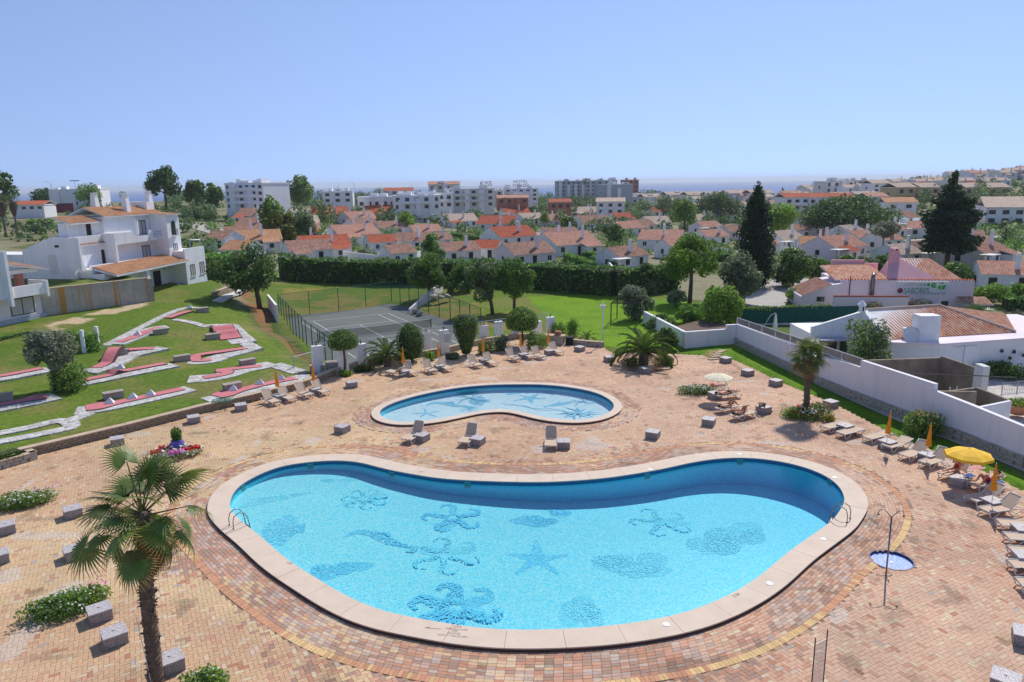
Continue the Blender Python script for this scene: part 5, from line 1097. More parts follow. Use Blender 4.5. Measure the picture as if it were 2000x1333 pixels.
def window(parent, c, ux, w_, h, frame=None, pane=None, sill=True, depth=.08, mull=1, name="window"):
    """c: bottom centre on the wall face; ux: 2-D direction along the width (outward normal on its right hand)"""
    ux = np.array(ux, float); nn = np.array([ux[1], -ux[0]]); frame = frame or m_frame; pane = pane or m_glass; f_ = .06*min(1.5, max(.8, w_))
    def bx(b_, a0, a1, z0, z1, d0, d1):
        pts = [(c[0]+ux[0]*a+nn[0]*d, c[1]+ux[1]*a+nn[1]*d) for a, d in ((a0, d1), (a1, d1), (a1, d0), (a0, d0))]; b_.prism(pts, c[2]+z0, c[2]+z1)
    b_ = MB(); bx(b_, -w_/2, -w_/2+f_, 0, h, -.05, depth*.5); bx(b_, w_/2-f_, w_/2, 0, h, -.05, depth*.5); bx(b_, -w_/2+f_, w_/2-f_, 0, f_, -.05, depth*.5); bx(b_, -w_/2+f_, w_/2-f_, h-f_, h, -.05, depth*.5)
    for k_ in range(mull): x = -w_/2+w_*(k_+1)/(mull+1); bx(b_, x-f_*.4, x+f_*.4, f_, h-f_, -.05, depth*.4)
    o_ = b_.build(name, frame, parent); b_ = MB(); bx(b_, -w_/2+f_, w_/2-f_, f_, h-f_, -.06, .012); b_.build("pane", pane, o_)
    if sill: b_ = MB(); bx(b_, -w_/2-.08, w_/2+.08, -.07, 0, -.02, depth*1.5); b_.build("sill", m_wh, o_)
    return o_
def door(parent, c, ux, w_, h, mat=None):
    ux = np.array(ux, float); nn = np.array([ux[1], -ux[0]])
    def bx(b_, a0, a1, z0, z1, d0, d1): b_.prism([(c[0]+ux[0]*a+nn[0]*d, c[1]+ux[1]*a+nn[1]*d) for a, d in ((a0, d1), (a1, d1), (a1, d0), (a0, d0))], c[2]+z0, c[2]+z1)
    b_ = MB(); bx(b_, -w_/2, w_/2, 0, h, -.04, .03); o_ = b_.build("door", mat or m_doorm, parent); b_ = MB(); bx(b_, w_/2-.16, w_/2-.10, h*.45, h*.5, .03, .07); b_.build("handle", m_steel, o_)
    b_ = MB(); bx(b_, -w_/2-.08, -w_/2, 0, h+.08, -.03, .05); bx(b_, w_/2, w_/2+.08, 0, h+.08, -.03, .05); bx(b_, -w_/2, w_/2, h, h+.08, -.03, .05); b_.build("frame", m_wh, o_); return o_
def chimney(parent, x, y, z0, z1, s_=.5, mat=None, cap=True):
    mat = mat or m_wh; b_ = MB(); k_ = .72; b_.add([(x-s_/2, y-s_/2, z0), (x+s_/2, y-s_/2, z0), (x+s_/2, y+s_/2, z0), (x-s_/2, y+s_/2, z0)]+[(x+sx*s_/2*k_, y+sy*s_/2*k_, z1) for sx, sy in ((-1, -1), (1, -1), (1, 1), (-1, 1))], [(0, 1, 5, 4), (1, 2, 6, 5), (2, 3, 7, 6), (3, 0, 4, 7), (4, 5, 6, 7)]); o_ = b_.build("chimney", mat, parent)
    if cap:
        b_ = MB(); b_.box(x-s_*.42, x+s_*.42, y-s_*.42, y+s_*.42, z1+.0, z1+.08); b_.box(x-s_*.3, x-s_*.18, y-s_*.3, y+s_*.3, z1+.08, z1+.3); b_.box(x+s_*.18, x+s_*.3, y-s_*.3, y+s_*.3, z1+.08, z1+.3); b_.box(x-s_*.4, x+s_*.4, y-s_*.4, y+s_*.4, z1+.3, z1+.37); b_.build("chimney_cap", mat, o_)
    return o_

# ================================================================== LEFT: STONE WALL, MINI GOLF
m_stone = M("field_stone", (.30, .235, .165), .95, .35, 1.7, .8, 14, second=(.22, .17, .12), amt=.6); m_copt = M("sandy_coping", (.52, .40, .28), .95, .15, 1.5, .4, 12); m_stone2 = M("pale_stone", (.44, .40, .34), .95, .30, 1.3, .8, 14, second=(.26, .22, .18), amt=.6)
def stone_proto(nm, l, w_, h):
    me = []
    for k_ in range(4):
        b_ = MB(); j = lambda s_: (random.random()-.5)*s_
        vs_ = [(sx*l/2*(.94+j(.08)), sy*w_/2+j(.03), sz*h/2*(.92+j(.1))) for sx, sy, sz in ((-1, -1, -1), (1, -1, -1), (1, 1, -1), (-1, 1, -1), (-1, -1, 1), (1, -1, 1), (1, 1, 1), (-1, 1, 1))]
        b_.add(vs_, [(3, 2, 1, 0), (4, 5, 6, 7), (0, 1, 5, 4), (1, 2, 6, 5), (2, 3, 7, 6), (3, 0, 4, 7)]); m_ = bpy.data.meshes.new(nm); m_.from_pydata(b_.v, [], b_.f); me.append(m_)
    return me
def stone_wall(name, label, path, h, thick, courses, slen, mat, cop=None, limit=300, core=None, zb=0.0):
    """path 2-D, faces its right hand side; stones are parts"""
    P = np.array(path, float); t_ = thing(name, label, "wall", (P[0][0], P[0][1], 0)); Q = P-P[0]; ch = h/courses
    me = stone_proto("stone", slen, .10, ch)
    for m_ in me: m_.materials.append(mat)
    cnt = 0; b_ = MB(); cb = MB()
    for i in range(len(Q)-1):
        d = Q[i+1]-Q[i]; L = np.linalg.norm(d); d /= L; n = np.array([d[1], -d[0]]); a = math.atan2(d[1], d[0])
        p0, p1 = Q[i]-n*thick*.5, Q[i+1]-n*thick*.5
        w2 = n*(thick/2-.03); ring_ = [tuple(p0+w2), tuple(p1+w2), tuple(p1-w2), tuple(p0-w2)]; b_.prism(ring_, zb, h-.01)
        w3 = n*(thick/2+.04); cb.prism([tuple(p0+w3), tuple(p1+w3), tuple(p1-w3), tuple(p0-w3)], h, h+.06)
        for c in range(courses):
            k_ = max(1, int(round(L/slen))); 
            for s_ in range(k_):
                if cnt >= limit: break
                u = (s_+.5+(.25 if c % 2 else -.25)*(0 < s_ < k_-1))*L/k_; o_ = bpy.data.objects.new("stone", random.choice(me)); link(o_, t_)
                q = Q[i]+d*u-n*.03; o_.location = (q[0], q[1], zb+(c+.5)*(h-zb)/courses); o_.rotation_euler = (0, 0, a+(math.pi if random.random() < .5 else 0)); o_.scale = (L/k_/slen*(.93+.08*random.random()), 1, (h-zb)/courses/ch*.97); cnt += 1
    b_.build("core", core or m_stone, t_); cb.build("coping", cop or m_copt, t_); return t_
wl = [D(x, y)[:2] for x, y in ((-60, 921), (75, 888), (250, 845.5), (400, 806.5), (500, 783.5), (600, 757), (655, 734))]
stone_wall("retaining_wall", "low stone retaining wall between the mini golf lawn and the terrace", wl, .50, .42, 3, .40, m_stone)
def wobble(px_pts, sub=5): return catmull([G(x, y)[:2] for x, y in px_pts], False, sub)
def ground_ribbon(path, wd, lift, z_extra=None, taper=None):
    """closed thin slab following the land; path (n,2)"""
    P = resample(path, max(3, int(np.linalg.norm(np.diff(path, axis=0), axis=1).sum()/.45)+1), False); t_ = np.gradient(P, axis=0); t_ /= np.linalg.norm(t_, axis=1)[:, None]; nn = np.stack([-t_[:, 1], t_[:, 0]], 1)
    ws = np.broadcast_to(wd, len(P)) if taper is None else np.interp(np.linspace(0, 1, len(P)), np.linspace(0, 1, len(taper)), taper)
    b_ = MB(); Lp, Rp = P+nn*ws[:, None]/2, P-nn*ws[:, None]/2; zc_ = hz(P[:, 0], P[:, 1]); zl = np.maximum(np.maximum(hz(Lp[:, 0], Lp[:, 1]), hz(Rp[:, 0], Rp[:, 1])), zc_)+lift
    if z_extra is not None: zl = zl+z_extra(np.linspace(0, 1, len(P)))
    vs_ = []
    for i in range(len(P)): vs_ += [(*Lp[i], zl[i]), (*Rp[i], zl[i]), (*Rp[i], zl[i]-.25), (*Lp[i], zl[i]-.25)]
    fs = []
    for i in range(len(P)-1):
        for k_ in range(4): a = i*4+k_; c_ = i*4+(k_+1) % 4; fs.append((c_, a, a+4, c_+4))
    fs += [(0, 1, 2, 3), tuple((len(P)-1)*4+k_ for k_ in (3, 2, 1, 0))]; b_.add(vs_, fs); return b_
def crazy():
    m, t, p, o = nt("crazy_paving"); co = texco(t); v = t.nodes.new("ShaderNodeTexVoronoi"); v.feature = 'DISTANCE_TO_EDGE'; v.inputs["Scale"].default_value = 2.2; t.links.new(co, v.inputs["Vector"])
    v2 = t.nodes.new("ShaderNodeTexVoronoi"); v2.inputs["Scale"].default_value = 2.2; t.links.new(co, v2.inputs["Vector"]); s_ = t.nodes.new("ShaderNodeSeparateColor"); t.links.new(v2.outputs["Color"], s_.inputs[0])
    c = mix(t, ramp(t, v.outputs[0], [(.0, (0, 0, 0)), (.06, (1, 1, 1))]), (.20, .18, .16), ramp(t, s_.outputs[0], [(0, (.40, .38, .35)), (1, (.64, .62, .59))])); t.links.new(c, p.inputs["Base Color"]); p.inputs["Roughness"].default_value = .9; bump(t, v.outputs[0], p, .5, .03); return m
m_crazy = crazy(); m_felt = M("red_felt", (.58, .19, .20), .95, .10, 1.5, .2, 30, second=(.64, .28, .28), amt=.5); m_kerb = M("felt_kerb", (.08, .045, .05), .8, .2, 6); m_conc = M("concrete_block", (.38, .33, .28), .95, .2, 3, .4, 18, second=(.24, .20, .17), amt=.5)
lanes = [("golf_lane", "mini golf lane highest up the lawn beside the villa path", [(205,676),(262,647),(305,625),(340,609),(368,602),(402,604)], 1.0, [(328,622.5),(348,615.5),(371,609)], .85, None),
 ("golf_lane", "mini golf lane with a white funnel below the highest lane", [(225,674),(262,660),(295,645),(328,640)], 2.1, [(231,670),(262,660),(288,649),(312,641)], .9, None),
 ("golf_lane", "mini golf lane with an arched red bridge", [(172,729),(212,716),(250,697),(286,688),(318,681)], 2.3, [(188,720),(214,707),(233,692),(252,685),(276,683),(303,682)], .95, "arch"),
 ("golf_lane", "long straight mini golf lane with a hump, behind the olive tree", [(150,752),(230,736),(342,714)], 2.0, [(154,746),(215,734),(235,728),(322,711.5)], .85, "hump"),
 ("golf_lane", "mini golf lane at the left edge behind the olive tree", [(-30,746),(30,736),(96,723)], 2.2, [(-30,741),(20,733),(82,721)], .85, None),
 ("golf_lane", "mini golf lane at the left edge in front of the olive tree", [(-30,803),(40,790),(110,775)], 2.6, [(-25,796),(30,787),(60,781),(90,775)], .9, "end"),
 ("golf_lane", "long mini golf lane with three white obstacles near the stone wall", [(148,804),(210,796),(300,777),(372,760)], 2.3, [(168,799),(210,792),(290,775),(357,761)], .9, "start"),
 ("golf_lane", "hook shaped mini golf lane in the middle of the lawn", [(372,706),(410,706),(432,698),(500,681)], 2.3, [(414,704),(384,706),(380,697),(400,693),(480,682)], .9, None),
 ("golf_lane", "zigzag mini golf lane in the middle of the lawn", [(368,742),(430,736),(470,724),(535,712)], 2.6, [(398,739),(442,732),(446,727),(424,725),(511,716)], .9, None),
 ("golf_lane", "short mini golf lane with two red humps at upper right", [(418,640),(440,640),(460,657),(478,672)], 2.8, [(430,641),(440,652),(452,664)], 1.9, "double"),
 ("golf_lane", "mini golf lane with white pyramids along the stone wall", [(404,784),(470,768),(560,746),(610,734)], 2.2, [(422,776),(452,768),(515,752),(577,740)], .9, "start")]
for nm, lb, pv, pw_, ft, fw, sp in lanes:
    c0 = G(*ft[0]); t_ = thing(nm, lb, "mini golf lane", (0, 0, 0), 0, "mini golf lanes on the left lawn")
    ground_ribbon(wobble(pv), pw_*.84, .03).build("paving", m_crazy, t_)
    ze = None
    if sp == "arch": ze = lambda s_: .75*np.clip(np.sin(np.clip((s_-.18)/.5, 0, 1)*math.pi), 0, 1)
    if sp == "hump": ze = lambda s_: .35*np.exp(-((s_-.42)/.045)**2)
    if sp == "double": ze = lambda s_: .40*np.exp(-((s_-.3)/.12)**2)+.40*np.exp(-((s_-.68)/.12)**2)
    tp = None
    if sp == "start": tp = [1.3, 1.9, 1.3, .9, .9, .9, .9, .9, .9, .9]
    if sp == "end": tp = [.9, .9, .9, .9, .9, 1.2, 1.8, 1.2]
    pf = np.array([G(x, y)[:2] for x, y in ft]) if "zigzag" in lb or "hook" in lb else wobble(ft)
    ground_ribbon(pf, fw+.18, .06, ze, None if tp is None else [a+.18 for a in tp]).build("kerb", m_kerb, t_); ground_ribbon(pf, fw, .075, ze, tp).build("felt", m_felt, t_)
def pyramid(px, py, parent, s_=.35, h=.42):
    q = G(px, py); b_ = MB(); b_.add([(q[0]-s_, q[1]-s_, q[2]+.1), (q[0]+s_, q[1]-s_*.6, q[2]+.1), (q[0]+s_*.4, q[1]+s_, q[2]+.1), (q[0], q[1], q[2]+.1+h)], [(0, 1, 3), (1, 2, 3), (2, 0, 3)]); return b_.build("obstacle", m_white, parent)
LN = [o for o in COL.objects if o.name.startswith("golf_lane")]
for k_, pts in ((10, [(457,764),(509,752),(550,743)]), (6, [(216,790),(261,780),(296,774)]), (1, [(270,656)]), (0, [(372,604)]), (3, [(237,722)])):
    for x, y in pts: pyramid(x, y, LN[k_])
paths = [("paved_path", "white crazy paved path looping at the lower left of the lawn", [(-20,852),(60,836),(112,824),(135,826),(138,836),(100,845),(40,857),(-20,868)], 1.0), ("paved_path", "white stepping path joining the long golf lane and the wall", [(128,826),(150,818),(175,808)], 1.0), ("paved_path", "crazy paved path between upper lanes and villa", [(340,625),(370,630),(405,640)], .8), ("paved_path", "crazy paved path beside the hook shaped lane", [(462,662),(480,672),(500,684)], 1.3), ("paved_path", "stepping slabs from the zigzag lane to the terrace corner", [(535,714),(560,722),(585,730)], 1.4)]
for nm, lb, pv, w_ in paths: tag(ground_ribbon(wobble(pv), w_, .06).build(nm, m_crazy), lb, None, None, "structure")
for px, py, lb in [(222,778,"stone block bench behind the long golf lane"),(454,761,"stone block bench beside the golf lane along the wall"),(484,713,"stone block bench right of the zigzag lane"),(356,705,"stone block bench left of the hook shaped lane"),(416,662,"stone block bench left of the two red humps"),(5,783,"stone block bench at the left picture edge"),(234,694,"stone block bench behind the arched bridge"),(314,652,"stone block bench at the end of the funnel lane"),(396,610,"stone block bench at the top of the highest lane")]:
    q = G(px, py); o_ = thing("stone_bench", lb, "bench", tuple(q), R(40), "block benches of the mini golf"); b_ = MB(); b_.box(-.62, .62, -.3, .3, -.1, .42); b_.build("block", m_conc, o_); b_ = MB(); b_.box(-.66, .66, -.34, .34, .42, .5); b_.build("seat_slab", m_conc, o_)
q = G(435, 786); b_ = MB(); pts = []
for i in range(60): a = i*.42; r_ = .55+.22*math.sin(i*.31); pts.append((r_*math.cos(a), r_*.7*math.sin(a), .06+.04*math.sin(i)+.001*i))
b_.tube(pts, .022, 5); o_ = b_.build("garden_hose", M("green_hose", (.03, .30, .22), .5, .1), None, True); o_.location = tuple(q+[0, 0, .08]); tag(o_, "coiled green garden hose beside the golf lane pyramids", "hose")
# raised planter with clipped hedge at the left edge
pp = [D(x, y)[:2] for x, y in ((-60, 935), (74, 897))]; d = (pp[1]-pp[0])/np.linalg.norm(pp[1]-pp[0]); n = np.array([-d[1], d[0]]); 
stone_wall("raised_planter", "raised stone planter with a clipped hedge at the left edge", [pp[0], pp[1], pp[1]+n*1.2], .42, .3, 2, .42, m_stone2)
hedge("clipped_hedge", "clipped green hedge in the raised stone planter", [(*(pp[0]+n*.55), .30), (*(pp[1]+n*.55-d*.7), .30)], .9, .55, 260, .05, LIME[:1]+HEDGE)
# ---- white house at the left edge
O_ = un(85, 622, 2.2); th = R(72.7); t_ = thing("white_house", "white house with balcony cut by the left picture edge", "house", (O_[0], O_[1], 0), th)
vol(t_, "plinth", -14, .25, -.25, 8, 1.4, 2.75, m_greyb); vol(t_, "ground_floor", -14, 0, 0, 8, 2.75, 4.9, m_pw)
vol(t_, "balcony_slab", -9, .05, -1.1, 7.9, 4.9, 5.05, m_wh); vol(t_, "parapet", -3.6, -.12, -1.1, -.92, 5.05, 6.0, m_wh); vol(t_, "parapet", -.12, .12, -1.25, 1.2, 4.6, 6.25, m_wh)
vol(t_, "upper_wall", -14, -4.2, -.9, 8, 5.05, 9.4, m_wh); vol(t_, "buttress", -4.4, -4.1, -1.6, -.9, 4.2, 9.6, m_wh)
for x in (-3.4, -1.7): vol(t_, "column", x-.3, x+.3, .1, .7, 5.05, 7.1, m_terra)
vol(t_, "flower_box", -3.9, -2.2, -.6, .3, 5.05, 5.35, m_terra); vol(t_, "loggia_beam", -4.2, .2, 0, 1.0, 7.1, 7.5, m_wh)
roof(t_, [[(-4.5, -.7, 8.4), (.9, -.7, 7.3), (.9, 5, 8.0), (-4.5, 5, 9.1)]], RT["brown"], .3, .04)
window(t_, (-2.1, 0, 2.95), (1, 0), 2.6, 1.75, m_frame, m_curt)
# ---- concrete wall with rust streaks
m_rustc, t, p, o = nt("stained_concrete"); co = texco(t); 
c = ramp(t, noise(t, .9, 6, .7, co), [(.3, (.36, .33, .28)), (.7, (.54, .49, .42))]); s1 = ramp(t, noise(t, 1.0, 4, .6, texco(t, "Object", (.75, .75, .03)), .3), [(.52, (0, 0, 0)), (.62, (1, 1, 1))]); 
c = mix(t, s1, c, (.50, .26, .07)); t.links.new(c, p.inputs["Base Color"]); p.inputs["Roughness"].default_value = .95; bump(t, noise(t, 12, 5, .6, co), p, .4, .02)
a, b2 = un(82, 622, 2.2), un(292, 590, 2.45); d = (b2-a)[:2]; L = np.linalg.norm(d); t_ = thing("concrete_wall", "tall stained concrete retaining wall with orange rust streaks", "wall", (a[0], a[1], 0), math.atan2(d[1], d[0]))
for k_ in range(7):
    for r_ in range(4): vol(t_, "panel", k_*L/7+.012, (k_+1)*L/7-.012, 0, .35, 1.6+r_*.86, 2.45+r_*.86+(.12 if r_ == 3 else 0), m_rustc)
vol(t_, "capping", -.1, L+.15, -.05, .42, 5.16, 5.26, m_copt); vol(t_, "end_pier", L, L+.6, -.05, .5, 1.8, 5.1, m_conc)
_O = un(293, 580, 2.5)[:2]; vU_, vV_ = np.array([math.cos(R(80)), math.sin(R(80))]), np.array([-math.sin(R(80)), math.cos(R(80))]); VP = lambda u, v: _O+vU_*u+vV_*v
up = [a[:2]+np.array([-.2, .35]), b2[:2]+np.array([-.3, .3]), VP(-3.0, 1.2), VP(-5.9, 2.4), VP(-6.1, 17), un(-120, 540, 5.6)[:2]]
ug = flat_mesh("upper_lawn", up, [], lambda x, y: 5.08 if min(math.hypot(x-a[0], y-a[1]), math.hypot(x-b2[0], y-b2[1])) < 1 else 5.5, M("upper_turf", (.13, .17, .03), .95, .35, 1.2, .5, 20)); tag(ug, "grass terrace behind the stained concrete wall", None, None, "structure")
# ---- the villa
O_ = un(293, 580, 2.5); t_ = thing("villa", "three storey white villa with curved balconies and ochre tiled roofs", "villa", (O_[0], O_[1], 0), R(80)); X = (1, 0); ON = R(80)
vol(t_, "ground_floor", -6, 12, 2.5, 9, 2.0, 6.5, m_wh); vol(t_, "side_block", 7.7, 12.1, 0, 9, 2.2, 7.25, m_wh); vol(t_, "porch_floor", 0, 7.7, -.4, 2.5, 2.1, 2.62, m_terra); vol(t_, "porch_pillar", -.25, .2, -.2, .3, 2.0, 5.85, m_wh); vol(t_, "porch_wall", -6, -.1, 1.0, 2.5, 2.0, 5.9, m_wh)
door(t_, (5.1, 2.5, 2.62), X, 1.5, 2.4); vol(t_, "air_conditioner", 6.5, 7.3, 2.15, 2.5, 4.9, 5.5, m_paleb); vol(t_, "doorstep_block", 6.2, 7.4, .4, 1.1, 2.62, 3.1, m_conc)
window(t_, (9.1, 0, 3.9), X, 1.0, 1.5, m_frame, m_curt); window(t_, (11.2, 0, 4.0), X, 1.0, 1.5, m_frame, m_curt)
roof(t_, [[(-5.6, -.4, 5.85), (8.0, -.4, 6.1), (8.0, 2.6, 6.95), (-5.6, 2.6, 6.6)]], RT["orange"], .32, .05, "canopy_roof", .22)
vol(t_, "terrace_parapet", -5.8, 7.0, 2.55, 2.8, 6.4, 6.85, m_wh); vol(t_, "terrace_parapet", 7.7, 12.1, .0, .2, 7.25, 7.55, m_wh)
vol(t_, "first_floor", -6, 9.5, 4, 9, 6.5, 9.2, m_wh); vol(t_, "tower", 7.0, 9.6, 1.6, 9, 6.5, 12.0, m_wh); vol(t_, "balcony_slab", -1.4, 7.0, 2.4, 4.2, 8.85, 9.25, m_wh2)
for x0, x1, z1 in ((-1.5, 1.5, 10.2), (1.5, 2.2, 9.75), (2.2, 4.6, 9.55), (4.6, 5.2, 10.15)): vol(t_, "balcony_parapet", x0, x1, 2.4, 2.6, 9.25, z1, m_wh2)
for z in (9.55, 9.85): b_ = MB(); b_.tube([(5.2, 2.5, z), (7.0, 2.5, z+.05)], .05, 6); b_.build("balcony_rail", m_greyb, t_)
vol(t_, "side_screen", -1.7, -1.4, 2.4, 4.2, 6.5, 10.2, m_wh); vol(t_, "second_floor", -1.0, 9.0, 4.2, 8.4, 9.2, 12.1, m_wh); vol(t_, "stair_block", -6.0, -1.0, 5.0, 5.9, 9.2, 11.6, m_wh); vol(t_, "roof_terrace_parapet", -6.3, -1.0, 4.0, 4.25, 9.1, 10.1, m_wh2); vol(t_, "loggia_back", -5.9, -1.0, 4.62, 5.0, 9.2, 11.7, m_wh)
b_ = MB(); cur = [(0, 6.5), (-.3, 6.55), (-.75, 7.0), (-1.05, 7.8), (-1.25, 8.8), (-1.35, 10.1), (-1.6, 10.1), (-1.6, 6.5)]
b_.xprism([(4.0, 6.5), (4.0, 10.1), (4.4, 10.1), (4.4, 6.5)], -6.5, -6.0); b_.add([(-6.3+x*.5, 2.6, z) for x, z in cur]+[(-6.3+x*.5, 4.1, z) for x, z in cur], [tuple(range(8)), tuple(range(15, 7, -1))]+[(i, i+8, (i+1) % 8+8, (i+1) % 8) for i in range(8)]); b_.build("curved_buttress", m_wh, t_)
door(t_, (-1.8, 4.0, 6.6), X, .95, 1.75); window(t_, (5.7, 4.0, 6.6), X, 1.5, 1.6, m_frame, m_curt, False); window(t_, (5.7, 4.2, 9.6), X, 1.5, 1.75, m_frame, m_curt, False); door(t_, (-3.0, 4.6, 9.9), X, .8, 1.5)
for c_ in ((4.6, 3.9), (6.8, 3.9)): vol(t_, "window_surround", c_[0]-.12, c_[0]+.12, c_[1], 4.2, 9.3, 11.5, m_wh)
window(t_, (8.3, 1.6, 7.1), X, .85, 1.1, m_frame, m_curt)
b_ = MB(); arch = [(-.45, 0), (.45, 0), (.45, 1.4)]+[(.45*math.cos(a), 1.4+.45*math.sin(a)) for a in np.linspace(0, math.pi, 9)[1:]]; b_.add([(8.3+x, 1.585, 9.3+z) for x, z in arch]+[(8.3+x, 1.7, 9.3+z) for x, z in arch], [tuple(range(len(arch)))]+[(i, i+len(arch), (i+1) % len(arch)+len(arch), (i+1) % len(arch)) for i in range(len(arch))]); o_ = b_.build("arched_window", m_glass, t_)
b_ = MB(); [b_.tube([(7.9+.1*i, 1.25, 9.25), (7.9+.1*i, 1.25, 10.1)], .015, 4) for i in range(9)]; b_.tube([(7.85, 1.6, 10.1), (7.85, 1.25, 10.1), (8.75, 1.25, 10.1), (8.75, 1.6, 10.1)], .025, 5); b_.build("juliet_rail", M("green_iron", (.03, .12, .08), .6, .1), o_); vol(t_, "juliet_slab", 7.8, 8.8, 1.2, 1.6, 9.1, 9.24, m_wh)
roof(t_, [[(-6.2, 3.7, 9.15), (0, 3.7, 9.15), (0, 4.7, 9.6), (-6.2, 4.7, 9.6)]], RT["brown"], .3, .05, "canopy_roof", .12); roof(t_, [[(-6.3, 4.0, 11.6), (-1.2, 4.0, 11.6), (-1.2, 6.2, 12.3), (-6.3, 6.2, 12.3)]], RT["orange"], .3, .05, "canopy_roof", .15)
roof(t_, [[(-1.3, 3.7, 12.15), (9.9, 3.7, 12.05), (9.9, 6.4, 13.1), (-1.3, 6.4, 13.2)], [(-1.3, 9.0, 12.15), (9.9, 9.0, 12.05), (9.9, 6.4, 13.1), (-1.3, 6.4, 13.2)], [(6.7, 1.3, 12.0), (9.9, 1.3, 12.0), (9.9, 3.8, 12.15), (6.7, 3.8, 12.15)]], RT["orange"], .32, .05)
vol(t_, "roof_turret", 8.2, 9.7, 5, 8, 12.2, 13.6, m_wh)
for x, y, z0, z1 in ((2.0, 7.4, 12.6, 14.5), (4.3, 5.0, 12.2, 14.3), (9.3, 5.4, 12.2, 14.6)): chimney(t_, x, y, z0, z1, .8)
b_ = MB(); pf = [(4.0, 4.8), (10.4, 4.8), (10.4, 8.7), (6.3, 10.2), (4.0, 10.05)]; b_.xprism(pf, -6.6, -6.05); b_.build("left_wing_wall", m_wh, t_); vol(t_, "left_wing", -6.0, 2.0, 9.05, 10.4, 4.8, 8.6, m_wh); vol(t_, "wing_flat_roof", -6.6, -3.0, 10.45, 16.5, 4.8, 8.2, m_wh2)
door(t_, (-6.6, 6.6, 6.0), (0, -1), 1.1, 2.2, m_paleb); vol(t_, "wing_vent", -6.66, -6.6, 5.6, 6.1, 9.0, 9.25, m_frame)
vol(t_, "rear_terrace_roof", 9.6, 14, 5.0, 9.0, 9.3, 9.5, m_paleb); roof(t_, [[(9.7, 4.4, 9.5), (14.2, 4.4, 9.5), (14.2, 8.5, 10.3), (9.7, 8.5, 10.3)]], RT["orange"], .32, .05, "canopy_roof"); vol(t_, "porch_pillar", 13.4, 13.8, 4.9, 5.3, 6.5, 9.4, m_wh)
# white wall, ivy posts, path and bank of the villa garden
for px, py, lb in ((165, 689, "white post covered in ivy, left of two"), (193, 681, "white post covered in ivy, right of two")):
    q = G(px, py); b_ = MB(); b_.box(-.13, .13, -.13, .13, -.1, 2.0); o_ = b_.build("white_post", m_wh, None, bevel=.02); o_.location = tuple(q); tag(o_, lb, "post")
shrub("ivy_mass", "ivy tangle between the white posts on the golf lawn", G(160, 684), 3.6, 1.4, 2.1, 2200, .10, HEDGE, 22)
tpx("olive_tree", "round silvery olive tree on the golf lawn", 108, 764, 642, 105, kind="round", trunkf=.30, n=6000, size=.11, cols=OLIVE, k_=40, bark=m_bark, rr=(.22, .34))
shrub("garden_shrub", "leafy green shrub at the foot of the olive tree", G(138, 762), 2.6, 2.2, 2.4, 2000, .10, MID+LIME[:1], 20)
shrub("round_bush", "rounded dark bush on the grass behind the concrete wall", (un(160, 545, 5.1)[0], un(160, 545, 5.1)[1], 5.05), 2.8, 2.4, 2.0, 1600, .11, GREEN+LIME[:1], 18)
hedge("ivy_edge", "low ivy edging at the left picture edge below the white house", [G(-10, 668), G(56, 652)], .6, .35, 150, .08, HEDGE)
q = [un(x, y, z)[:2] for x, y, z in ((420, 583, 2.0), (448, 573, 1.9), (476, 558, 1.8))]; stone_wall("rubble_wall", "short rubble wall beside the path to the villa", q, 2.7, .4, 4, .5, m_stone, None, 300, None, 1.2)
tag(ground_ribbon(wobble([(425, 590), (455, 578), (482, 560), (470, 553)]), 1.3, .05).build("garden_path", m_paleb), "pale path leading up to the villa garden", None, None, "structure")
# ================================================================== RIGHT: BOUNDARY WALL, NEIGHBOURS, RESTAURANT
def wall_poly(parent, name, pts, thick, mat, z0=-.4):
    """pts [(x,y,ztop)]: wall with a sloping top, thickness to the left of the walking direction"""
    b_ = MB()
    for (x0, y0, a), (x1, y1, c_) in zip(pts, pts[1:]):
        d = np.array([x1-x0, y1-y0]); d /= np.linalg.norm(d); n = np.array([-d[1], d[0]])*thick
        b_.add([(x0, y0, z0), (x1, y1, z0), (x1+n[0], y1+n[1], z0), (x0+n[0], y0+n[1], z0), (x0, y0, a), (x1, y1, c_), (x1+n[0], y1+n[1], c_), (x0+n[0], y0+n[1], a)], [(3, 2, 1, 0), (4, 5, 6, 7), (0, 1, 5, 4), (1, 2, 6, 5), (2, 3, 7, 6), (3, 0, 4, 7)])
    return b_.build(name, mat, parent)
def hz_at(base, ytop):
    """height of a point above a ground pixel that shows at picture row ytop"""
    p_ = un(*base); s_ = np.array([0, 0, H]); best = 0
    for h in np.arange(-1, 14, .02):
        d = np.array([p_[0], p_[1], h])-s_; y = CY-F*(d@_u)/(d@_f)
        if y <= ytop: return h
    return best
m_bwall = M("boundary_wall", (.86, .82, .84), .9, .03, .35, .15, 8, second=(.80, .70, .72), amt=.4, streak=.30)
wp = {x: D(x, y) for x, y in ((1337, 681), (1418, 675), (1436, 674), (1600, 753), (1674, 784), (1815, 839), (1821, 841), (1881, 865), (2000, 915))}
t_ = thing("boundary_wall", "long white boundary wall with stone base right of the terrace", "wall", (0, 0, 0))
e_ = wp[2000]-wp[1881]; ext = wp[2000]+e_/np.linalg.norm(e_)*14
wall_poly(t_, "wall", [(wp[1337][0], wp[1337][1], 1.55), (wp[1418][0], wp[1418][1], 1.55)], .3, m_bwall); wall_poly(t_, "wall", [(wp[1418][0], wp[1418][1], 1.95), (wp[1436][0], wp[1436][1], 1.95)], .3, m_bwall)
back = un(1308, 632, .2); wall_poly(t_, "wall", [(back[0]-2.5, back[1]+2.0, 1.2), (wp[1337][0], wp[1337][1]+.02, 1.5)], .3, m_bwall)
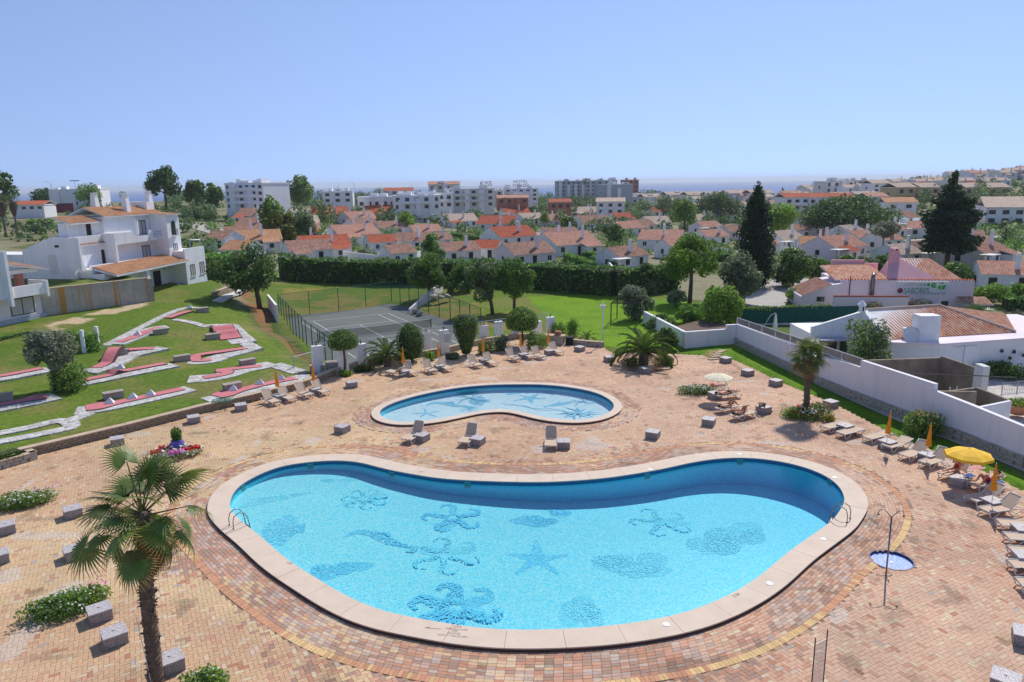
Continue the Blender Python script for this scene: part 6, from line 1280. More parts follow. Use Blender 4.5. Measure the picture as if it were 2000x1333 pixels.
wall_poly(t_, "wall", [(wp[1436][0], wp[1436][1]+.3, 1.95), (wp[1600][0], wp[1600][1], 2.25), (wp[1674][0], wp[1674][1], 2.42)], .28, m_bwall)
wall_poly(t_, "wall", [(wp[1674][0], wp[1674][1], 2.95), (wp[1815][0], wp[1815][1], 2.92)], .28, m_bwall); wall_poly(t_, "wall", [(wp[1815][0], wp[1815][1], 2.5), (wp[1881][0], wp[1881][1], 2.38), (wp[2000][0], wp[2000][1], 2.2), (ext[0], ext[1], 2.0)], .28, m_bwall)
seg = [wp[k_][:2] for k_ in (1436, 1600, 1674, 1815, 1881, 2000)]; nrm = np.array([-.99, -.14])*.12; lo = [p_+nrm for p_ in seg]
stone_wall("stone_footing", "rough stone footing along the foot of the white boundary wall", lo, .62, .2, 3, .46, m_stone2, m_stone2)
# railing on the wall
t_ = thing("wall_railing", "white steel railing with grey mesh on the boundary wall", "railing", (0, 0, 0)); a = wp[1436]+[.12, .2, 0]; b2 = wp[1674]+[.12, 0, 0]; m_mesh = M("grey_screen", (.30, .27, .24), .9, .15, 3)
za = lambda f: 1.95+(2.42-1.95)*f
def rp(f, dz): q = a+(b2-a)*f; return (q[0], q[1], za(f)+dz)
for dz in (.08, .62): b_ = MB(); b_.tube([rp(0, dz), rp(.5, dz), rp(1, dz)], .03, 6); b_.build("rail", m_wframe, t_)
for k_ in range(9): b_ = MB(); b_.tube([rp(k_/8, -.05), rp(k_/8, .64)], .03, 6); b_.build("post", m_wframe, t_)
for k_ in range(8): f0, f1 = k_/8+.006, (k_+1)/8-.006; b_ = MB(); p0, p1 = rp(f0, .10), rp(f1, .10); b_.add([p0, p1, rp(f1, .6), rp(f0, .6), (p0[0]+.02, p0[1], p0[2]), (p1[0]+.02, p1[1], p1[2]), (p1[0]+.02, p1[1], p1[2]+.5), (p0[0]+.02, p0[1], p0[2]+.5)], [(0, 1, 2, 3), (7, 6, 5, 4), (0, 4, 5, 1), (3, 2, 6, 7), (0, 3, 7, 4), (1, 5, 6, 2)]); b_.build("mesh_panel", m_mesh, t_)
# soil in the planted corner behind the low wall
flat = [un(x, y, 1.2)[:2] for x, y in ((1312, 640), (1338, 650), (1418, 648), (1432, 640), (1380, 622))]; o_ = flat_mesh("planting_soil", flat, [], 1.2, M("dark_soil", (.16, .11, .08), 1, .3, 2, .6, 12)); tag(o_, "bare soil bed behind the low white wall", None, None, "structure")
# stepping stones
for k_, (px, py) in enumerate(((1393, 702), (1397, 697), (1400, 693), (1404, 689), (1410, 686))): q = un(px, py, .03); b_ = MB(); b_.box(-.45, .45, -.2, .2, 0, .06); o_ = b_.build("stepping_stone", m_copt); o_.location = tuple(q); o_.rotation_euler = (0, 0, R(12+k_*3)); tag(o_, ["stepping slab nearest the terrace", "second stepping slab from the terrace", "third stepping slab from the terrace", "fourth stepping slab from the terrace", "last stepping slab nearest the wall corner"][k_]+" in the grass", "stepping stone", "stepping slabs in the grass")
# pens of the neighbour
m_dirty = M("sooty_concrete", (.26, .205, .15), .95, .35, .8, .4, 12, second=(.40, .34, .28), amt=.6)
t_ = thing("walled_pen", "open topped concrete pen with chairs behind the boundary wall", "pen", (0, 0, 0)); A_, B_, C_, D_ = wp[1674][:2]+[.3, .1], un(1837, 697, 2.7)[:2], un(1912, 718, 2.7)[:2], un(1905, 758, 2.6)[:2]; E_ = wp[1815][:2]+[.3, 0]
wall_poly(t_, "pen_wall", [(*A_, 2.9), (*B_, 2.6)], .2, m_dirty); wall_poly(t_, "pen_wall", [(*B_, 2.75), (*C_, 2.6)], .2, m_dirty); wall_poly(t_, "pen_wall", [(*D_, 2.4), (*E_, 2.5)], .2, m_dirty); vol(t_, "pen_pillar", C_[0]-.1, C_[0]+.35, C_[1]-.6, C_[1]+.3, -.3, 2.9, m_paleb)
b_ = MB(); b_.tube([(*(A_*.45+E_*.55), 2.9), (*(C_+[1.5, -1.5]), 2.4)], .04, 5); b_.build("pole_across", m_bark2, t_)
t_ = thing("walled_pen", "smaller lower concrete pen beside the boundary wall", "pen", (0, 0, 0)); F_, G_, H_ = un(1905, 760, 2.2)[:2], un(1970, 782, 2.0)[:2], wp[1881][:2]+[.3, 0]
wall_poly(t_, "pen_wall", [(*E_, 2.35), (*(F_), 2.25)], .18, m_dirty); wall_poly(t_, "pen_wall", [(*F_, 2.3), (*G_, 2.0)], .18, m_dirty); wall_poly(t_, "pen_wall", [(*G_, 2.0), (*H_, 2.15)], .18, m_wh2)
def garden_chair(lb, q, rz):
    t2 = thing("garden_chair", lb, "chair", tuple(q), R(rz), "white chairs in the pen"); b3 = MB(); b3.prism([(.24*math.cos(a), .24*math.sin(a)) for a in np.linspace(0, 6.28, 12, endpoint=False)], .42, .46); b3.build("seat", m_white, t2)
    b3 = MB(); b3.tube([(-.24, .18, .44), (-.24, .24, .75), (-.12, .27, .92), (.12, .27, .92), (.24, .24, .75), (.24, .18, .44)], .025, 6); [b3.tube([(x, .24, .46), (x, .27, .9)], .012, 4) for x in (-.1, 0, .1)]; b3.build("backrest", m_white, t2)
    for sx in (-1, 1):
        for sy in (-1, 1): b3 = MB(); b3.tube([(.2*sx, .18*sy, 0), (.17*sx, .15*sy, .43)], .02, 5); b3.build("leg", m_white, t2)
mid = (A_+B_)/2; c0 = A_*.35+B_*.2+C_*.15+E_*.3
for k_, (f, g_) in enumerate(((.30, .0), (.37, .3), (.44, .0), (.52, -.9))): q = A_+(B_-A_)*f+np.array([.6, -1.3+g_*.5]); garden_chair(f"white garden chair in the concrete pen, number {['one','two','three','four'][k_]} from the wall end", (q[0], q[1], .55 if k_ < 3 else .0), 30*k_)
q = c0+np.array([3.0, .3]); t2 = thing("upturned_table", "upturned white plastic table in the concrete pen", "table", (q[0], q[1], .5), .4); b3 = MB(); b3.lathe([(.6, 0), (.62, .04), (.6, .06)], 20); b3.build("table_top", m_wframe, t2)
for k_ in range(4): a = k_*1.57+.7; b3 = MB(); b3.tube([(.4*math.cos(a), .4*math.sin(a), .05), (.45*math.cos(a), .45*math.sin(a), .75)], .035, 5); b3.build("leg", m_wframe, t2)
q = un(1890, 752, .6); b3 = MB(); b3.box(-.75, .75, -.25, .25, 0, .5); o_ = b3.build("blue_crate", M("teal_crate", (.14, .32, .34), .7, .3, 6)); o_.location = tuple(q); o_.rotation_euler = (0, 0, -.2); tag(o_, "pale teal crate standing in the concrete pen", "crate")
# ---- neighbour's house
t_ = thing("neighbour_house", "white bungalow with striped tiled roof behind the boundary wall", "house", (0, 0, 0))
b_ = MB(); b_.prism([(30, 55.4), (33.4, 54.7), (47, 57.6), (47, 66), (30, 64.5)], -.4, 2.45); b_.build("wall", m_wh, t_); b_ = MB(); b_.prism([(29.9, 55.2), (33.4, 54.45), (47.2, 57.4), (47.2, 66.2), (29.9, 64.7)], 2.45, 2.6); b_.build("flat_eave", m_pw, t_)
roof(t_, [[(30.2, 56.0, 2.62), (41.5, 58.0, 2.62), (37.3, 61.9, 4.25), (30.2, 60.3, 4.25)]], RT["stripe"], .30, .075); roof(t_, [[(46.0, 66.0, 2.62), (30.2, 64.6, 2.62), (30.2, 60.3, 4.25), (37.3, 61.9, 4.25)], [(41.5, 58.0, 2.62), (46.0, 66.0, 2.62), (37.3, 61.9, 4.25)]], RT["stripe"], .30, .075)
for p0, p1 in (((30.1, 60.3, 4.32), (37.3, 61.9, 4.32)), ((37.3, 61.9, 4.3), (41.5, 58.0, 2.7))): ridge(t_, p0, p1, RT["beige"], .12)
b_ = MB(); b_.xprism([(55.5, -.3), (64.5, -.3), (64.5, 2.6), (60.3, 4.35), (55.8, 2.6)], 29.8, 30.18); b_.build("gable_wall", m_wh, t_)
b_ = MB(); b_.add([(25.6, 60.2, -.4), (29.9, 60.2, -.4), (29.9, 60.2, 4.2), (25.6, 60.2, 2.9), (25.6, 60.5, -.4), (29.9, 60.5, -.4), (29.9, 60.5, 4.2), (25.6, 60.5, 2.9)], [(0, 1, 2, 3), (7, 6, 5, 4), (0, 3, 7, 4), (3, 2, 6, 7), (1, 5, 6, 2)]); b_.build("side_wing", m_wh, t_); vol(t_, "wing_block", 25.6, 29.8, 60.5, 65, -.4, 2.3, m_wh)
vol(t_, "awning", 25.9, 28.2, 58.9, 60.2, 1.9, 2.02, M("awning_canvas", (.42, .42, .50), .8, .2, 6)); window(t_, (27.0, 60.2, .3), (1, 0), 1.6, 1.5, m_frame, m_glass, False); vol(t_, "shutter", 28.1, 28.5, 59.6, 60.2, .2, 1.9, M("dark_green_paint", (.015, .06, .045), .6, .1))
vol(t_, "chimney", 32.1, 33.7, 55.5, 56.7, 2.6, 4.6, m_wh); vol(t_, "chimney_shoulder", 31.3, 32.1, 55.6, 56.6, 2.6, 3.5, m_wh)
o_ = MB(); o_.lathe([(.30, 0), (.30, .5), (.36, .55), (.36, .62), (.02, 1.0)], 8, (29.6, 60.0, 4.2)); o_ = o_.build("ornate_chimney", m_wh, t_); b_ = MB(); [b_.box(29.6+.29*math.cos(a)-.05, 29.6+.29*math.cos(a)+.05, 60+.29*math.sin(a)-.05, 60+.29*math.sin(a)+.05, 4.28, 4.65) for a in np.arange(0, 6.2, 1.57)]; b_.build("smoke_slots", m_frame, o_)
q = np.array([31.3, 55.3, 3.2]); t2 = thing("satellite_dish", "white satellite dish beside the bungalow chimney", "satellite dish", tuple(q), R(-20)); b_ = MB(); b_.lathe([(.02, 0), (.3, .03), (.55, .12), (.62, .17), (.55, .10), (.3, .01)], 20, cap=False); o_ = b_.build("dish", m_wframe, t2, True); o_.rotation_euler = (R(65), 0, R(20)); b_ = MB(); b_.tube([(0, .05, -.5), (0, .05, 0)], .03, 6); b_.build("mast", m_steel, t2)
def aerial(lb, q, h, rz):
    t2 = thing("tv_aerial", lb, "aerial", tuple(q), R(rz)); b_ = MB(); b_.tube([(0, 0, 0), (0, 0, h)], .03, 6); b_.build("mast", m_steel, t2); b_ = MB(); b_.tube([(-.9, 0, h-.1), (.9, 0, h-.05)], .015, 5); [b_.tube([(x, -.3, h-.08), (x, .3, h-.08)], .01, 4) for x in np.linspace(-.8, .8, 8)]; b_.build("antenna", m_steel, t2)
aerial("tv aerial on the ridge of the striped roof bungalow", (37.3, 61.9, 4.3), 1.9, 30); aerial("grey aerial mast before the bungalow side wall", (*un(1880, 712, 2.5)[:2], 0), 3.9, 10)
for k_, (px, py) in enumerate(((1952, 688), (1968, 702), (1980, 690), (1994, 696))): q = un(px, py, 1.4); d = np.array([46-33.4, 57.6-54.7]); f = (q[0]-33.4)/d[0]; yy = 54.7+d[1]*f; zz = H+(yy/ray(px, py)[1])*ray(px, py)[2]; xx = yy/ray(px, py)[1]*ray(px, py)[0]; shrub("wall_pot", ["small plant pot hung on the bungalow wall, leftmost", "small plant pot hung low on the bungalow wall, second", "terracotta pot hung high on the bungalow wall", "small plant pot hung on the wall at the right edge"][k_], (xx, yy-.2, zz), .4, .3, .35, 90, .06, DARK, 5, [(RD, 4, None)], .05, 0, "plant pots on the bungalow wall", "plant pot", False)
for k_, (px, py, w_) in enumerate(((1925, 738, 2.0), (1955, 735, 1.8), (1990, 742, 2.4))): shrub("yard_plant", ["dark leafy plants in the yard right of the pen", "leafy plants in the middle of the yard row", "leafy plants in the yard at the right edge"][k_], un(px, py, -.3), w_, 1.4, 1.5, 900, .1, GREEN+DARK, 14)
q = un(1988, 800, .0); t2 = thing("terracotta_planter", "wide terracotta bowl with green plants at the right edge", "planter", (q[0], q[1], -.3)); b_ = MB(); b_.lathe([(.45, 0), (.75, .35), (.9, .62), (.95, .66), (.86, .66), (.7, .5)], 20); b_.build("bowl", M("terracotta", (.52, .24, .14), .8, .15, 3), t2, True); V, Fq_, cc = clump_leaves([(.35*math.cos(a), .35*math.sin(a), .8, .35, .35, .25) for a in np.arange(0, 6, 1)], 350, .09, LIME); npmesh("foliage", V, Fq_, m_leaf, t2, cc)
q0, q1 = un(1955, 775, -.3), un(2015, 768, -.3); t2 = thing("metal_gate", "low grey metal gate across the paved yard", "gate", tuple(q0)); dx = (q1-q0)
b_ = MB(); [b_.tube([tuple(dx*f), tuple(dx*f+[0, 0, 1.0])], .03, 5) for f in (0, .5, 1)]; [b_.tube([(0, 0, z), (dx[0], dx[1], z)], .025, 5) for z in (.1, 1.0)]; b_.build("gate_frame", m_greyb, t2)
for k_ in range(18): b_ = MB(); f = (k_+.5)/18; b_.tube([(dx[0]*f, dx[1]*f, .1), (dx[0]*f, dx[1]*f, 1.0)], .012, 4); b_.build("bar", m_greyb, t2)
tree("fruit_tree", "leafy fruit tree between the boundary wall and the bungalow", (27.3, 53.5, -.3), 5.2, 4.4, "round", .22, 2600, .17, OLIVE[:2]+MID, 26, (0, 0), None, m_bark2)
# private pool, sunshade and green screen
pp = [un(x, y, -.2)[:2] for x, y in ((1518, 646), (1600, 644), (1660, 660), (1545, 664))]; t_ = thing("private_pool", "small blue private pool beyond the boundary wall", "pool", (0, 0, 0)); b_ = MB(); b_.prism([tuple(p_) for p_ in pp], -.6, -.18); b_.build("water", M("blue_pool_water", (.03, .25, .62), .08, .15, 2, spec=.5), t_); 
o_ = flat_mesh("pool_surround", [un(x, y, -.3)[:2] for x, y in ((1440, 640), (1680, 632), (1720, 690), (1560, 690), (1480, 670))], [], -.26, m_paleb); tag(o_, "pale paving around the private pool", None, None, "structure")
q = un(1513, 652, -.25); t2 = thing("folded_sunshade", "folded white cantilever sunshade beside the private pool", "parasol", tuple(q)); b_ = MB(); b_.lathe([(.20, .35), (.26, .5), (.20, 1.2), (.10, 1.9), (.02, 2.1)], 10); b_.build("canopy", m_white, t2, True); b_ = MB(); b_.tube([(-1.1, .2, 0), (-1.0, .2, .9), (-.5, .1, 1.9), (0, 0, 2.15)], .04, 6); b_.build("arm", m_greyb, t2, True); b_ = MB(); b_.tube([(0, 0, 0), (0, 0, .5)], .03, 6); b_.build("pole", m_steel, t2)
m_scr = M("green_screen_cloth", (.010, .085, .070), .9, .15, 1.5, .2, 20); a, b2 = un(1432, 641, -.2), un(1672, 632, -.2); d = (b2-a)[:2]; L = np.linalg.norm(d); t_ = thing("green_screen", "dark green screening fence above a low wall beyond the boundary wall", "fence", (a[0], a[1], -.3), math.atan2(d[1], d[0]))
for k_ in range(6): vol(t_, "screen_panel", k_*L/6+.01, (k_+1)*L/6-.01, 0, .05, .45, 2.05, m_scr)
for k_ in range(7): vol(t_, "post", k_*L/6-.04, k_*L/6+.04, .06, .13, 0, 2.1, m_rust)
vol(t_, "low_wall", 0, L, -.1, .25, -.1, .44, m_greyb)
hedge("creeper_hedge", "pale flowering creeper along the top of the green screen", [(a[0]+.3, a[1]+.3, 1.55), (a[0]+d[0]*.8, a[1]+d[1]*.8+.3, 1.55)], .35, .4, 220, .09, LIME+MID)
# ---- restaurant
P0, P1 = un(1637, 604, -.3), un(1897, 606, -.3); d = (P1-P0)[:2]; L = np.linalg.norm(d); th = math.atan2(d[1], d[0]); t_ = thing("restaurant", "pink and white restaurant with tiled roofs and a painted sign", "restaurant", (P0[0], P0[1], -.3), th)
vol(t_, "front_wall", 0, L, 0, .3, 0, 3.55, m_pw); vol(t_, "main_block", .2, L-.2, .3, 9, 0, 3.3, m_pw)
b_ = MB(); n_ = 60
for k_ in range(40): b_.tube([(L*k_/40+.2, -.05, 3.58), (L*k_/40+.2, .4, 3.62)], .09, 5)
b_.build("coping_tiles", RT["red"], t_)
roof(t_, [[(-.5, .4, 3.5), (5.8, .4, 3.5), (5.0, 6.0, 4.8), (-1.0, 5.5, 4.6)]], RT["stripe"], .30, .06); roof(t_, [[(8.5, .6, 3.6), (L-1.0, .6, 3.5), (L-3.2, 5.0, 5.6), (7.6, 5.0, 5.7)]], RT["stripe"], .30, .06)
b_ = MB(); b_.add([(5.6, .35, 3.4), (11.5, .35, 3.4), (7.4, 3.5, 6.0), (6.4, 3.8, 5.4), (5.6, 4.5, 3.4), (11.5, 4.5, 3.4)], [(0, 1, 2, 3), (1, 5, 2), (0, 3, 4), (3, 2, 5, 4), (0, 4, 5, 1)]); b_.build("pink_gable", m_pinkw, t_)
for z0, z1, s0, s1 in ((4.6, 6.6, 1.1, .75), ): chimney(t_, 7.0, 3.2, 3.9, 6.7, 1.15, m_pinkw)
vol(t_, "roof_parapet", .6, 4.6, 6.2, 6.6, 3.3, 5.3, m_pinkw); vol(t_, "roof_parapet", 4.6, 6.2, 6.0, 6.4, 3.3, 4.9, m_pinkw)
b_ = MB(); b_.tube([(3.6, -.25, 1.2), (3.6, -.25, 3.9), (3.75, .0, 4.3)], .24, 10); b_.tube([(3.6, -.25, 1.2), (3.4, .1, .9)], .24, 8); b_.build("flue_pipe", m_dsteel, t_, True); b_ = MB(); b_.tube([(1.1, -.1, .4), (1.1, -.1, 4.0)], .05, 6); b_.build("vent_pipe", m_rust, t_)
b_ = MB(); b_.add([(-4.6, -.6, 0), (.1, -.6, 0), (.1, -.6, 3.2), (-1.2, -.6, 3.0), (-4.6, -.6, 1.6), (-4.6, 6, 0), (.1, 6, 0), (.1, 6, 3.2), (-1.2, 6, 3.0), (-4.6, 6, 1.6)], [(0, 1, 2, 3, 4), (9, 8, 7, 6, 5), (0, 4, 9, 5), (4, 3, 8, 9), (3, 2, 7, 8), (1, 6, 7, 2)]); b_.build("left_wing", m_pw, t_); window(t_, (-2.3, -.6, 1.0), (1, 0), .9, .6, m_frame, m_glass)
roof(t_, [[(-4.4, -.9, 1.75), (-4.4, 6, 1.75), (-1.2, 6, 3.15), (-1.2, -.9, 3.15)]], RT["salmon"], .3, .05, "wing_roof"); vol(t_, "garden_wall", -1.6, 6.6, -3.4, -3.1, 0, 2.0, m_pw); b_ = MB(); b_.tube([(-1.6, -3.25, 2.05), (6.6, -3.25, 2.05)], .14, 6); b_.build("garden_wall_tiles", RT["red"], t_)
window(t_, (12.0, 0, .5), (1, 0), .75, .55, m_frame, m_glass, False)
# sign board with lettering
vol(t_, "sign_board", 6.4, 12.0, -.09, -.002, 1.75, 3.35, M("sign_board", (.70, .69, .72), .8, .05)); vol(t_, "sign_lamp_bar", 6.3, 12.1, -.45, -.3, 3.36, 3.44, m_wframe)
m_sg = M("sign_green", (.02, .22, .10), .6, .1); m_sg2 = M("leaf_green", (.02, .42, .05), .6, .15, 8); m_sr = M("sign_maroon", (.22, .03, .05), .6, .15); m_sgy = M("faded_letters", (.42, .44, .46), .7, .2, 8)
def sign_text(s_, x, z, size, mat, sx=1.0):
    cu = bpy.data.curves.new("sign_letters", 'FONT'); cu.body = s_; cu.size = size; cu.align_x = 'LEFT'; cu.align_y = 'CENTER'; cu.materials.append(mat); oc = bpy.data.objects.new("t", cu); COL.objects.link(oc); bpy.context.view_layer.update(); me = bpy.data.meshes.new_from_object(oc.evaluated_get(bpy.context.evaluated_depsgraph_get())); bpy.data.objects.remove(oc)
    o_ = link(bpy.data.objects.new("sign_letters", me), t_); o_.location = (x, -.10, z); o_.rotation_euler = (R(90), 0, 0); o_.scale = (sx, 1, 1)
sign_text("SABORES", 7.25, 2.25, 1.0, m_sg, .70); sign_text("RESTAURANTE", 10.15, 1.98, .28, m_sr, .95); sign_text("JARDIM DE", 7.2, 3.0, .42, m_sgy, 1.0)
def flower_sign(x, z, r_, mat, n=5):
    b_ = MB()
    for k_ in range(n): a = 2*math.pi*k_/n+.3; b_.add([(x+r_*.5*math.cos(a)+r_*.45*math.cos(u), -.101-.002*k_, z+r_*.5*math.sin(a)+r_*.45*math.sin(u)) for u in np.linspace(0, 2*math.pi, 10, endpoint=False)], [tuple(range(10))])
    b_.build("sign_flower", mat, t_)
for x, z, r_ in ((11.45, 2.85, .50), (10.55, 2.95, .34), (9.95, 3.03, .22), (9.5, 3.03, .13)): flower_sign(x, z, r_, m_sg2)
flower_sign(6.85, 2.3, .36, m_sr, 6)
b_ = MB(); b_.tube([(9.02, -.6, 1.7), (9.02, -.6, 3.4)], .03, 5); b_.build("sign_lamp", m_greyb, t_)
roof(t_, [[(13.2, -2.2, 1.0), (16.4, -2.2, 1.0), (16.4, 0, 1.6), (13.2, 0, 1.6)]], RT["brown"], .3, .05, "porch_roof")
for k_, (x, y, w_, lb) in enumerate(((2.6, -4.2, 2.6, "orange flowering shrub before the restaurant garden wall"), (8.2, -2.0, 4.0, "wide flowering shrub below the restaurant sign"))): q = P0[:2]+np.array([math.cos(th), math.sin(th)])*x+np.array([-math.sin(th), math.cos(th)])*y; shrub("flowering_shrub", lb, (q[0], q[1], -.3), w_, 1.8, 1.9, 1300, .12, OLIVE+[(.22, .15, .06), (.20, .17, .07)], 18, [((.6, .22, .16), 40, None)], .08)
def low_fan(name, lb, q, nleaf, rad, cols=None, pet=1.0):
    t2 = thing(name, lb, "palm", tuple(q))
    for i in range(nleaf): bl = fan_leaf(rad, 18, R(170), .25, random.choice(cols or [(.14, .20, .03), (.18, .25, .05), (.10, .16, .03)])); palm_crown_leaf((0, 0, .2), i*2.4, R(20+60*random.random()), pet*(.7+.6*random.random()), bl, t2, "frond", .4)
    b3 = MB(); b3.tube([(0, 0, 0), (0, 0, .5)], .2, 8); b3.build("trunk", m_fibre, t2); return t2
low_fan("dwarf_fan_palm", "bright yellow green dwarf fan palm at the right behind the bungalow", (47.5, 72, -.3), 26, 1.3, None, 1.7)
low_fan("dwarf_fan_palm", "smaller dwarf fan palm right of the bright one", (51.0, 72, -.3), 16, 1.0, [(.16, .16, .06), (.20, .15, .06)], 1.3)
for px, py, w_, h, lb in ((1965, 640, 60, 1.5, "clipped square hedge at the right edge behind the bungalow"),): q0, q1 = un(1968, 650, -.3), un(2060, 648, -.3); hedge("square_hedge", lb, [q0, q1], 1.8, 1.4, 160, .09, LIME[:1]+HEDGE)
# terrace lamp post and pergola on the back lawn
q = G(1177, 678); t2 = thing("lamp_pole", "white lamp pole at the corner of the back lawn", "lamp post", tuple(q)); b_ = MB(); b_.tube([(0, 0, 0), (0, 0, 4.3)], .06, 8); b_.build("pole", m_wframe, t2, True); vol(t2, "lamp_head", -.28, .22, -.15, .15, 3.75, 4.05, m_wframe)
q = [G(x, y) for x, y in ((1193, 636), (1250, 634), (1262, 622), (1205, 622))]; t2 = thing("pergola", "dark metal pergola frame on the back lawn", "pergola", tuple(q[0])); zt = 2.5
for k_, p_ in enumerate(q): b_ = MB(); v = p_-q[0]; b_.tube([tuple(v), (v[0], v[1], zt)], .06, 6); b_.build("post", m_rust, t2)
for k_ in range(4): b_ = MB(); a, b2 = q[k_]-q[0], q[(k_+1) % 4]-q[0]; b_.tube([(a[0], a[1], zt), (b2[0], b2[1], zt)], .06, 6); b_.build("beam", m_rust, t2)
for k_ in range(7): b_ = MB(); f = (k_+.5)/7; a = (q[0]+(q[3]-q[0])*f)-q[0]; c_ = (q[1]+(q[2]-q[1])*f)-q[0]; b_.tube([(a[0], a[1], zt+.06), (c_[0], c_[1], zt+.06)], .035, 5); b_.build("rafter", m_rust, t2)
# ---- tennis court: net, fence, pillars, planted edge
t2 = thing("tennis_net", "tennis net with white band stretched across the court", "tennis net", (0, 0, 0)); n0, n1 = cpt(-.91, 11.885), cpt(11.88, 11.885)
for p_ in (n0, n1): b_ = MB(); b_.tube([(*p_, COURTZ), (*p_, COURTZ+1.08)], .05, 8); b_.build("net_post", m_rust, t2)
def alpha_mesh(name, colr, a_, sc_):
    m, t, p, o = nt(name); t.nodes.remove(p); tr = t.nodes.new("ShaderNodeBsdfTransparent"); df = t.nodes.new("ShaderNodeBsdfDiffuse"); df.inputs[0].default_value = (*colr, 1); mx = t.nodes.new("ShaderNodeMixShader"); mx.inputs[0].default_value = a_; t.links.new(tr.outputs[0], mx.inputs[1]); t.links.new(df.outputs[0], mx.inputs[2]); t.links.new(mx.outputs[0], o.inputs[0]); return m
m_net = alpha_mesh("net_cord", (.02, .02, .02), .45, 1); m_chain = alpha_mesh("chain_link", (.07, .20, .17), .26, 1)
b_ = MB(); b_.add([(*n0, COURTZ+.05), (*n1, COURTZ+.05), (*n1, COURTZ+1.0), (*((n0+n1)/2), COURTZ+.88), (*n0, COURTZ+1.0)], [(0, 1, 2, 3, 4)]); b_.build("net", m_net, t2); b_ = MB(); b_.tube([(*n0, COURTZ+1.03), (*((n0+n1)/2), COURTZ+.92), (*n1, COURTZ+1.03)], .035, 5); b_.build("white_band", m_white, t2)
m_gpost = M("green_post", (.03, .10, .075), .6, .2)
def fence(lb, pts, h, every, top=True, nm="court_fence", screen=None):
    t2 = thing(nm, lb, "fence", (0, 0, 0)); P = [np.array(p_) for p_ in pts]
    for i in range(len(P)-1):
        d = P[i+1]-P[i]; L_ = np.linalg.norm(d[:2]); k_ = max(1, int(round(L_/every)))
        for j in range(k_+(i == len(P)-2)): q = P[i]+d*j/k_; b_ = MB(); b_.tube([tuple(q), (q[0], q[1], q[2]+h)], .05, 6); b_.build("post", m_gpost, t2)
        b_ = MB(); b_.quad(tuple(P[i]), tuple(P[i+1]), tuple(P[i+1]+[0, 0, h]), tuple(P[i]+[0, 0, h])); b_.build("wire_mesh", screen or m_chain, t2)
        if top: b_ = MB(); b_.tube([tuple(P[i]+[0, 0, h]), tuple(P[i+1]+[0, 0, h])], .025, 5); b_.build("top_wire", m_gpost, t2)
    return t2
cz = COURTZ
c_ = {k_: un(*k_, cz) for k_ in ((537, 632), (546, 622), (600, 683), (651, 726), (765, 592), (800, 600), (880, 628), (940, 655), (662, 608))}
fence("green wire fence along the grass bank left of the tennis court", [c_[(546, 622)], c_[(600, 683)], c_[(651, 726)]], 3.0, 2.3); fence("green wire fence behind the far baseline of the tennis court", [c_[(546, 622)], c_[(662, 608)], c_[(765, 592)]], 3.0, 3.6); fence("green wire fence along the right side of the tennis court", [c_[(765, 592)], c_[(800, 600)], c_[(880, 628)], c_[(940, 655)]], 3.0, 2.8)
q = un(524, 612, -.5); q2 = un(541, 640, -.75); t2 = thing("end_wall", "short white wall at the corner of the tennis court", "wall", (0, 0, 0)); wall_poly(t2, "wall", [(q[0], q[1], 1.9), (q2[0], q2[1], 1.9)], .25, m_bwall, -1.0)
q = [un(x, y, -.7) for x, y in ((802, 608), (838, 595), (866, 578))]; t2 = thing("curved_ramp_wall", "white curved retaining wall at the court corner under the tree", "wall", (0, 0, 0)); wall_poly(t2, "wall", [(q[0][0], q[0][1], -.4), (q[1][0], q[1][1], .9), (q[2][0], q[2][1], 1.3)], .3, m_bwall, -1.1)
for k_, (px, py, z) in enumerate(((845, 583, .4), (860, 584, .3), (872, 582, .3), (812, 612, -.7), (822, 616, -.7))): q = un(px, py, z); b_ = MB(); b_.lathe([(.2, 0), (.5, .15), (.55, .35), (.3, .5), (.02, .55)], 7); o_ = b_.build("boulder", m_stone2); o_.location = tuple(q); o_.rotation_euler = (.2*k_, .1, k_); tag(o_, ["rough boulder under the tree at the court corner, nearest the trunk", "middle boulder behind the curved white wall", "right boulder behind the curved white wall", "left boulder at the foot of the curved white wall", "right boulder at the foot of the curved white wall"][k_], "boulder", "boulders at the court corner")
# white pillars with steel frames along the terrace edge
pil = [(622, 731, 676), (671, 727, 678), (707, 716, 672), (834, 690, 650), (868, 691, 645), (918, 665, 636), (946, 668, 636), (974, 654, 628), (1008, 660, 630), (1050, 655, 628), (1075, 661, 620)]
nmz = ["first", "second", "third", "fourth", "fifth", "sixth", "seventh", "eighth", "ninth", "tenth", "last"]
for k_, (px, py, yt) in enumerate(pil):
    q = un(px, py, 0); h = max(1.4, hz_at((px, py, 0), yt)); t2 = thing("white_pillar", f"white pillar along the court edge of the terrace, {nmz[k_]} from the left", "pillar", tuple(q), R(30), "white pillars along the court"); b_ = MB(); b_.box(-.42, .42, -.22, .22, -.6, h); b_.build("shaft", m_wh, t2, bevel=.02); b_ = MB(); b_.tube([(0, 0, h), (0, 0, h+.35)], .05, 6); b_.build("bracket", m_gpost, t2)
fr_ = [un(x, y, 0) for x, y in ((622, 729), (707, 714), (868, 689), (1075, 659))]
for i in range(3):
    for dz, lb in ((2.45, "upper"), (2.1, "lower")): b_ = MB(); b_.tube([tuple(fr_[i]+[0, .1, dz-.0]), tuple(fr_[i+1]+[0, .1, dz])], .04, 6); o_ = b_.build("handrail", m_greyb); tag(o_, f"{lb} steel rail spanning the white pillars, section {['left','middle','right'][i]}", "rail")
P_ = [un(x, y, -.1) for x, y in ((655, 733), (707, 716), (790, 703), (868, 691), (946, 672), (1008, 663), (1075, 663))]
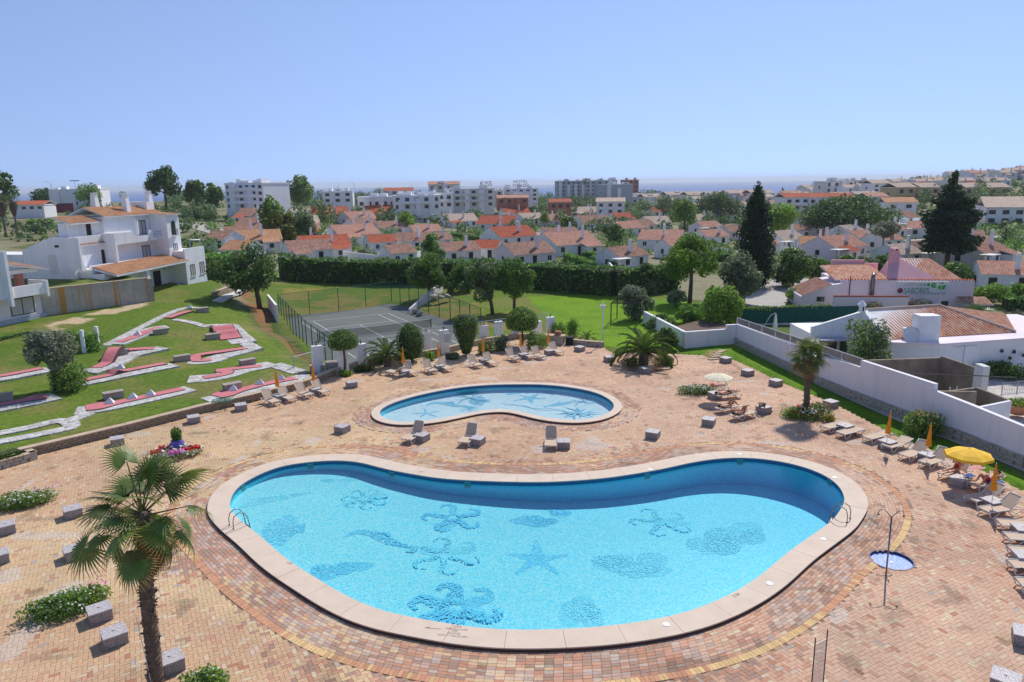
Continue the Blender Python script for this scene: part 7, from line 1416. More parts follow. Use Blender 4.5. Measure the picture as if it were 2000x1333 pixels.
stone_wall("planter_wall", "low stone edging below the white pillars", [p_[:2]+np.array([.1, -.3]) for p_ in P_], .45, .3, 2, .45, m_stone2, m_copt)
q = un(872, 668, 1.3); t2 = thing("notice_board", "white notice sign fixed to a pillar beside the court", "sign", (un(873, 691, 0)[0]+.1, un(873, 691, 0)[1]-.3, 0), R(10)); vol(t2, "board", -.35, .35, -.03, .0, 1.05, 1.95, m_white)
for k_ in range(9): vol(t2, "text_line", -.28, .28-.1*(k_ % 3), -.034, -.031, 1.85-.085*k_, 1.88-.085*k_, m_sgy)
q = un(640, 728, 0); t2 = thing("stone_block", "pair of stone blocks at the end of the golf wall", "stone block", tuple(q), R(20)); vol(t2, "block", -1.4, -.2, -.4, .4, 0, .75, m_conc); vol(t2, "block", -.1, 1.2, -.3, .5, 0, .9, m_conc)
a, b2 = G(574, 723), G(617, 712); t2 = thing("gate_rail", "simple rail fence at the end of the grass bank", "railing", tuple(a)); v = b2-a; b_ = MB(); b_.tube([(0, 0, 0), (0, 0, 1.1)], .05, 6); b_.tube([(0, 0, 1.1), (v[0], v[1], v[2]+1.2)], .04, 6); b_.build("rail", m_greyb, t2)
q = un(1090, 672, 0); t2 = thing("stone_barbecue", "stone counter with dark bins at the end of the far row", "counter", tuple(q), R(-18)); vol(t2, "counter", -1.6, .6, -.4, .4, 0, .8, m_stone2); vol(t2, "slab", -1.7, .7, -.45, .45, .8, .88, m_copt); vol(t2, "bin", .8, 1.5, -.3, .3, 0, .75, m_black); vol(t2, "pot", -.3, .3, -.2, .25, .88, 1.25, m_terra)
a = [D(x, y)[:2] for x, y in ((1105, 672), (1140, 676), (1178, 679))]; stone_wall("lawn_edge_wall", "low stone wall between the terrace and the back lawn", a, .45, .35, 2, .45, m_stone2, m_copt)
# topiary and shrubs of the planted edge
def topiary(name, lb, px, py, ytop, wpx, prof, stem, cols, n=3000, size=.07):
    q = un(px, py, 0); s_ = scale_at(q); h = (py-ytop)/s_; r_ = wpx/2/s_; t2 = thing(name, lb, "topiary", tuple(q))
    f = rng.random(n); a = rng.random(n)*6.283; pr = np.array(prof); rr = np.interp(f, pr[:, 0], pr[:, 1])*r_; k2 = rng.random(n) < .2; rr = np.where(k2, rr*np.sqrt(rng.random(n)), rr); zz = h*(stem+(1-stem)*f)
    P = np.c_[rr*np.cos(a), rr*np.sin(a), zz]+unit(n)*size*.8; No = np.c_[np.cos(a), np.sin(a), (f-.4)*1.5]+unit(n)*.8; V, F2 = leaf_quads(P, No, size*(.7+.6*rng.random(n))); cl = np.array(cols)[rng.integers(0, len(cols), n)]*(.75+.5*rng.random((n, 1))); npmesh("foliage", V, F2, m_leaf, t2, np.repeat(np.clip(cl, 0, 1), 4, 0))
    b_ = MB(); b_.lathe([(max(.02, np.interp(u, pr[:, 0], pr[:, 1])*r_*.86), h*(stem+(1-stem)*u)) for u in np.linspace(0, 1, 9)], 12); b_.build("branch_core", m_core, t2, True); b_ = MB(); b_.tube([(0, 0, 0), (.06, 0, h*stem*.5), (0, 0, h*stem+.2)], [.12, .09, .08], 7); b_.build("trunk", m_bark, t2); return t2
ball = [(0, .25), (.12, .65), (.35, .95), (.6, 1.0), (.85, .72), (1, .2)]; vase = [(0, .28), (.25, .55), (.55, .9), (.8, 1.0), (.94, .9), (1, .55)]; mush = [(0, .5), (.1, .9), (.35, 1.0), (.7, .85), (1, .25)]
topiary("mushroom_topiary", "mushroom shaped clipped tree on a bare trunk at the court corner", 674, 728, 643, 58, mush, .56, MID+GREEN); topiary("ball_topiary", "egg shaped clipped tree between two feather palm and sign pillar", 803, 705, 632, 54, ball, .05, GREEN+DARK); topiary("vase_topiary", "dark vase shaped clipped tree behind the loungers", 911, 694, 614, 49, vase, .04, DARK+GREEN, 3600); topiary("ball_topiary", "loose round clipped tree near the last pillars", 1020, 676, 600, 62, mush, .42, MID+LIME, 3200, .10)
for nm, lb, px, py, w_, h, cols, fl in [("edge_shrub", "bright shrub left of the sign pillar", 838, 706, 1.1, 1.1, LIME, None), ("rose_bush", "rose bush with pink and red blooms behind the parasol", 950, 692, 1.8, 1.6, MID, [(RD, 20, None), (PK, 26, None)]), ("edge_shrub", "grey green shrub before the middle pillars", 978, 686, 1.9, 1.9, GREYG, None), ("edge_shrub", "white flowering shrub before the last pillar", 1048, 680, 2.2, 1.9, LIME, [(W_, 40, None)]), ("edge_shrub", "low grey shrub beside the sign pillar", 885, 702, 1.5, .7, GREYG, None), ("edge_shrub", "low dark shrub with red flowers left of feather palm", 712, 727, 1.8, .8, DARK, [(RD, 14, None)]), ("edge_shrub", "small green plant below the mushroom topiary", 672, 736, 1.3, .6, LIME, None), ("edge_shrub", "pale shrub under the feather palm", 742, 712, 1.3, 1.2, LIME+OLIVE, [(W_, 25, None)]), ("fig_shrub", "bright broad leaved shrub on the lawn edge right of the last pillar", 1093, 663, 1.7, 2.2, LIME, None), ("fig_shrub", "bright broad leaved shrub beside the small young palm", 1117, 655, 1.9, 2.0, LIME, None)]:
    shrub(nm, lb, un(px, py, -.05), w_, w_*.8, h, int(700*w_), .09, cols, 14, fl, .06)
# ================================================================== HEDGES AND TREES ROUND THE LAWN
hedge("long_hedge", "long tall dark hedge between the back lawn and the village", [G(x, y) for x, y in ((548, 545), (620, 550), (700, 553), (800, 555), (900, 557), (1000, 560), (1100, 567), (1200, 577), (1260, 574), (1312, 566))], 2.6, 3.5, 55, .26, HEDGE+DARK, wob=.5)
hedge("villa_hedge", "green hedge between villa and village houses", [G(x, y) for x, y in ((404, 546), (425, 540), (470, 535))], 2.0, 3.0, 55, .24, HEDGE, wob=.4)
T = tpx
T("lawn_pine", "dark spreading tree with leaning trunk on the brown bank", 508, 604, 478, 135, trunkf=.22, n=9000, size=.17, cols=PINE+DARK, k_=44, lean=(-1.6, .4), rr=(.22, .34), tr=.28)
T("court_tree", "dense round tree behind the far corner of the court", 838, 582, 497, 84, trunkf=.16, n=6500, size=.16, cols=GREEN+PINE, k_=30, rr=(.22, .36), tr=.2)
T("lawn_tree", "leaning feathery tree behind the vase shaped topiary", 962, 614, 500, 80, trunkf=.18, n=4600, size=.16, cols=PINE+GREYG, k_=22, lean=(-1.6, .2), rr=(.2, .34), tr=.2)
T("lawn_tree", "upright feathery tree on the back lawn behind the pillars", 1004, 610, 503, 84, trunkf=.2, n=6000, size=.15, cols=PINE+GREEN, k_=30, rr=(.2, .32), tr=.17)
T("umbrella_pine", "bright green pine with clumped foliage right of the back lawn", 1347, 592, 455, 122, trunkf=.24, n=9000, size=.17, cols=PINEB+PINE[:2], k_=40, rr=(.18, .32), tr=.25)
T("olive_shrub", "tall grey green shrub left of the cypress", 1442, 592, 494, 86, trunkf=.02, n=3600, size=.22, cols=GREYG+OLIVE[:1], k_=30, rr=(.25, .38))
T("cypress", "tall black green cypress column", 1470, 562, 368, 84, kind="cypress", trunkf=.04, n=15000, size=.19, cols=CYP, tr=.3)
T("oleander", "tall pale oleander behind the pergola", 1243, 624, 552, 72, trunkf=.02, n=2600, size=.18, cols=OLIVE+GREYG, k_=26, rr=(.25, .38))
for nm, lb, bx, by, yt, wp_, cols, n, kw in [("garden_bush", "bright bushy shrub behind the low white wall corner", 1405, 645, 557, 95, LIME, 4200, {}), ("garden_bush", "lower bright bush left of the white wall corner", 1345, 632, 598, 60, MID+LIME, 1600, {}), ("garden_bush", "yellowish shrub at the foot of the bright pine", 1320, 600, 566, 45, LIME+OLIVE, 1000, {}), ("garden_bush", "large dark evergreen bush right of the cypress", 1548, 562, 484, 100, DARK+GREEN, 5000, {}), ("garden_bush", "second dark evergreen bush right of the cypress", 1600, 560, 505, 55, GREEN, 2000, {}),
    ("garden_bush", "rounded green bush beside the restaurant terrace", 1562, 592, 562, 58, LIME+MID, 1700, {}), ("garden_bush", "dark bush behind the restaurant roof, left", 1645, 535, 500, 50, DARK+GREEN, 1300, {}), ("garden_bush", "olive toned hedge bush behind the restaurant roof, middle", 1688, 530, 502, 55, GREYG+MID, 1300, {}), ("garden_bush", "green bush behind the restaurant roof, right", 1725, 530, 498, 40, GREEN, 900, {}), ("garden_bush", "dark bush right of the restaurant gable", 1870, 560, 515, 70, GREEN+MID, 1800, {}), ("garden_bush", "wide green shrubs right of the restaurant", 1935, 596, 552, 85, LIME+GREEN, 2600, {}), ("garden_bush", "green shrubs at the right edge beyond the restaurant", 1990, 592, 550, 60, LIME+GREEN, 1500, {}),
    ("garden_bush", "dark shrub at the hedge end near the pale oleander", 1256, 575, 512, 42, GREEN+DARK, 1500, {}), ("garden_bush", "flowering shrub before the hedge end", 1272, 575, 545, 40, MID+OLIVE, 1000, {}), ("garden_bush", "small round bush on the lawn right of the court tree", 882, 574, 550, 22, MID, 500, {}), ("garden_bush", "bush between the two lawn trees and the hedge", 905, 570, 512, 60, GREEN, 2000, {}), ("garden_bush", "clipped ball shrub right of the broad feather palm", 1302, 683, 640, 46, MID, 1500, {}), ("garden_bush", "spiky plants on the lawn before the hedge end", 1290, 640, 615, 60, GREEN+OLIVE, 1500, {}), ("garden_bush", "yellow green bush below the narrow dark tree", 866, 560, 540, 30, LIME, 600, {})]:
    T(nm, lb, bx, by, yt, wp_, trunkf=.0, n=n, size=.18 if by > 580 else .24, cols=cols, k_=22, rr=(.28, .42), cat="bush")
T("narrow_tree", "narrow dark green tree before the brown roofs", 848, 535, 450, 46, kind="round", trunkf=.05, n=2200, size=.25, cols=GREEN, k_=24)
T("conifer", "big dark layered conifer towering over the right houses", 1848, 528, 345, 108, kind="conifer", trunkf=.24, n=12000, size=.30, cols=CYP+DARK[:1], tr=.35)
T("umbrella_pine", "wide flat topped pine grove right of the cypress", 1655, 462, 390, 172, kind="umbrella", trunkf=.08, n=14000, size=.34, cols=DARK+PINE[:2], k_=60)
T("umbrella_pine", "low dark pine grove left of the cypress", 1400, 434, 381, 92, kind="umbrella", trunkf=.08, n=7000, size=.36, cols=DARK+PINE[:2], k_=40)
T("plane_tree", "bright green broadleaf tree right behind the cypress", 1518, 478, 390, 72, trunkf=.15, n=3200, size=.32, cols=LIME, k_=26)
T("plane_tree", "bright green broadleaf tree left of the cypress among roofs", 1335, 470, 388, 58, trunkf=.25, n=2400, size=.34, cols=LIME+MID, k_=22)
def bare_tree(lb, bx, by, yt, wp_):
    q = G(bx, by); s_ = scale_at(q); h = (by-yt)/s_; w_ = wp_/s_; t2 = thing("bare_tree", lb, "tree", tuple(q)); b_ = MB(); tips = []
    def br(p_, d, L, r_, k_):
        e_ = p_+d*L; b_.tube([tuple(p_), tuple((p_+e_)/2+unit(1)[0]*L*.08), tuple(e_)], [r_, r_*.8, r_*.55], 4, False)
        if k_ == 0: tips.append(e_); return
        for _ in range(3): dd = d+unit(1)[0]*.75+np.array([0, 0, .12]); br(e_, dd/np.linalg.norm(dd), L*.72, r_*.55, k_-1)
    b_.tube([(0, 0, 0), (0, 0, h*.25)], [h*.03, h*.024], 6); tr_ = b_.build("trunk", m_bark2, t2); b_ = MB()
    for a in range(5): d = np.array([math.cos(a*1.26)*w_/h, math.sin(a*1.26)*w_/h, .75]); br(np.array([0, 0, h*.22]), d/np.linalg.norm(d), h*.30, h*.017, 4)
    b_.build("branches", m_bark2, t2); return t2
bare_tree("leafless spreading tree among pale roofs right of cypress", 1612, 496, 436, 70); bare_tree("small leafless tree before a brown roof at left", 470, 432, 412, 30)
T("olive_tree", "grey olive tree among the pale roofs", 1722, 500, 434, 58, trunkf=.45, n=1500, size=.3, cols=OLIVE, k_=18, bark=m_bark2)
for nm, lb, bx, by, yt, wp_, kind, cols, n, sz in [("far_pine", "tall ragged pine against the sea above the villa", 326, 420, 328, 66, "round", DARK+PINE, 2600, .6), ("far_pine", "dense pine right of the ragged one above the villa", 385, 418, 352, 48, "round", PINE, 1500, .6), ("far_pine", "rounded pine beside the white apartment block", 420, 416, 360, 42, "round", PINE+DARK, 1300, .6), ("far_pine", "large pine right of the white apartment block", 594, 412, 344, 76, "round", PINE+MID, 2800, .6), ("far_pine", "smaller pine left of the large one", 550, 405, 358, 36, "round", DARK, 1000, .6), ("far_pine", "round dark pine before the sea at left", 86, 408, 367, 50, "round", DARK, 1400, .6), ("far_pine", "tall dark tree at the left picture edge", 2, 440, 334, 74, "round", DARK, 2200, .6), ("leafy_tree", "light green leafy tree above the villa roof", 180, 412, 360, 56, "round", LIME+MID, 1500, .5),
    ("leafy_tree", "tall light tree above the brown roofs left of centre", 533, 470, 382, 52, "round", MID+LIME, 2000, .38), ("leafy_tree", "yellow green mimosa before the brown roofs", 552, 478, 410, 56, "round", [(.17, .21, .03), (.13, .17, .03)], 1800, .36), ("leafy_tree", "lower yellow green tree among the brown roofs", 568, 486, 438, 40, "round", [(.17, .21, .03), (.13, .17, .03)], 1100, .34), ("leafy_tree", "grey green tree right of the mimosa", 597, 472, 408, 54, "round", GREYG+MID, 1800, .36), ("leafy_tree", "round bright tree among red roofs left of centre", 795, 460, 415, 46, "round", LIME, 1400, .36), ("leafy_tree", "dark round tree beside the bright one", 812, 425, 402, 30, "round", GREEN, 700, .36), ("leafy_tree", "brownish bushy tree before the far hotels", 1048, 414, 374, 62, "round", OLIVE+MID, 1700, .5), ("leafy_tree", "round bush tree among salmon roofs", 1064, 446, 416, 25, "round", LIME+MID, 600, .36), ("leafy_tree", "broad dark tree among brown roofs", 1110, 456, 424, 38, "round", GREEN+DARK, 1000, .36), ("leafy_tree", "wide green tree before pale far houses", 1215, 424, 392, 62, "round", MID+OLIVE, 1500, .5), ("leafy_tree", "wide grey green trees right of it", 1265, 424, 394, 46, "round", OLIVE+MID, 1100, .5), ("leafy_tree", "tall pale tree left of the plane tree", 1300, 426, 382, 60, "round", OLIVE+LIME[:1], 1500, .5), ("far_pine", "dark eucalyptus before the sea", 1268, 390, 352, 52, "round", DARK+GREYG, 1300, .6), ("leafy_tree", "dark green trees among brown roofs at centre right", 1195, 482, 438, 50, "round", GREEN+DARK, 1500, .36),
    ("leafy_tree", "brown green tree before the far white apartments", 730, 404, 378, 50, "round", OLIVE+MID, 1200, .5), ("leafy_tree", "small round tree left among the far white houses", 1240, 420, 400, 30, "round", MID, 500, .5), ("leafy_tree", "pale green tree among the upper right houses", 1580, 386, 365, 24, "round", OLIVE+LIME, 500, .5), ("leafy_tree", "dark rounded treetops on the right skyline", 1790, 362, 346, 38, "round", DARK, 700, .6), ("far_pine", "slender araucaria on the skyline", 1529, 372, 352, 14, "conifer", CYP, 700, .4), ("far_pine", "skeletal tall tree on the right skyline", 1805, 352, 334, 14, "conifer", GREYG, 400, .4)]:
    T(nm, lb, bx, by, yt, wp_, kind=kind, trunkf=.18, n=n, size=sz, cols=cols, k_=22, rr=(.24, .38), group="trees of the village and skyline")
def tall_palm(lb, bx, by, yt, wp_, skirt=False):
    q = G(bx, by); s_ = scale_at(q); h = (by-yt)/s_; r_ = wp_/2/s_; t2 = thing("tall_palm", lb, "palm tree", tuple(q), 0, "tall palms of the village"); b_ = MB(); b_.tube([(0, 0, 0), (.1, 0, h*.5), (0, 0, h-r_*.6)], [.32, .22, .2], 7); b_.build("trunk", m_bark2, t2)
    for i in range(22): bl = fan_leaf(r_*.62, 9, R(150), .35, random.choice([(.08, .12, .03), (.10, .15, .04), (.14, .17, .06)])); palm_crown_leaf((0, 0, h-r_*.7), i*2.4, R(80-130*(i/22)), r_*.5, bl, t2, "frond", .3)
    if skirt: b_ = MB(); b_.lathe([(.25, h*.45), (r_*.35, h*.6), (r_*.42, h-r_*.9), (.2, h-r_*.7)], 9); b_.build("dead_leaf_skirt", m_fibre, t2, True)
for a in [("tall thin palm rising over the centre trees", 1142, 412, 350, 18), ("palm left of the ragged pine on the sea line", 293, 404, 356, 24), ("small palm before the sea above the villa roof", 242, 404, 375, 18), ("shaggy palm with brown skirt at the left edge, left one", 12, 462, 380, 40, True), ("shaggy palm with brown skirt at the left edge, right one", 34, 458, 382, 34, True), ("palm among the ochre apartments at right", 1910, 386, 344, 24), ("palm before the far right white blocks", 1685, 368, 350, 14), ("palm at the corner of the upper right houses", 1708, 382, 358, 18), ("palm beside the ochre apartments, left", 1745, 384, 358, 14), ("palm beside the red roofed row houses", 1782, 420, 390, 22), ("palm left of the far white blocks", 1598, 364, 350, 10), ("low palm on the dry plot at the right edge", 1962, 470, 432, 42), ("small palm among red roofs at centre", 872, 446, 420, 18), ("small palm below the pale houses", 760, 500, 484, 24)]: tall_palm(*a)

# ================================================================== VILLAGE HOUSES
def gable_house(lb, q, w_, d_, wh, rise, yaw, rc, wall=None, nwin=2, ch=1, group=None, porch=False, storeys=1, nm="village_house", pitch=.36):
    t2 = thing(nm, lb, "house", tuple(q), yaw, group); wall = wall or m_wh; x0, x1 = -w_/2, w_/2; yb = d_; zt = wh*storeys
    b_ = MB(); b_.add([(x0, 0, -1.2), (x1, 0, -1.2), (x1, yb, -1.2), (x0, yb, -1.2), (x0, 0, zt), (x1, 0, zt), (x1, yb, zt), (x0, yb, zt), (x0, yb/2, zt+rise-.06), (x1, yb/2, zt+rise-.06)], [(0, 1, 5, 4), (2, 3, 7, 6), (0, 4, 8, 7, 3), (1, 2, 6, 9, 5), (4, 5, 9, 8), (6, 7, 8, 9)]); b_.build("wall", wall, t2)
    oh = .25; dz = rise/(yb/2)*oh; rf = roof(t2, [[(x0-.12, -oh, zt-dz+.05), (x1+.12, -oh, zt-dz+.05), (x1+.12, yb/2, zt+rise+.05), (x0-.12, yb/2, zt+rise+.05)], [(x1+.12, yb+oh, zt-dz+.05), (x0-.12, yb+oh, zt-dz+.05), (x0-.12, yb/2, zt+rise+.05), (x1+.12, yb/2, zt+rise+.05)]], RT[rc], pitch, .05, "roof", .09)
    for k_ in range(ch): cx = x0+w_*(.25+.5*random.random()) if k_ else x0+w_*(.55+.2*random.random()); chimney(t2, cx, yb*(.22 if k_ == 0 else .7), zt+.2, zt+rise+.9+.3*random.random(), .62, random.choice([m_wh, m_wh, m_pw]))
    for s_ in range(storeys):
        for k_ in range(nwin):
            x = x0+w_*(k_+.5+.15*(random.random()-.5))/nwin; z = s_*wh
            if k_ == nwin//2 and s_ == 0 and nwin > 1: door(t2, (x, 0, .05), (1, 0), .95, 2.05, random.choice([m_doorm, m_frame]))
            else: window(t2, (x, 0, z+.95), (1, 0), 1.0, 1.05, random.choice([m_frame, m_wframe]), m_glass, True)
    window(t2, (x0, yb*.5, .9), (0, -1), .9, 1.0, m_frame, m_glass, False)
    if w_ > 7.5 and random.random() < .6:
        a0 = x0+w_*(.08 if random.random() < .5 else .55); a1 = a0+w_*.36; dp = 2.2; vol(t2, "front_wing", a0, a1, -dp, .0, -1.2, zt*.8, wall); roof(t2, [[(a0-.15, -dp-.3, zt*.8+.03), (a1+.15, -dp-.3, zt*.8+.03), (a1+.15, .05, zt*.8+.75), (a0-.15, .05, zt*.8+.75)]], RT[random.choice([rc, rc, "red"])], pitch, .05, "wing_roof", .08); window(t2, ((a0+a1)/2, -dp, .8), (1, 0), .9, .9, m_frame, m_glass, False)
    if porch:
        vol(t2, "porch_post", x0-1.9, x0-1.7, -2.0, -1.8, -1, 2.3, wall); vol(t2, "porch_post", x0+.8, x0+1.0, -2.0, -1.8, -1, 2.3, wall); vol(t2, "porch_roof", x0-2.0, x0+1.2, -2.1, 0, 2.3, 2.42, m_paleb)
    return t2
HS = [(610,513,98,12,"brown",0),(640,505,112,8,"red",1),(705,478,104,-22,"salmon",1),(750,494,62,10,"red",0),(800,492,84,6,"brown",1),(790,519,66,20,"brown",0),(510,491,96,8,"orange",1),(492,463,92,6,"brown",1),(487,438,78,10,"brown",0),(420,491,48,-15,"brown",0),(476,479,76,5,"brown",1),(647,434,82,4,"red",1),(735,427,74,2,"red",1),(712,441,70,-25,"salmon",1),
 (905,514,88,10,"brown",1),(946,508,48,12,"red",0),(1045,521,112,14,"brown",1),(1015,481,104,-18,"red",1),(1130,499,124,-16,"salmon",1),(1238,527,92,-20,"brown",1),(1108,480,84,-12,"brown",1),(885,428,92,8,"beige",1),(930,420,52,6,"brown",0),(965,452,88,-14,"red",1),(1012,427,62,4,"red",0),(1047,440,62,20,"beige",0),(1092,442,58,-10,"salmon",1),(1170,449,84,12,"brown",2),(1222,438,52,5,"red",0),(1232,462,68,-10,"salmon",0),(1262,456,62,15,"brown",0),(1285,489,96,-18,"salmon",1),
 (1402,482,66,-10,"salmon",1),(1392,460,58,10,"salmon",0),(1552,490,88,-20,"beige",1),(1562,470,46,10,"brown",0),(1636,463,62,12,"beige",1),(1674,473,64,-16,"beige",1),(1662,508,112,-14,"salmon",2),(1590,503,60,10,"orange",1),(1694,488,62,12,"salmon",1),(1822,517,92,16,"brown",1),(1945,520,128,-18,"salmon",2),(1965,572,104,14,"salmon",1),(1778,524,64,10,"beige",1),(1745,492,60,-8,"salmon",1),(455,515,62,14,"orange",0),(838,470,70,12,"salmon",1),(905,446,76,-8,"beige",1),(1335,505,70,8,"salmon",0),(1890,490,70,10,"brown",1),(1150,425,56,8,"beige",1),(1290,448,60,-6,"beige",1),(1440,470,50,10,"brown",0),(1500,500,40,-5,"salmon",0),(768,462,66,12,"brown",1),(860,488,64,-10,"brown",1)]
for py_ in (404, 412, 421, 431, 442, 454, 466):
    for px_ in range(600, 1950, 44):
        a, b2 = px_+random.randint(-16, 16), py_+random.randint(-4, 4)
        if (a < 820 and b2 < 415) or (b2 < 424 and 960 < a < 1300) or (b2 < 436 and a > 1500) or any(abs(a-h_[0]) < (h_[2]+44)*.42 and abs(b2-h_[1]) < 11+(h_[1]-400)*.06 for h_ in HS): continue
        if any(abs(a-tx) < 30 and 0 < ty-b2 < 60 for tx, ty in ((1335, 470), (1518, 478), (1400, 438), (1655, 468), (1470, 500), (1848, 500))): continue
        HS.append((a, b2, 44+(b2-400)*.35, random.randint(5, 25), random.choice(["red", "salmon", "brown", "beige", "salmon"]), random.randint(0, 2)))
rows = {0: ("front", lambda y: y >= 500), 1: ("second", lambda y: 476 <= y < 500), 2: ("third", lambda y: 452 <= y < 476), 3: ("back", lambda y: y < 452)}
ordn = ["first", "second", "third", "fourth", "fifth", "sixth", "seventh", "eighth", "ninth", "tenth", "eleventh", "twelfth", "thirteenth", "fourteenth", "fifteenth", "sixteenth", "seventeenth", "eighteenth", "nineteenth", "twentieth"]
ordn += ["twenty-"+a for a in ordn[:9]]+["thirtieth"]+["thirty-"+a for a in ordn[:9]]+["fortieth"]+["forty-"+a for a in ordn[:9]]
cnm = {"red": "bright red", "brown": "weathered brown", "salmon": "salmon pink", "orange": "ochre", "beige": "pale beige"}
for rk, (rn_, fn) in rows.items():
    for k_, (px, py, wpx, yaw, rc, ch) in enumerate(sorted([h_ for h_ in HS if fn(h_[1])])):
        q = G(px, py); s_ = scale_at(q); yaw = abs(yaw)+16 if k_ % 5 else -abs(yaw)-6; w_ = min(15, max(5.5, wpx/s_*.86)); d_ = min(10.5, max(6, w_*.85))
        gable_house(f"white house with {cnm[rc]} roof, {ordn[k_]} from left in the {rn_} village row", q, w_, d_, 2.5, d_*.24, R(yaw), rc, random.choice([m_wh, m_wh, m_wh2, m_pw]), 2+(w_ > 9), min(2, ch+(w_ > 10)), "white village houses", random.random() < .25)
# garden walls between the houses
for k_, (a, b2, h) in enumerate([((670, 508), (760, 520), 1.8), ((820, 505), (770, 520), 1.6), ((1060, 470), (1110, 500), 1.2), ((1000, 460), (1100, 492), 1.3), ((1180, 520), (1200, 545), 1.6), ((1510, 490), (1560, 500), 1.4), ((1700, 515), (1780, 535), 1.5), ((430, 470), (480, 455), 1.2), ((560, 465), (640, 470), 1.3), ((1430, 500), (1380, 492), 1.3)]):
    p0, p1 = G(*a), G(*b2); t2 = thing("garden_wall", ["white garden wall below the red roofs at left", "low white wall behind the narrow dark tree", "short white wall beside the sloping drive", "long white wall beside the sloping drive at centre", "white wall stub behind the hedge end", "white wall before the beige house right of cypress", "white wall behind the restaurant", "curved white road wall right of the villa", "pale wall among the brown roofs at left", "white wall left of the cypress"][k_], "wall", (0, 0, 0)); wall_poly(t2, "wall", [(p0[0], p0[1], p0[2]+h), (p1[0], p1[1], p1[2]+h)], .25, m_wh, min(p0[2], p1[2])-1)
# ---- larger buildings behind
def block(lb, px, py, wpx, ytop, yaw, wall, ncol, nrow, depth=10, roofc=None, yd=None, balc=False, group="buildings on the skyline", cat="building", step=None, nm="apartment_block"):
    q = G(px, py) if yd is None else atdist(px, py, yd); s_ = scale_at(q); w_ = wpx/s_; h = (py-ytop)/s_; t2 = thing(nm, lb, cat, tuple(q), R(yaw), group); vol(t2, "wall", -w_/2, w_/2, 0, depth, -3, h, wall); vol(t2, "roof_parapet", -w_/2-.15, w_/2+.15, -.15, depth+.15, h, h+.35, m_paleb if wall is not m_wh else m_wh)
    if roofc: roof(t2, [[(-w_/2-.4, -.5, h+.3), (w_/2+.4, -.5, h+.3), (w_/2+.4, depth/2, h+.3+depth*.16), (-w_/2-.4, depth/2, h+.3+depth*.16)], [(w_/2+.4, depth+.5, h+.3), (-w_/2-.4, depth+.5, h+.3), (-w_/2-.4, depth/2, h+.3+depth*.16), (w_/2+.4, depth/2, h+.3+depth*.16)]], RT[roofc], .5, .06)
    else:
        for k_ in range(2): x = -w_/2+w_*(.2+.55*k_); vol(t2, "roof_hut", x, x+w_*.12, 2, 5, h+.35, h+1.6, wall)
    rh = h/nrow; ww = min(1.6, w_/ncol*.5); hh = min(1.5, rh*.5)
    for r_ in range(nrow):
        for c_ in range(ncol): window(t2, (-w_/2+w_*(c_+.5)/ncol, 0, r_*rh+rh*.3), (1, 0), ww, hh, m_frame, m_glass, False)
        if balc and r_: vol(t2, "balcony", -w_*.32, w_*.32, -1.3, -.001, r_*rh-.1, r_*rh+.85, wall)
    if w_ > 14:
        for k_ in range(int(w_/6)): x = -w_/2+6*k_+1+2*random.random(); vol(t2, "bay", x, x+2.2, -.9, -.001, -2, h*(.75+.4*random.random()), m_wh if wall is not m_terra else wall)
        for k_ in range(3): x = -w_/2+w_*random.random()*.85; vol(t2, "roof_box", x, x+1.5+2*random.random(), 1+4*random.random(), 7, h+.35, h+.8+1.6*random.random(), m_wh)
    window(t2, (-w_/2, depth*.5, h*.4), (0, -1), 1.2, hh, m_frame, m_glass, False); return t2
B = block
B("white four storey apartment block with outside stairs, left of the large pine", 480, 410, 88, 361, -18, m_wh, 6, 4, 14, None, 235, True); B("plain white building with floodlight mast at left before the sea", 150, 406, 92, 372, 10, m_wh, 3, 2, 12, None, 330)
B("white house with open carport left of centre", 660, 398, 58, 376, 8, m_wh, 3, 2, 9, None, 285); B("pale commercial building with red roof on the skyline", 778, 388, 56, 374, 4, m_paleb, 4, 2, 10, "red", 420); B("low white house row before the far apartments", 760, 408, 120, 386, 4, m_wh, 8, 1, 8, None, 300); B("white stepped apartment house left of centre", 815, 412, 92, 384, 6, m_wh, 5, 2, 10, None, 290, True)
B("cream apartment building with balconies at centre", 918, 406, 96, 371, 6, m_paleb, 6, 3, 12, None, 310, True); B("lower white wing left of the cream apartment building", 862, 408, 46, 380, 10, m_wh, 3, 2, 11, None, 305, True); B("white building with red roof hut behind the cream apartments", 868, 385, 60, 362, 4, m_paleb, 4, 2, 10, "salmon", 400); B("white hotel with dark sign at centre", 1012, 394, 78, 370, 4, m_wh, 6, 3, 12, None, 380, True); B("small white annex left of the hotel", 968, 394, 30, 374, -6, m_paleb, 2, 2, 10, None, 372); B("dark red canopy restaurant before the hotel", 1002, 400, 60, 388, 5, m_terra, 4, 1, 8, "salmon", 350); B("red roofed restaurant left of the tall thin palm", 1095, 410, 42, 396, 4, m_terra, 3, 1, 8, "red", 340)
B("long grey hotel block on the skyline", 1125, 384, 76, 355, 2, m_greyb, 8, 4, 14, None, 560, False); B("grey hotel block with terraces on the skyline, left half", 1185, 390, 40, 354, 2, m_greyb, 3, 4, 14, None, 540); B("plain windowless grey tower block before the hotel", 1207, 392, 58, 362, 6, m_greyb, 1, 1, 14, None, 430); B("terracotta topped building beside the grey tower", 1232, 388, 30, 353, 2, m_terra, 3, 4, 12, None, 545); B("white villa below the grey tower block", 1192, 420, 54, 396, -8, m_wh, 3, 2, 10, "beige", 320)
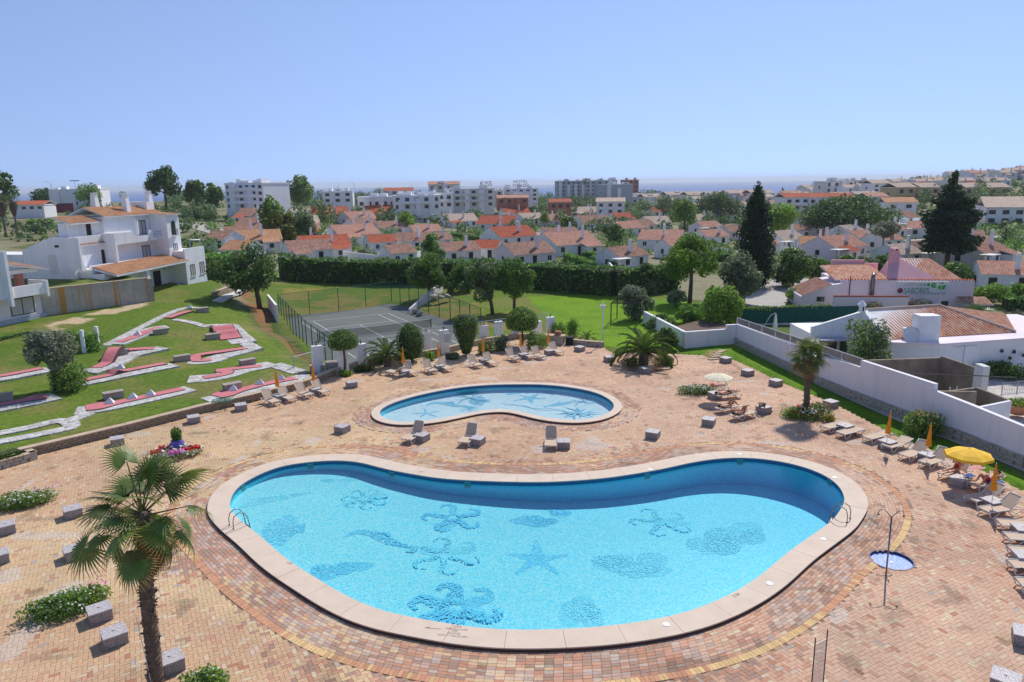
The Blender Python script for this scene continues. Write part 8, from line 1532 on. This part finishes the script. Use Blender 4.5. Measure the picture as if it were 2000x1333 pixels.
for k_, (px, w_) in enumerate(((1240, 46), (1282, 50), (1325, 46), (1365, 46), (1405, 46), (1445, 48), (1490, 48))): B(f"pale terraced houses on the far slope, {ordn[k_]} from the left", px, 400-3*(k_ > 1)-3*(k_ > 4), w_, 386-4*(k_ > 1)-3*(k_ > 4), 12, m_paleb, 3, 1, 12, "beige", 470-8*k_, group="pale terraced houses on the far slope")
for k_, px in enumerate((1556, 1602, 1645)): B(f"two storey white row house with red roof, {['left','middle','right'][k_]} of three", px, 414, 48, 388, 4, m_wh, 3, 2, 9, "red", 255, True, group="red roofed row houses")
B("white corner house with outside stairs below the ochre apartments", 1758, 424, 56, 398, -10, m_wh, 2, 2, 9, "orange", 225); B("white house with salmon roof above the flat pines", 1715, 398, 40, 386, 5, m_wh, 2, 1, 9, "salmon", 290)
for k_, (px, w_) in enumerate(((1768, 40), (1815, 40), (1900, 40), (1948, 42))): B(f"ochre and white apartment block, {ordn[k_]} from the left near the big conifer", px, 396, w_, 368, 8-3*k_, m_yell, 2, 2, 11, "beige", 305, True, group="ochre apartments near the conifer")
B("white stepped blocks on the upper right slope, left group", 1640, 378, 60, 356, 8, m_paleb, 4, 2, 12, None, 380); B("white stepped blocks on the upper right slope, right group", 1680, 372, 40, 354, 4, m_paleb, 3, 2, 12, None, 400); B("white house among palms at upper right", 1720, 376, 36, 360, 4, m_wh, 2, 2, 10, "beige", 350)
B("large cream hotel with arches on the right skyline", 1972, 364, 84, 346, 2, m_paleb, 8, 2, 14, None, 480); B("cream tower of the hotel on the right skyline", 1938, 360, 16, 336, 2, m_paleb, 1, 2, 8, None, 482); B("low pale villas on the right skyline", 1860, 366, 70, 354, 2, m_paleb, 5, 1, 10, "beige", 460); B("white terrace row with chimneys at the right edge", 1975, 440, 90, 408, -24, m_wh, 4, 2, 16, "beige", 190); B("low white bungalow before the sea at far left", 55, 412, 60, 402, 4, m_wh, 4, 1, 8, "red", 260); B("white shed on the dry plot at right", 1790, 456, 50, 440, 4, m_wh, 2, 1, 6, None, 195); B("white cottage below the villa garden hedge", 162, 462, 60, 430, -8, m_wh2, 1, 1, 8, "red", 135)
for k_ in range(76):
    px = 1300+700*((k_*.618) % 1.0); f = (px-1300)/700; yd = 330+190*random.random(); x = (px-CX)/F*yd; q = np.array([x, yd, h1(x, yd)])
    gable_house(f"small pale house on the far right slope, {px:.0f} paces along".replace(f"{px:.0f} paces along", f"{['lower','upper'][k_ % 2]} terrace, {ordn[k_//2]} along"), q, 8+5*random.random(), 7, 2.8, 1.3, R(-15+40*random.random()), random.choice(["beige", "beige", "salmon"]), random.choice([m_wh, m_paleb]), 2, 1, "houses on the far right slope", False, 1+(k_ % 3 == 0), "hillside_house", .6)
# hotel sign letters
sg = thing("hotel_sign", "dark lettering on the roof of the white hotel", "sign", tuple(atdist(968, 364, 378))); 
def far_text(par, s_, dx, size, mat):
    cu = bpy.data.curves.new("letters", 'FONT'); cu.body = s_; cu.size = size; cu.extrude = .08; cu.materials.append(mat); oc = bpy.data.objects.new("t", cu); COL.objects.link(oc); bpy.context.view_layer.update(); me = bpy.data.meshes.new_from_object(oc.evaluated_get(bpy.context.evaluated_depsgraph_get())); bpy.data.objects.remove(oc); o_ = link(bpy.data.objects.new("letters", me), par); o_.location = (dx[0], 0, dx[1]); o_.rotation_euler = (R(90), 0, 0)
far_text(sg, "KISS", (-8, 0.2), 3.4, m_sr); far_text(sg, "HOTEL", (9, 1.2), 2.4, m_frame); far_text(sg, "TOPAZIO", (8.6, -.6), 2.0, m_frame)
# street lamps, masts
def lamp(lb, px, py, yt, arm=-1.6, grp="street lamps"):
    q = G(px, py); s_ = scale_at(q); h = (py-yt)/s_; t2 = thing("street_lamp", lb, "street lamp", tuple(q), 0, grp); b_ = MB(); b_.tube([(0, 0, 0), (0, 0, h*.9), (arm*.3, 0, h*.98), (arm, 0, h)], [.12, .09, .07, .06], 6); b_.build("pole", m_greyb, t2, True); vol(t2, "lamp_head", arm-.5, arm, -.12, .12, h-.08, h+.06, m_greyb)
for a in [("street lamp before the sea at left", 108, 420, 356), ("street lamp right of the ragged pine", 381, 415, 358), ("street lamp left of the large pine", 606, 398, 372), ("street lamp over the carport house", 663, 400, 359), ("street lamp over the low white row", 694, 402, 357), ("street lamp before the red roofed skyline building", 803, 404, 362, 1.6), ("street lamp above the shrubs right of the restaurant", 1902, 560, 513, 3.0), ("dark utility pole among the brown roofs", 788, 492, 450, .1), ("thin utility pole among the red roofs", 883, 478, 436, .1), ("dark pole right of the restaurant chimney", 1842, 524, 468, .1), ("thin utility pole left of the plane tree", 1232, 430, 392, .1), ("dark pole on the dry plot at right", 1925, 456, 408, .1), ("thin pole among the centre trees", 1082, 448, 420, .1)]: lamp(*a)
q = G(148, 408); q = atdist(148, 372, 331); t2 = thing("floodlight_mast", "floodlight mast with four lamps above the plain white building", "floodlight", tuple(q)); b_ = MB(); b_.tube([(0, 0, 0), (0, 0, 4)], .09, 6); b_.tube([(-1.7, 0, 4), (1.7, 0, 4)], .06, 5); b_.build("mast", m_greyb, t2)
for x in (-1.6, -.55, .55, 1.6): vol(t2, "floodlight", x-.28, x+.28, -.2, .2, 4.0, 4.4, m_black)
# parked cars at the far left
def make_car(lb, q, rz, mat):
    t2 = thing("parked_car", lb, "car", tuple(q), rz, "cars parked before the sea"); prof = [(-2.1, .35), (-2.15, .75), (-1.9, .9), (-1.3, .98), (-.7, 1.45), (.9, 1.48), (1.5, 1.05), (2.1, .95), (2.2, .55), (2.15, .35)]; n = len(prof); b_ = MB(); vs_ = [(x, -.85+(.12 if z > 1.1 else 0), z) for x, z in prof]+[(x, .85-(.12 if z > 1.1 else 0), z) for x, z in prof]; b_.add(vs_, [tuple(range(n)), tuple(range(2*n-1, n-1, -1))]+[(i, i+n, (i+1) % n+n, (i+1) % n) for i in range(n)]); b_.build("body", mat, t2)
    b_ = MB(); b_.add([(-1.15, -.80, 1.05), (1.3, -.80, 1.05), (.85, -.76, 1.40), (-.65, -.76, 1.38)], [(0, 1, 2, 3)]); b_.build("side_window", m_glass, t2)
    for x in (-1.35, 1.35):
        for y in (-.86, .70): b_ = MB(); b_.tube([(x, y, .32), (x, y+.16, .32)], .32, 12); b_.build("wheel", m_black, t2)
for k_, (px, mt, cn) in enumerate(((47, m_white, "white"), (56, m_white, "white"), (66, m_greyb, "grey"), (76, m_black, "dark"), (86, M("blue_car", (.05, .08, .2), .3, .05), "blue"), (94, m_greyb, "silver"))): make_car(f"{cn} car in the far left car park, {ordn[k_]} from the left", G(px, 424), R(70), mt)
q0, q1 = G(97, 420), G(145, 418); t2 = thing("advert_hoarding", "long dark red advertising hoarding beside the car park", "hoarding", tuple(q0)); v = q1-q0; b_ = MB(); L = np.linalg.norm(v); b_.add([(0, 0, .6), (v[0], v[1], .6), (v[0], v[1], 4.2), (0, 0, 4.2), (0, .2, .6), (v[0], v[1]+.2, .6), (v[0], v[1]+.2, 4.2), (0, .2, 4.2)], [(0, 1, 2, 3), (7, 6, 5, 4), (3, 2, 6, 7), (0, 3, 7, 4), (1, 5, 6, 2)]); b_.build("board", M("poster_print", (.22, .03, .05), .7, .6, .5, second=(.10, .10, .12), amt=.9), t2); [vol(t2, "post", v[0]*f-.1, v[0]*f+.1, v[1]*f+.25, v[1]*f+.4, -.3, 4.2, m_greyb) for f in (.1, .5, .9)]
hedge("car_park_hedge", "dark hedge below the far left car park", [G(x, y) for x, y in ((55, 450), (105, 448))], 2.5, 2.2, 40, .35, HEDGE, wob=.5)
for k_, pts in enumerate([((855, 462), (905, 468), (935, 474)), ((850, 472), (900, 482), (960, 488)), ((930, 462), (975, 466)), ((1105, 508), (1160, 530)), ((1160, 515), (1200, 530)), ((1140, 505), (1190, 512)), ((590, 452), (650, 458)), ((372, 432), (420, 428)), ((1340, 500), (1420, 512)), ((1885, 450), (2000, 446)), ((1880, 545), (1960, 535)), ((1960, 606), (2060, 604)), ((540, 470), (640, 492))]): hedge("village_hedge", ["clipped curved hedge round the red roofed house at centre", "lower clipped hedge round the red roofed house at centre", "hedge before the pale porch at centre", "hedge before the salmon house, lower", "hedge behind the brown roofed house at hedge end", "hedge before the salmon house, upper", "hedge below the red roofed back houses", "hedge above the villa drive", "hedge among salmon roofs left of cypress", "long hedge at the right edge above the dry plot", "hedge right of the restaurant gable", "dark hedge at the right edge below the restaurant", "hedge between the brown roofs at left"][k_], [G(*p_) for p_ in pts], 1.2, 1.5, 60, .22, HEDGE, "hedges in the village")
# uncounted shrubs that fill the gardens, and the far tree belts: masses
def mass(name, lb, spots, cols, n_each, size):
    cl = []
    for (x, y, z, r_, h) in spots:
        for k_ in range(4): d = unit(1)[0]; cl.append((x+d[0]*r_*.5, y+d[1]*r_*.5, z+h*(.3+.25*random.random()), r_*.62, r_*.62, h*.5))
    V, F2, cc = clump_leaves(cl, n_each*len(spots), size, cols); tag(npmesh(name, V, F2, m_leaf, None, cc), lb, None, None, "stuff")
sp = []
hp = [(o.location.x, o.location.y) for o in COL.objects if o.name.startswith("village_house")]
for i in range(620):
    px = 395+1620*random.random(); py = 418+112*random.random()**1.1
    if py > 505 and px < 1300: continue
    if px > 1560 and py > 500: continue
    q = G(px, py)
    if any((q[0]-a)**2+(q[1]+0-b2-3.0)**2 < 42 for a, b2 in hp) : continue
    r_ = .9+1.7*random.random(); sp.append((q[0], q[1], q[2], r_, r_*(.8+.9*random.random())))
mass("garden_shrubbery", "countless shrubs filling the gardens between the village houses", sp, GREEN+MID+HEDGE+OLIVE[:2], 90, .30)
sp = []
for i in range(760):
    px = -60+2120*random.random(); yd = (330+330*random.random()) if i < 520 else (225+90*random.random()); x = (px-CX)/F*yd; 
    if px < 330 and yd > 300: continue
    r_ = 2.2+3*random.random(); z = h1(x, yd)
    if z < -20 or (yd < 330 and (px < 380 or r_ > 4)): continue
    if px > 1280 and yd > 330: r_ *= .6
    sp.append((x, yd, z, r_, r_*(1.2+.8*random.random())))
for i in range(420):
    px = 1430+620*random.random(); yd = 215+290*random.random(); x = (px-CX)/F*yd; r_ = .8+1.5*random.random(); sp.append((x, yd, h1(x, yd), r_, r_*(1+random.random())))
for i in range(170):
    px = -40+450*random.random(); yd = 150+190*random.random(); x = (px-CX)/F*yd; r_ = .9+1.6*random.random()
    if 30 < px < 150 and yd > 215: continue
    sp.append((x, yd, h1(x, yd), r_, r_*(1+random.random())))
mass("far_tree_belt", "far belt of trees between the buildings and the sea", sp, DARK+GREYG+MID, 110, .5)
# house roads
for k_, (pts, w_) in enumerate([([(355, 436), (420, 452), (470, 470), (440, 500)], 6), ([(1050, 455), (1075, 470), (1110, 498)], 4), ([(1560, 545), (1500, 580), (1480, 600)], 6), ([(1560, 470), (1700, 478), (1800, 470), (2000, 462)], 5), ([(690, 470), (740, 462), (830, 468)], 4)]): tag(ground_ribbon(wobble(pts), w_, .10).build("lane", M("pale_lane", (.42, .39, .35), .95, .12, .4)), ["paved drive right of the villa", "sloping drive between white walls", "paved terrace before the restaurant", "dusty lane across the right village", "lane among the red roofs"][k_], None, None, "structure")

# thin sea air over the whole place
m_hz = bpy.data.materials.new("sea_haze"); m_hz.use_nodes = True; t = m_hz.node_tree; t.nodes.clear(); o = t.nodes.new("ShaderNodeOutputMaterial"); pv = t.nodes.new("ShaderNodeVolumePrincipled"); pv.inputs["Color"].default_value = (.86, .92, 1.0, 1); pv.inputs["Density"].default_value = .00012; pv.inputs["Anisotropy"].default_value = .2; t.links.new(pv.outputs[0], o.inputs["Volume"])
b_ = MB(); b_.box(-31000, 31000, -60, 17600, -64, 45); tag(b_.build("haze", m_hz), "thin pale sea haze", None, None, "stuff")
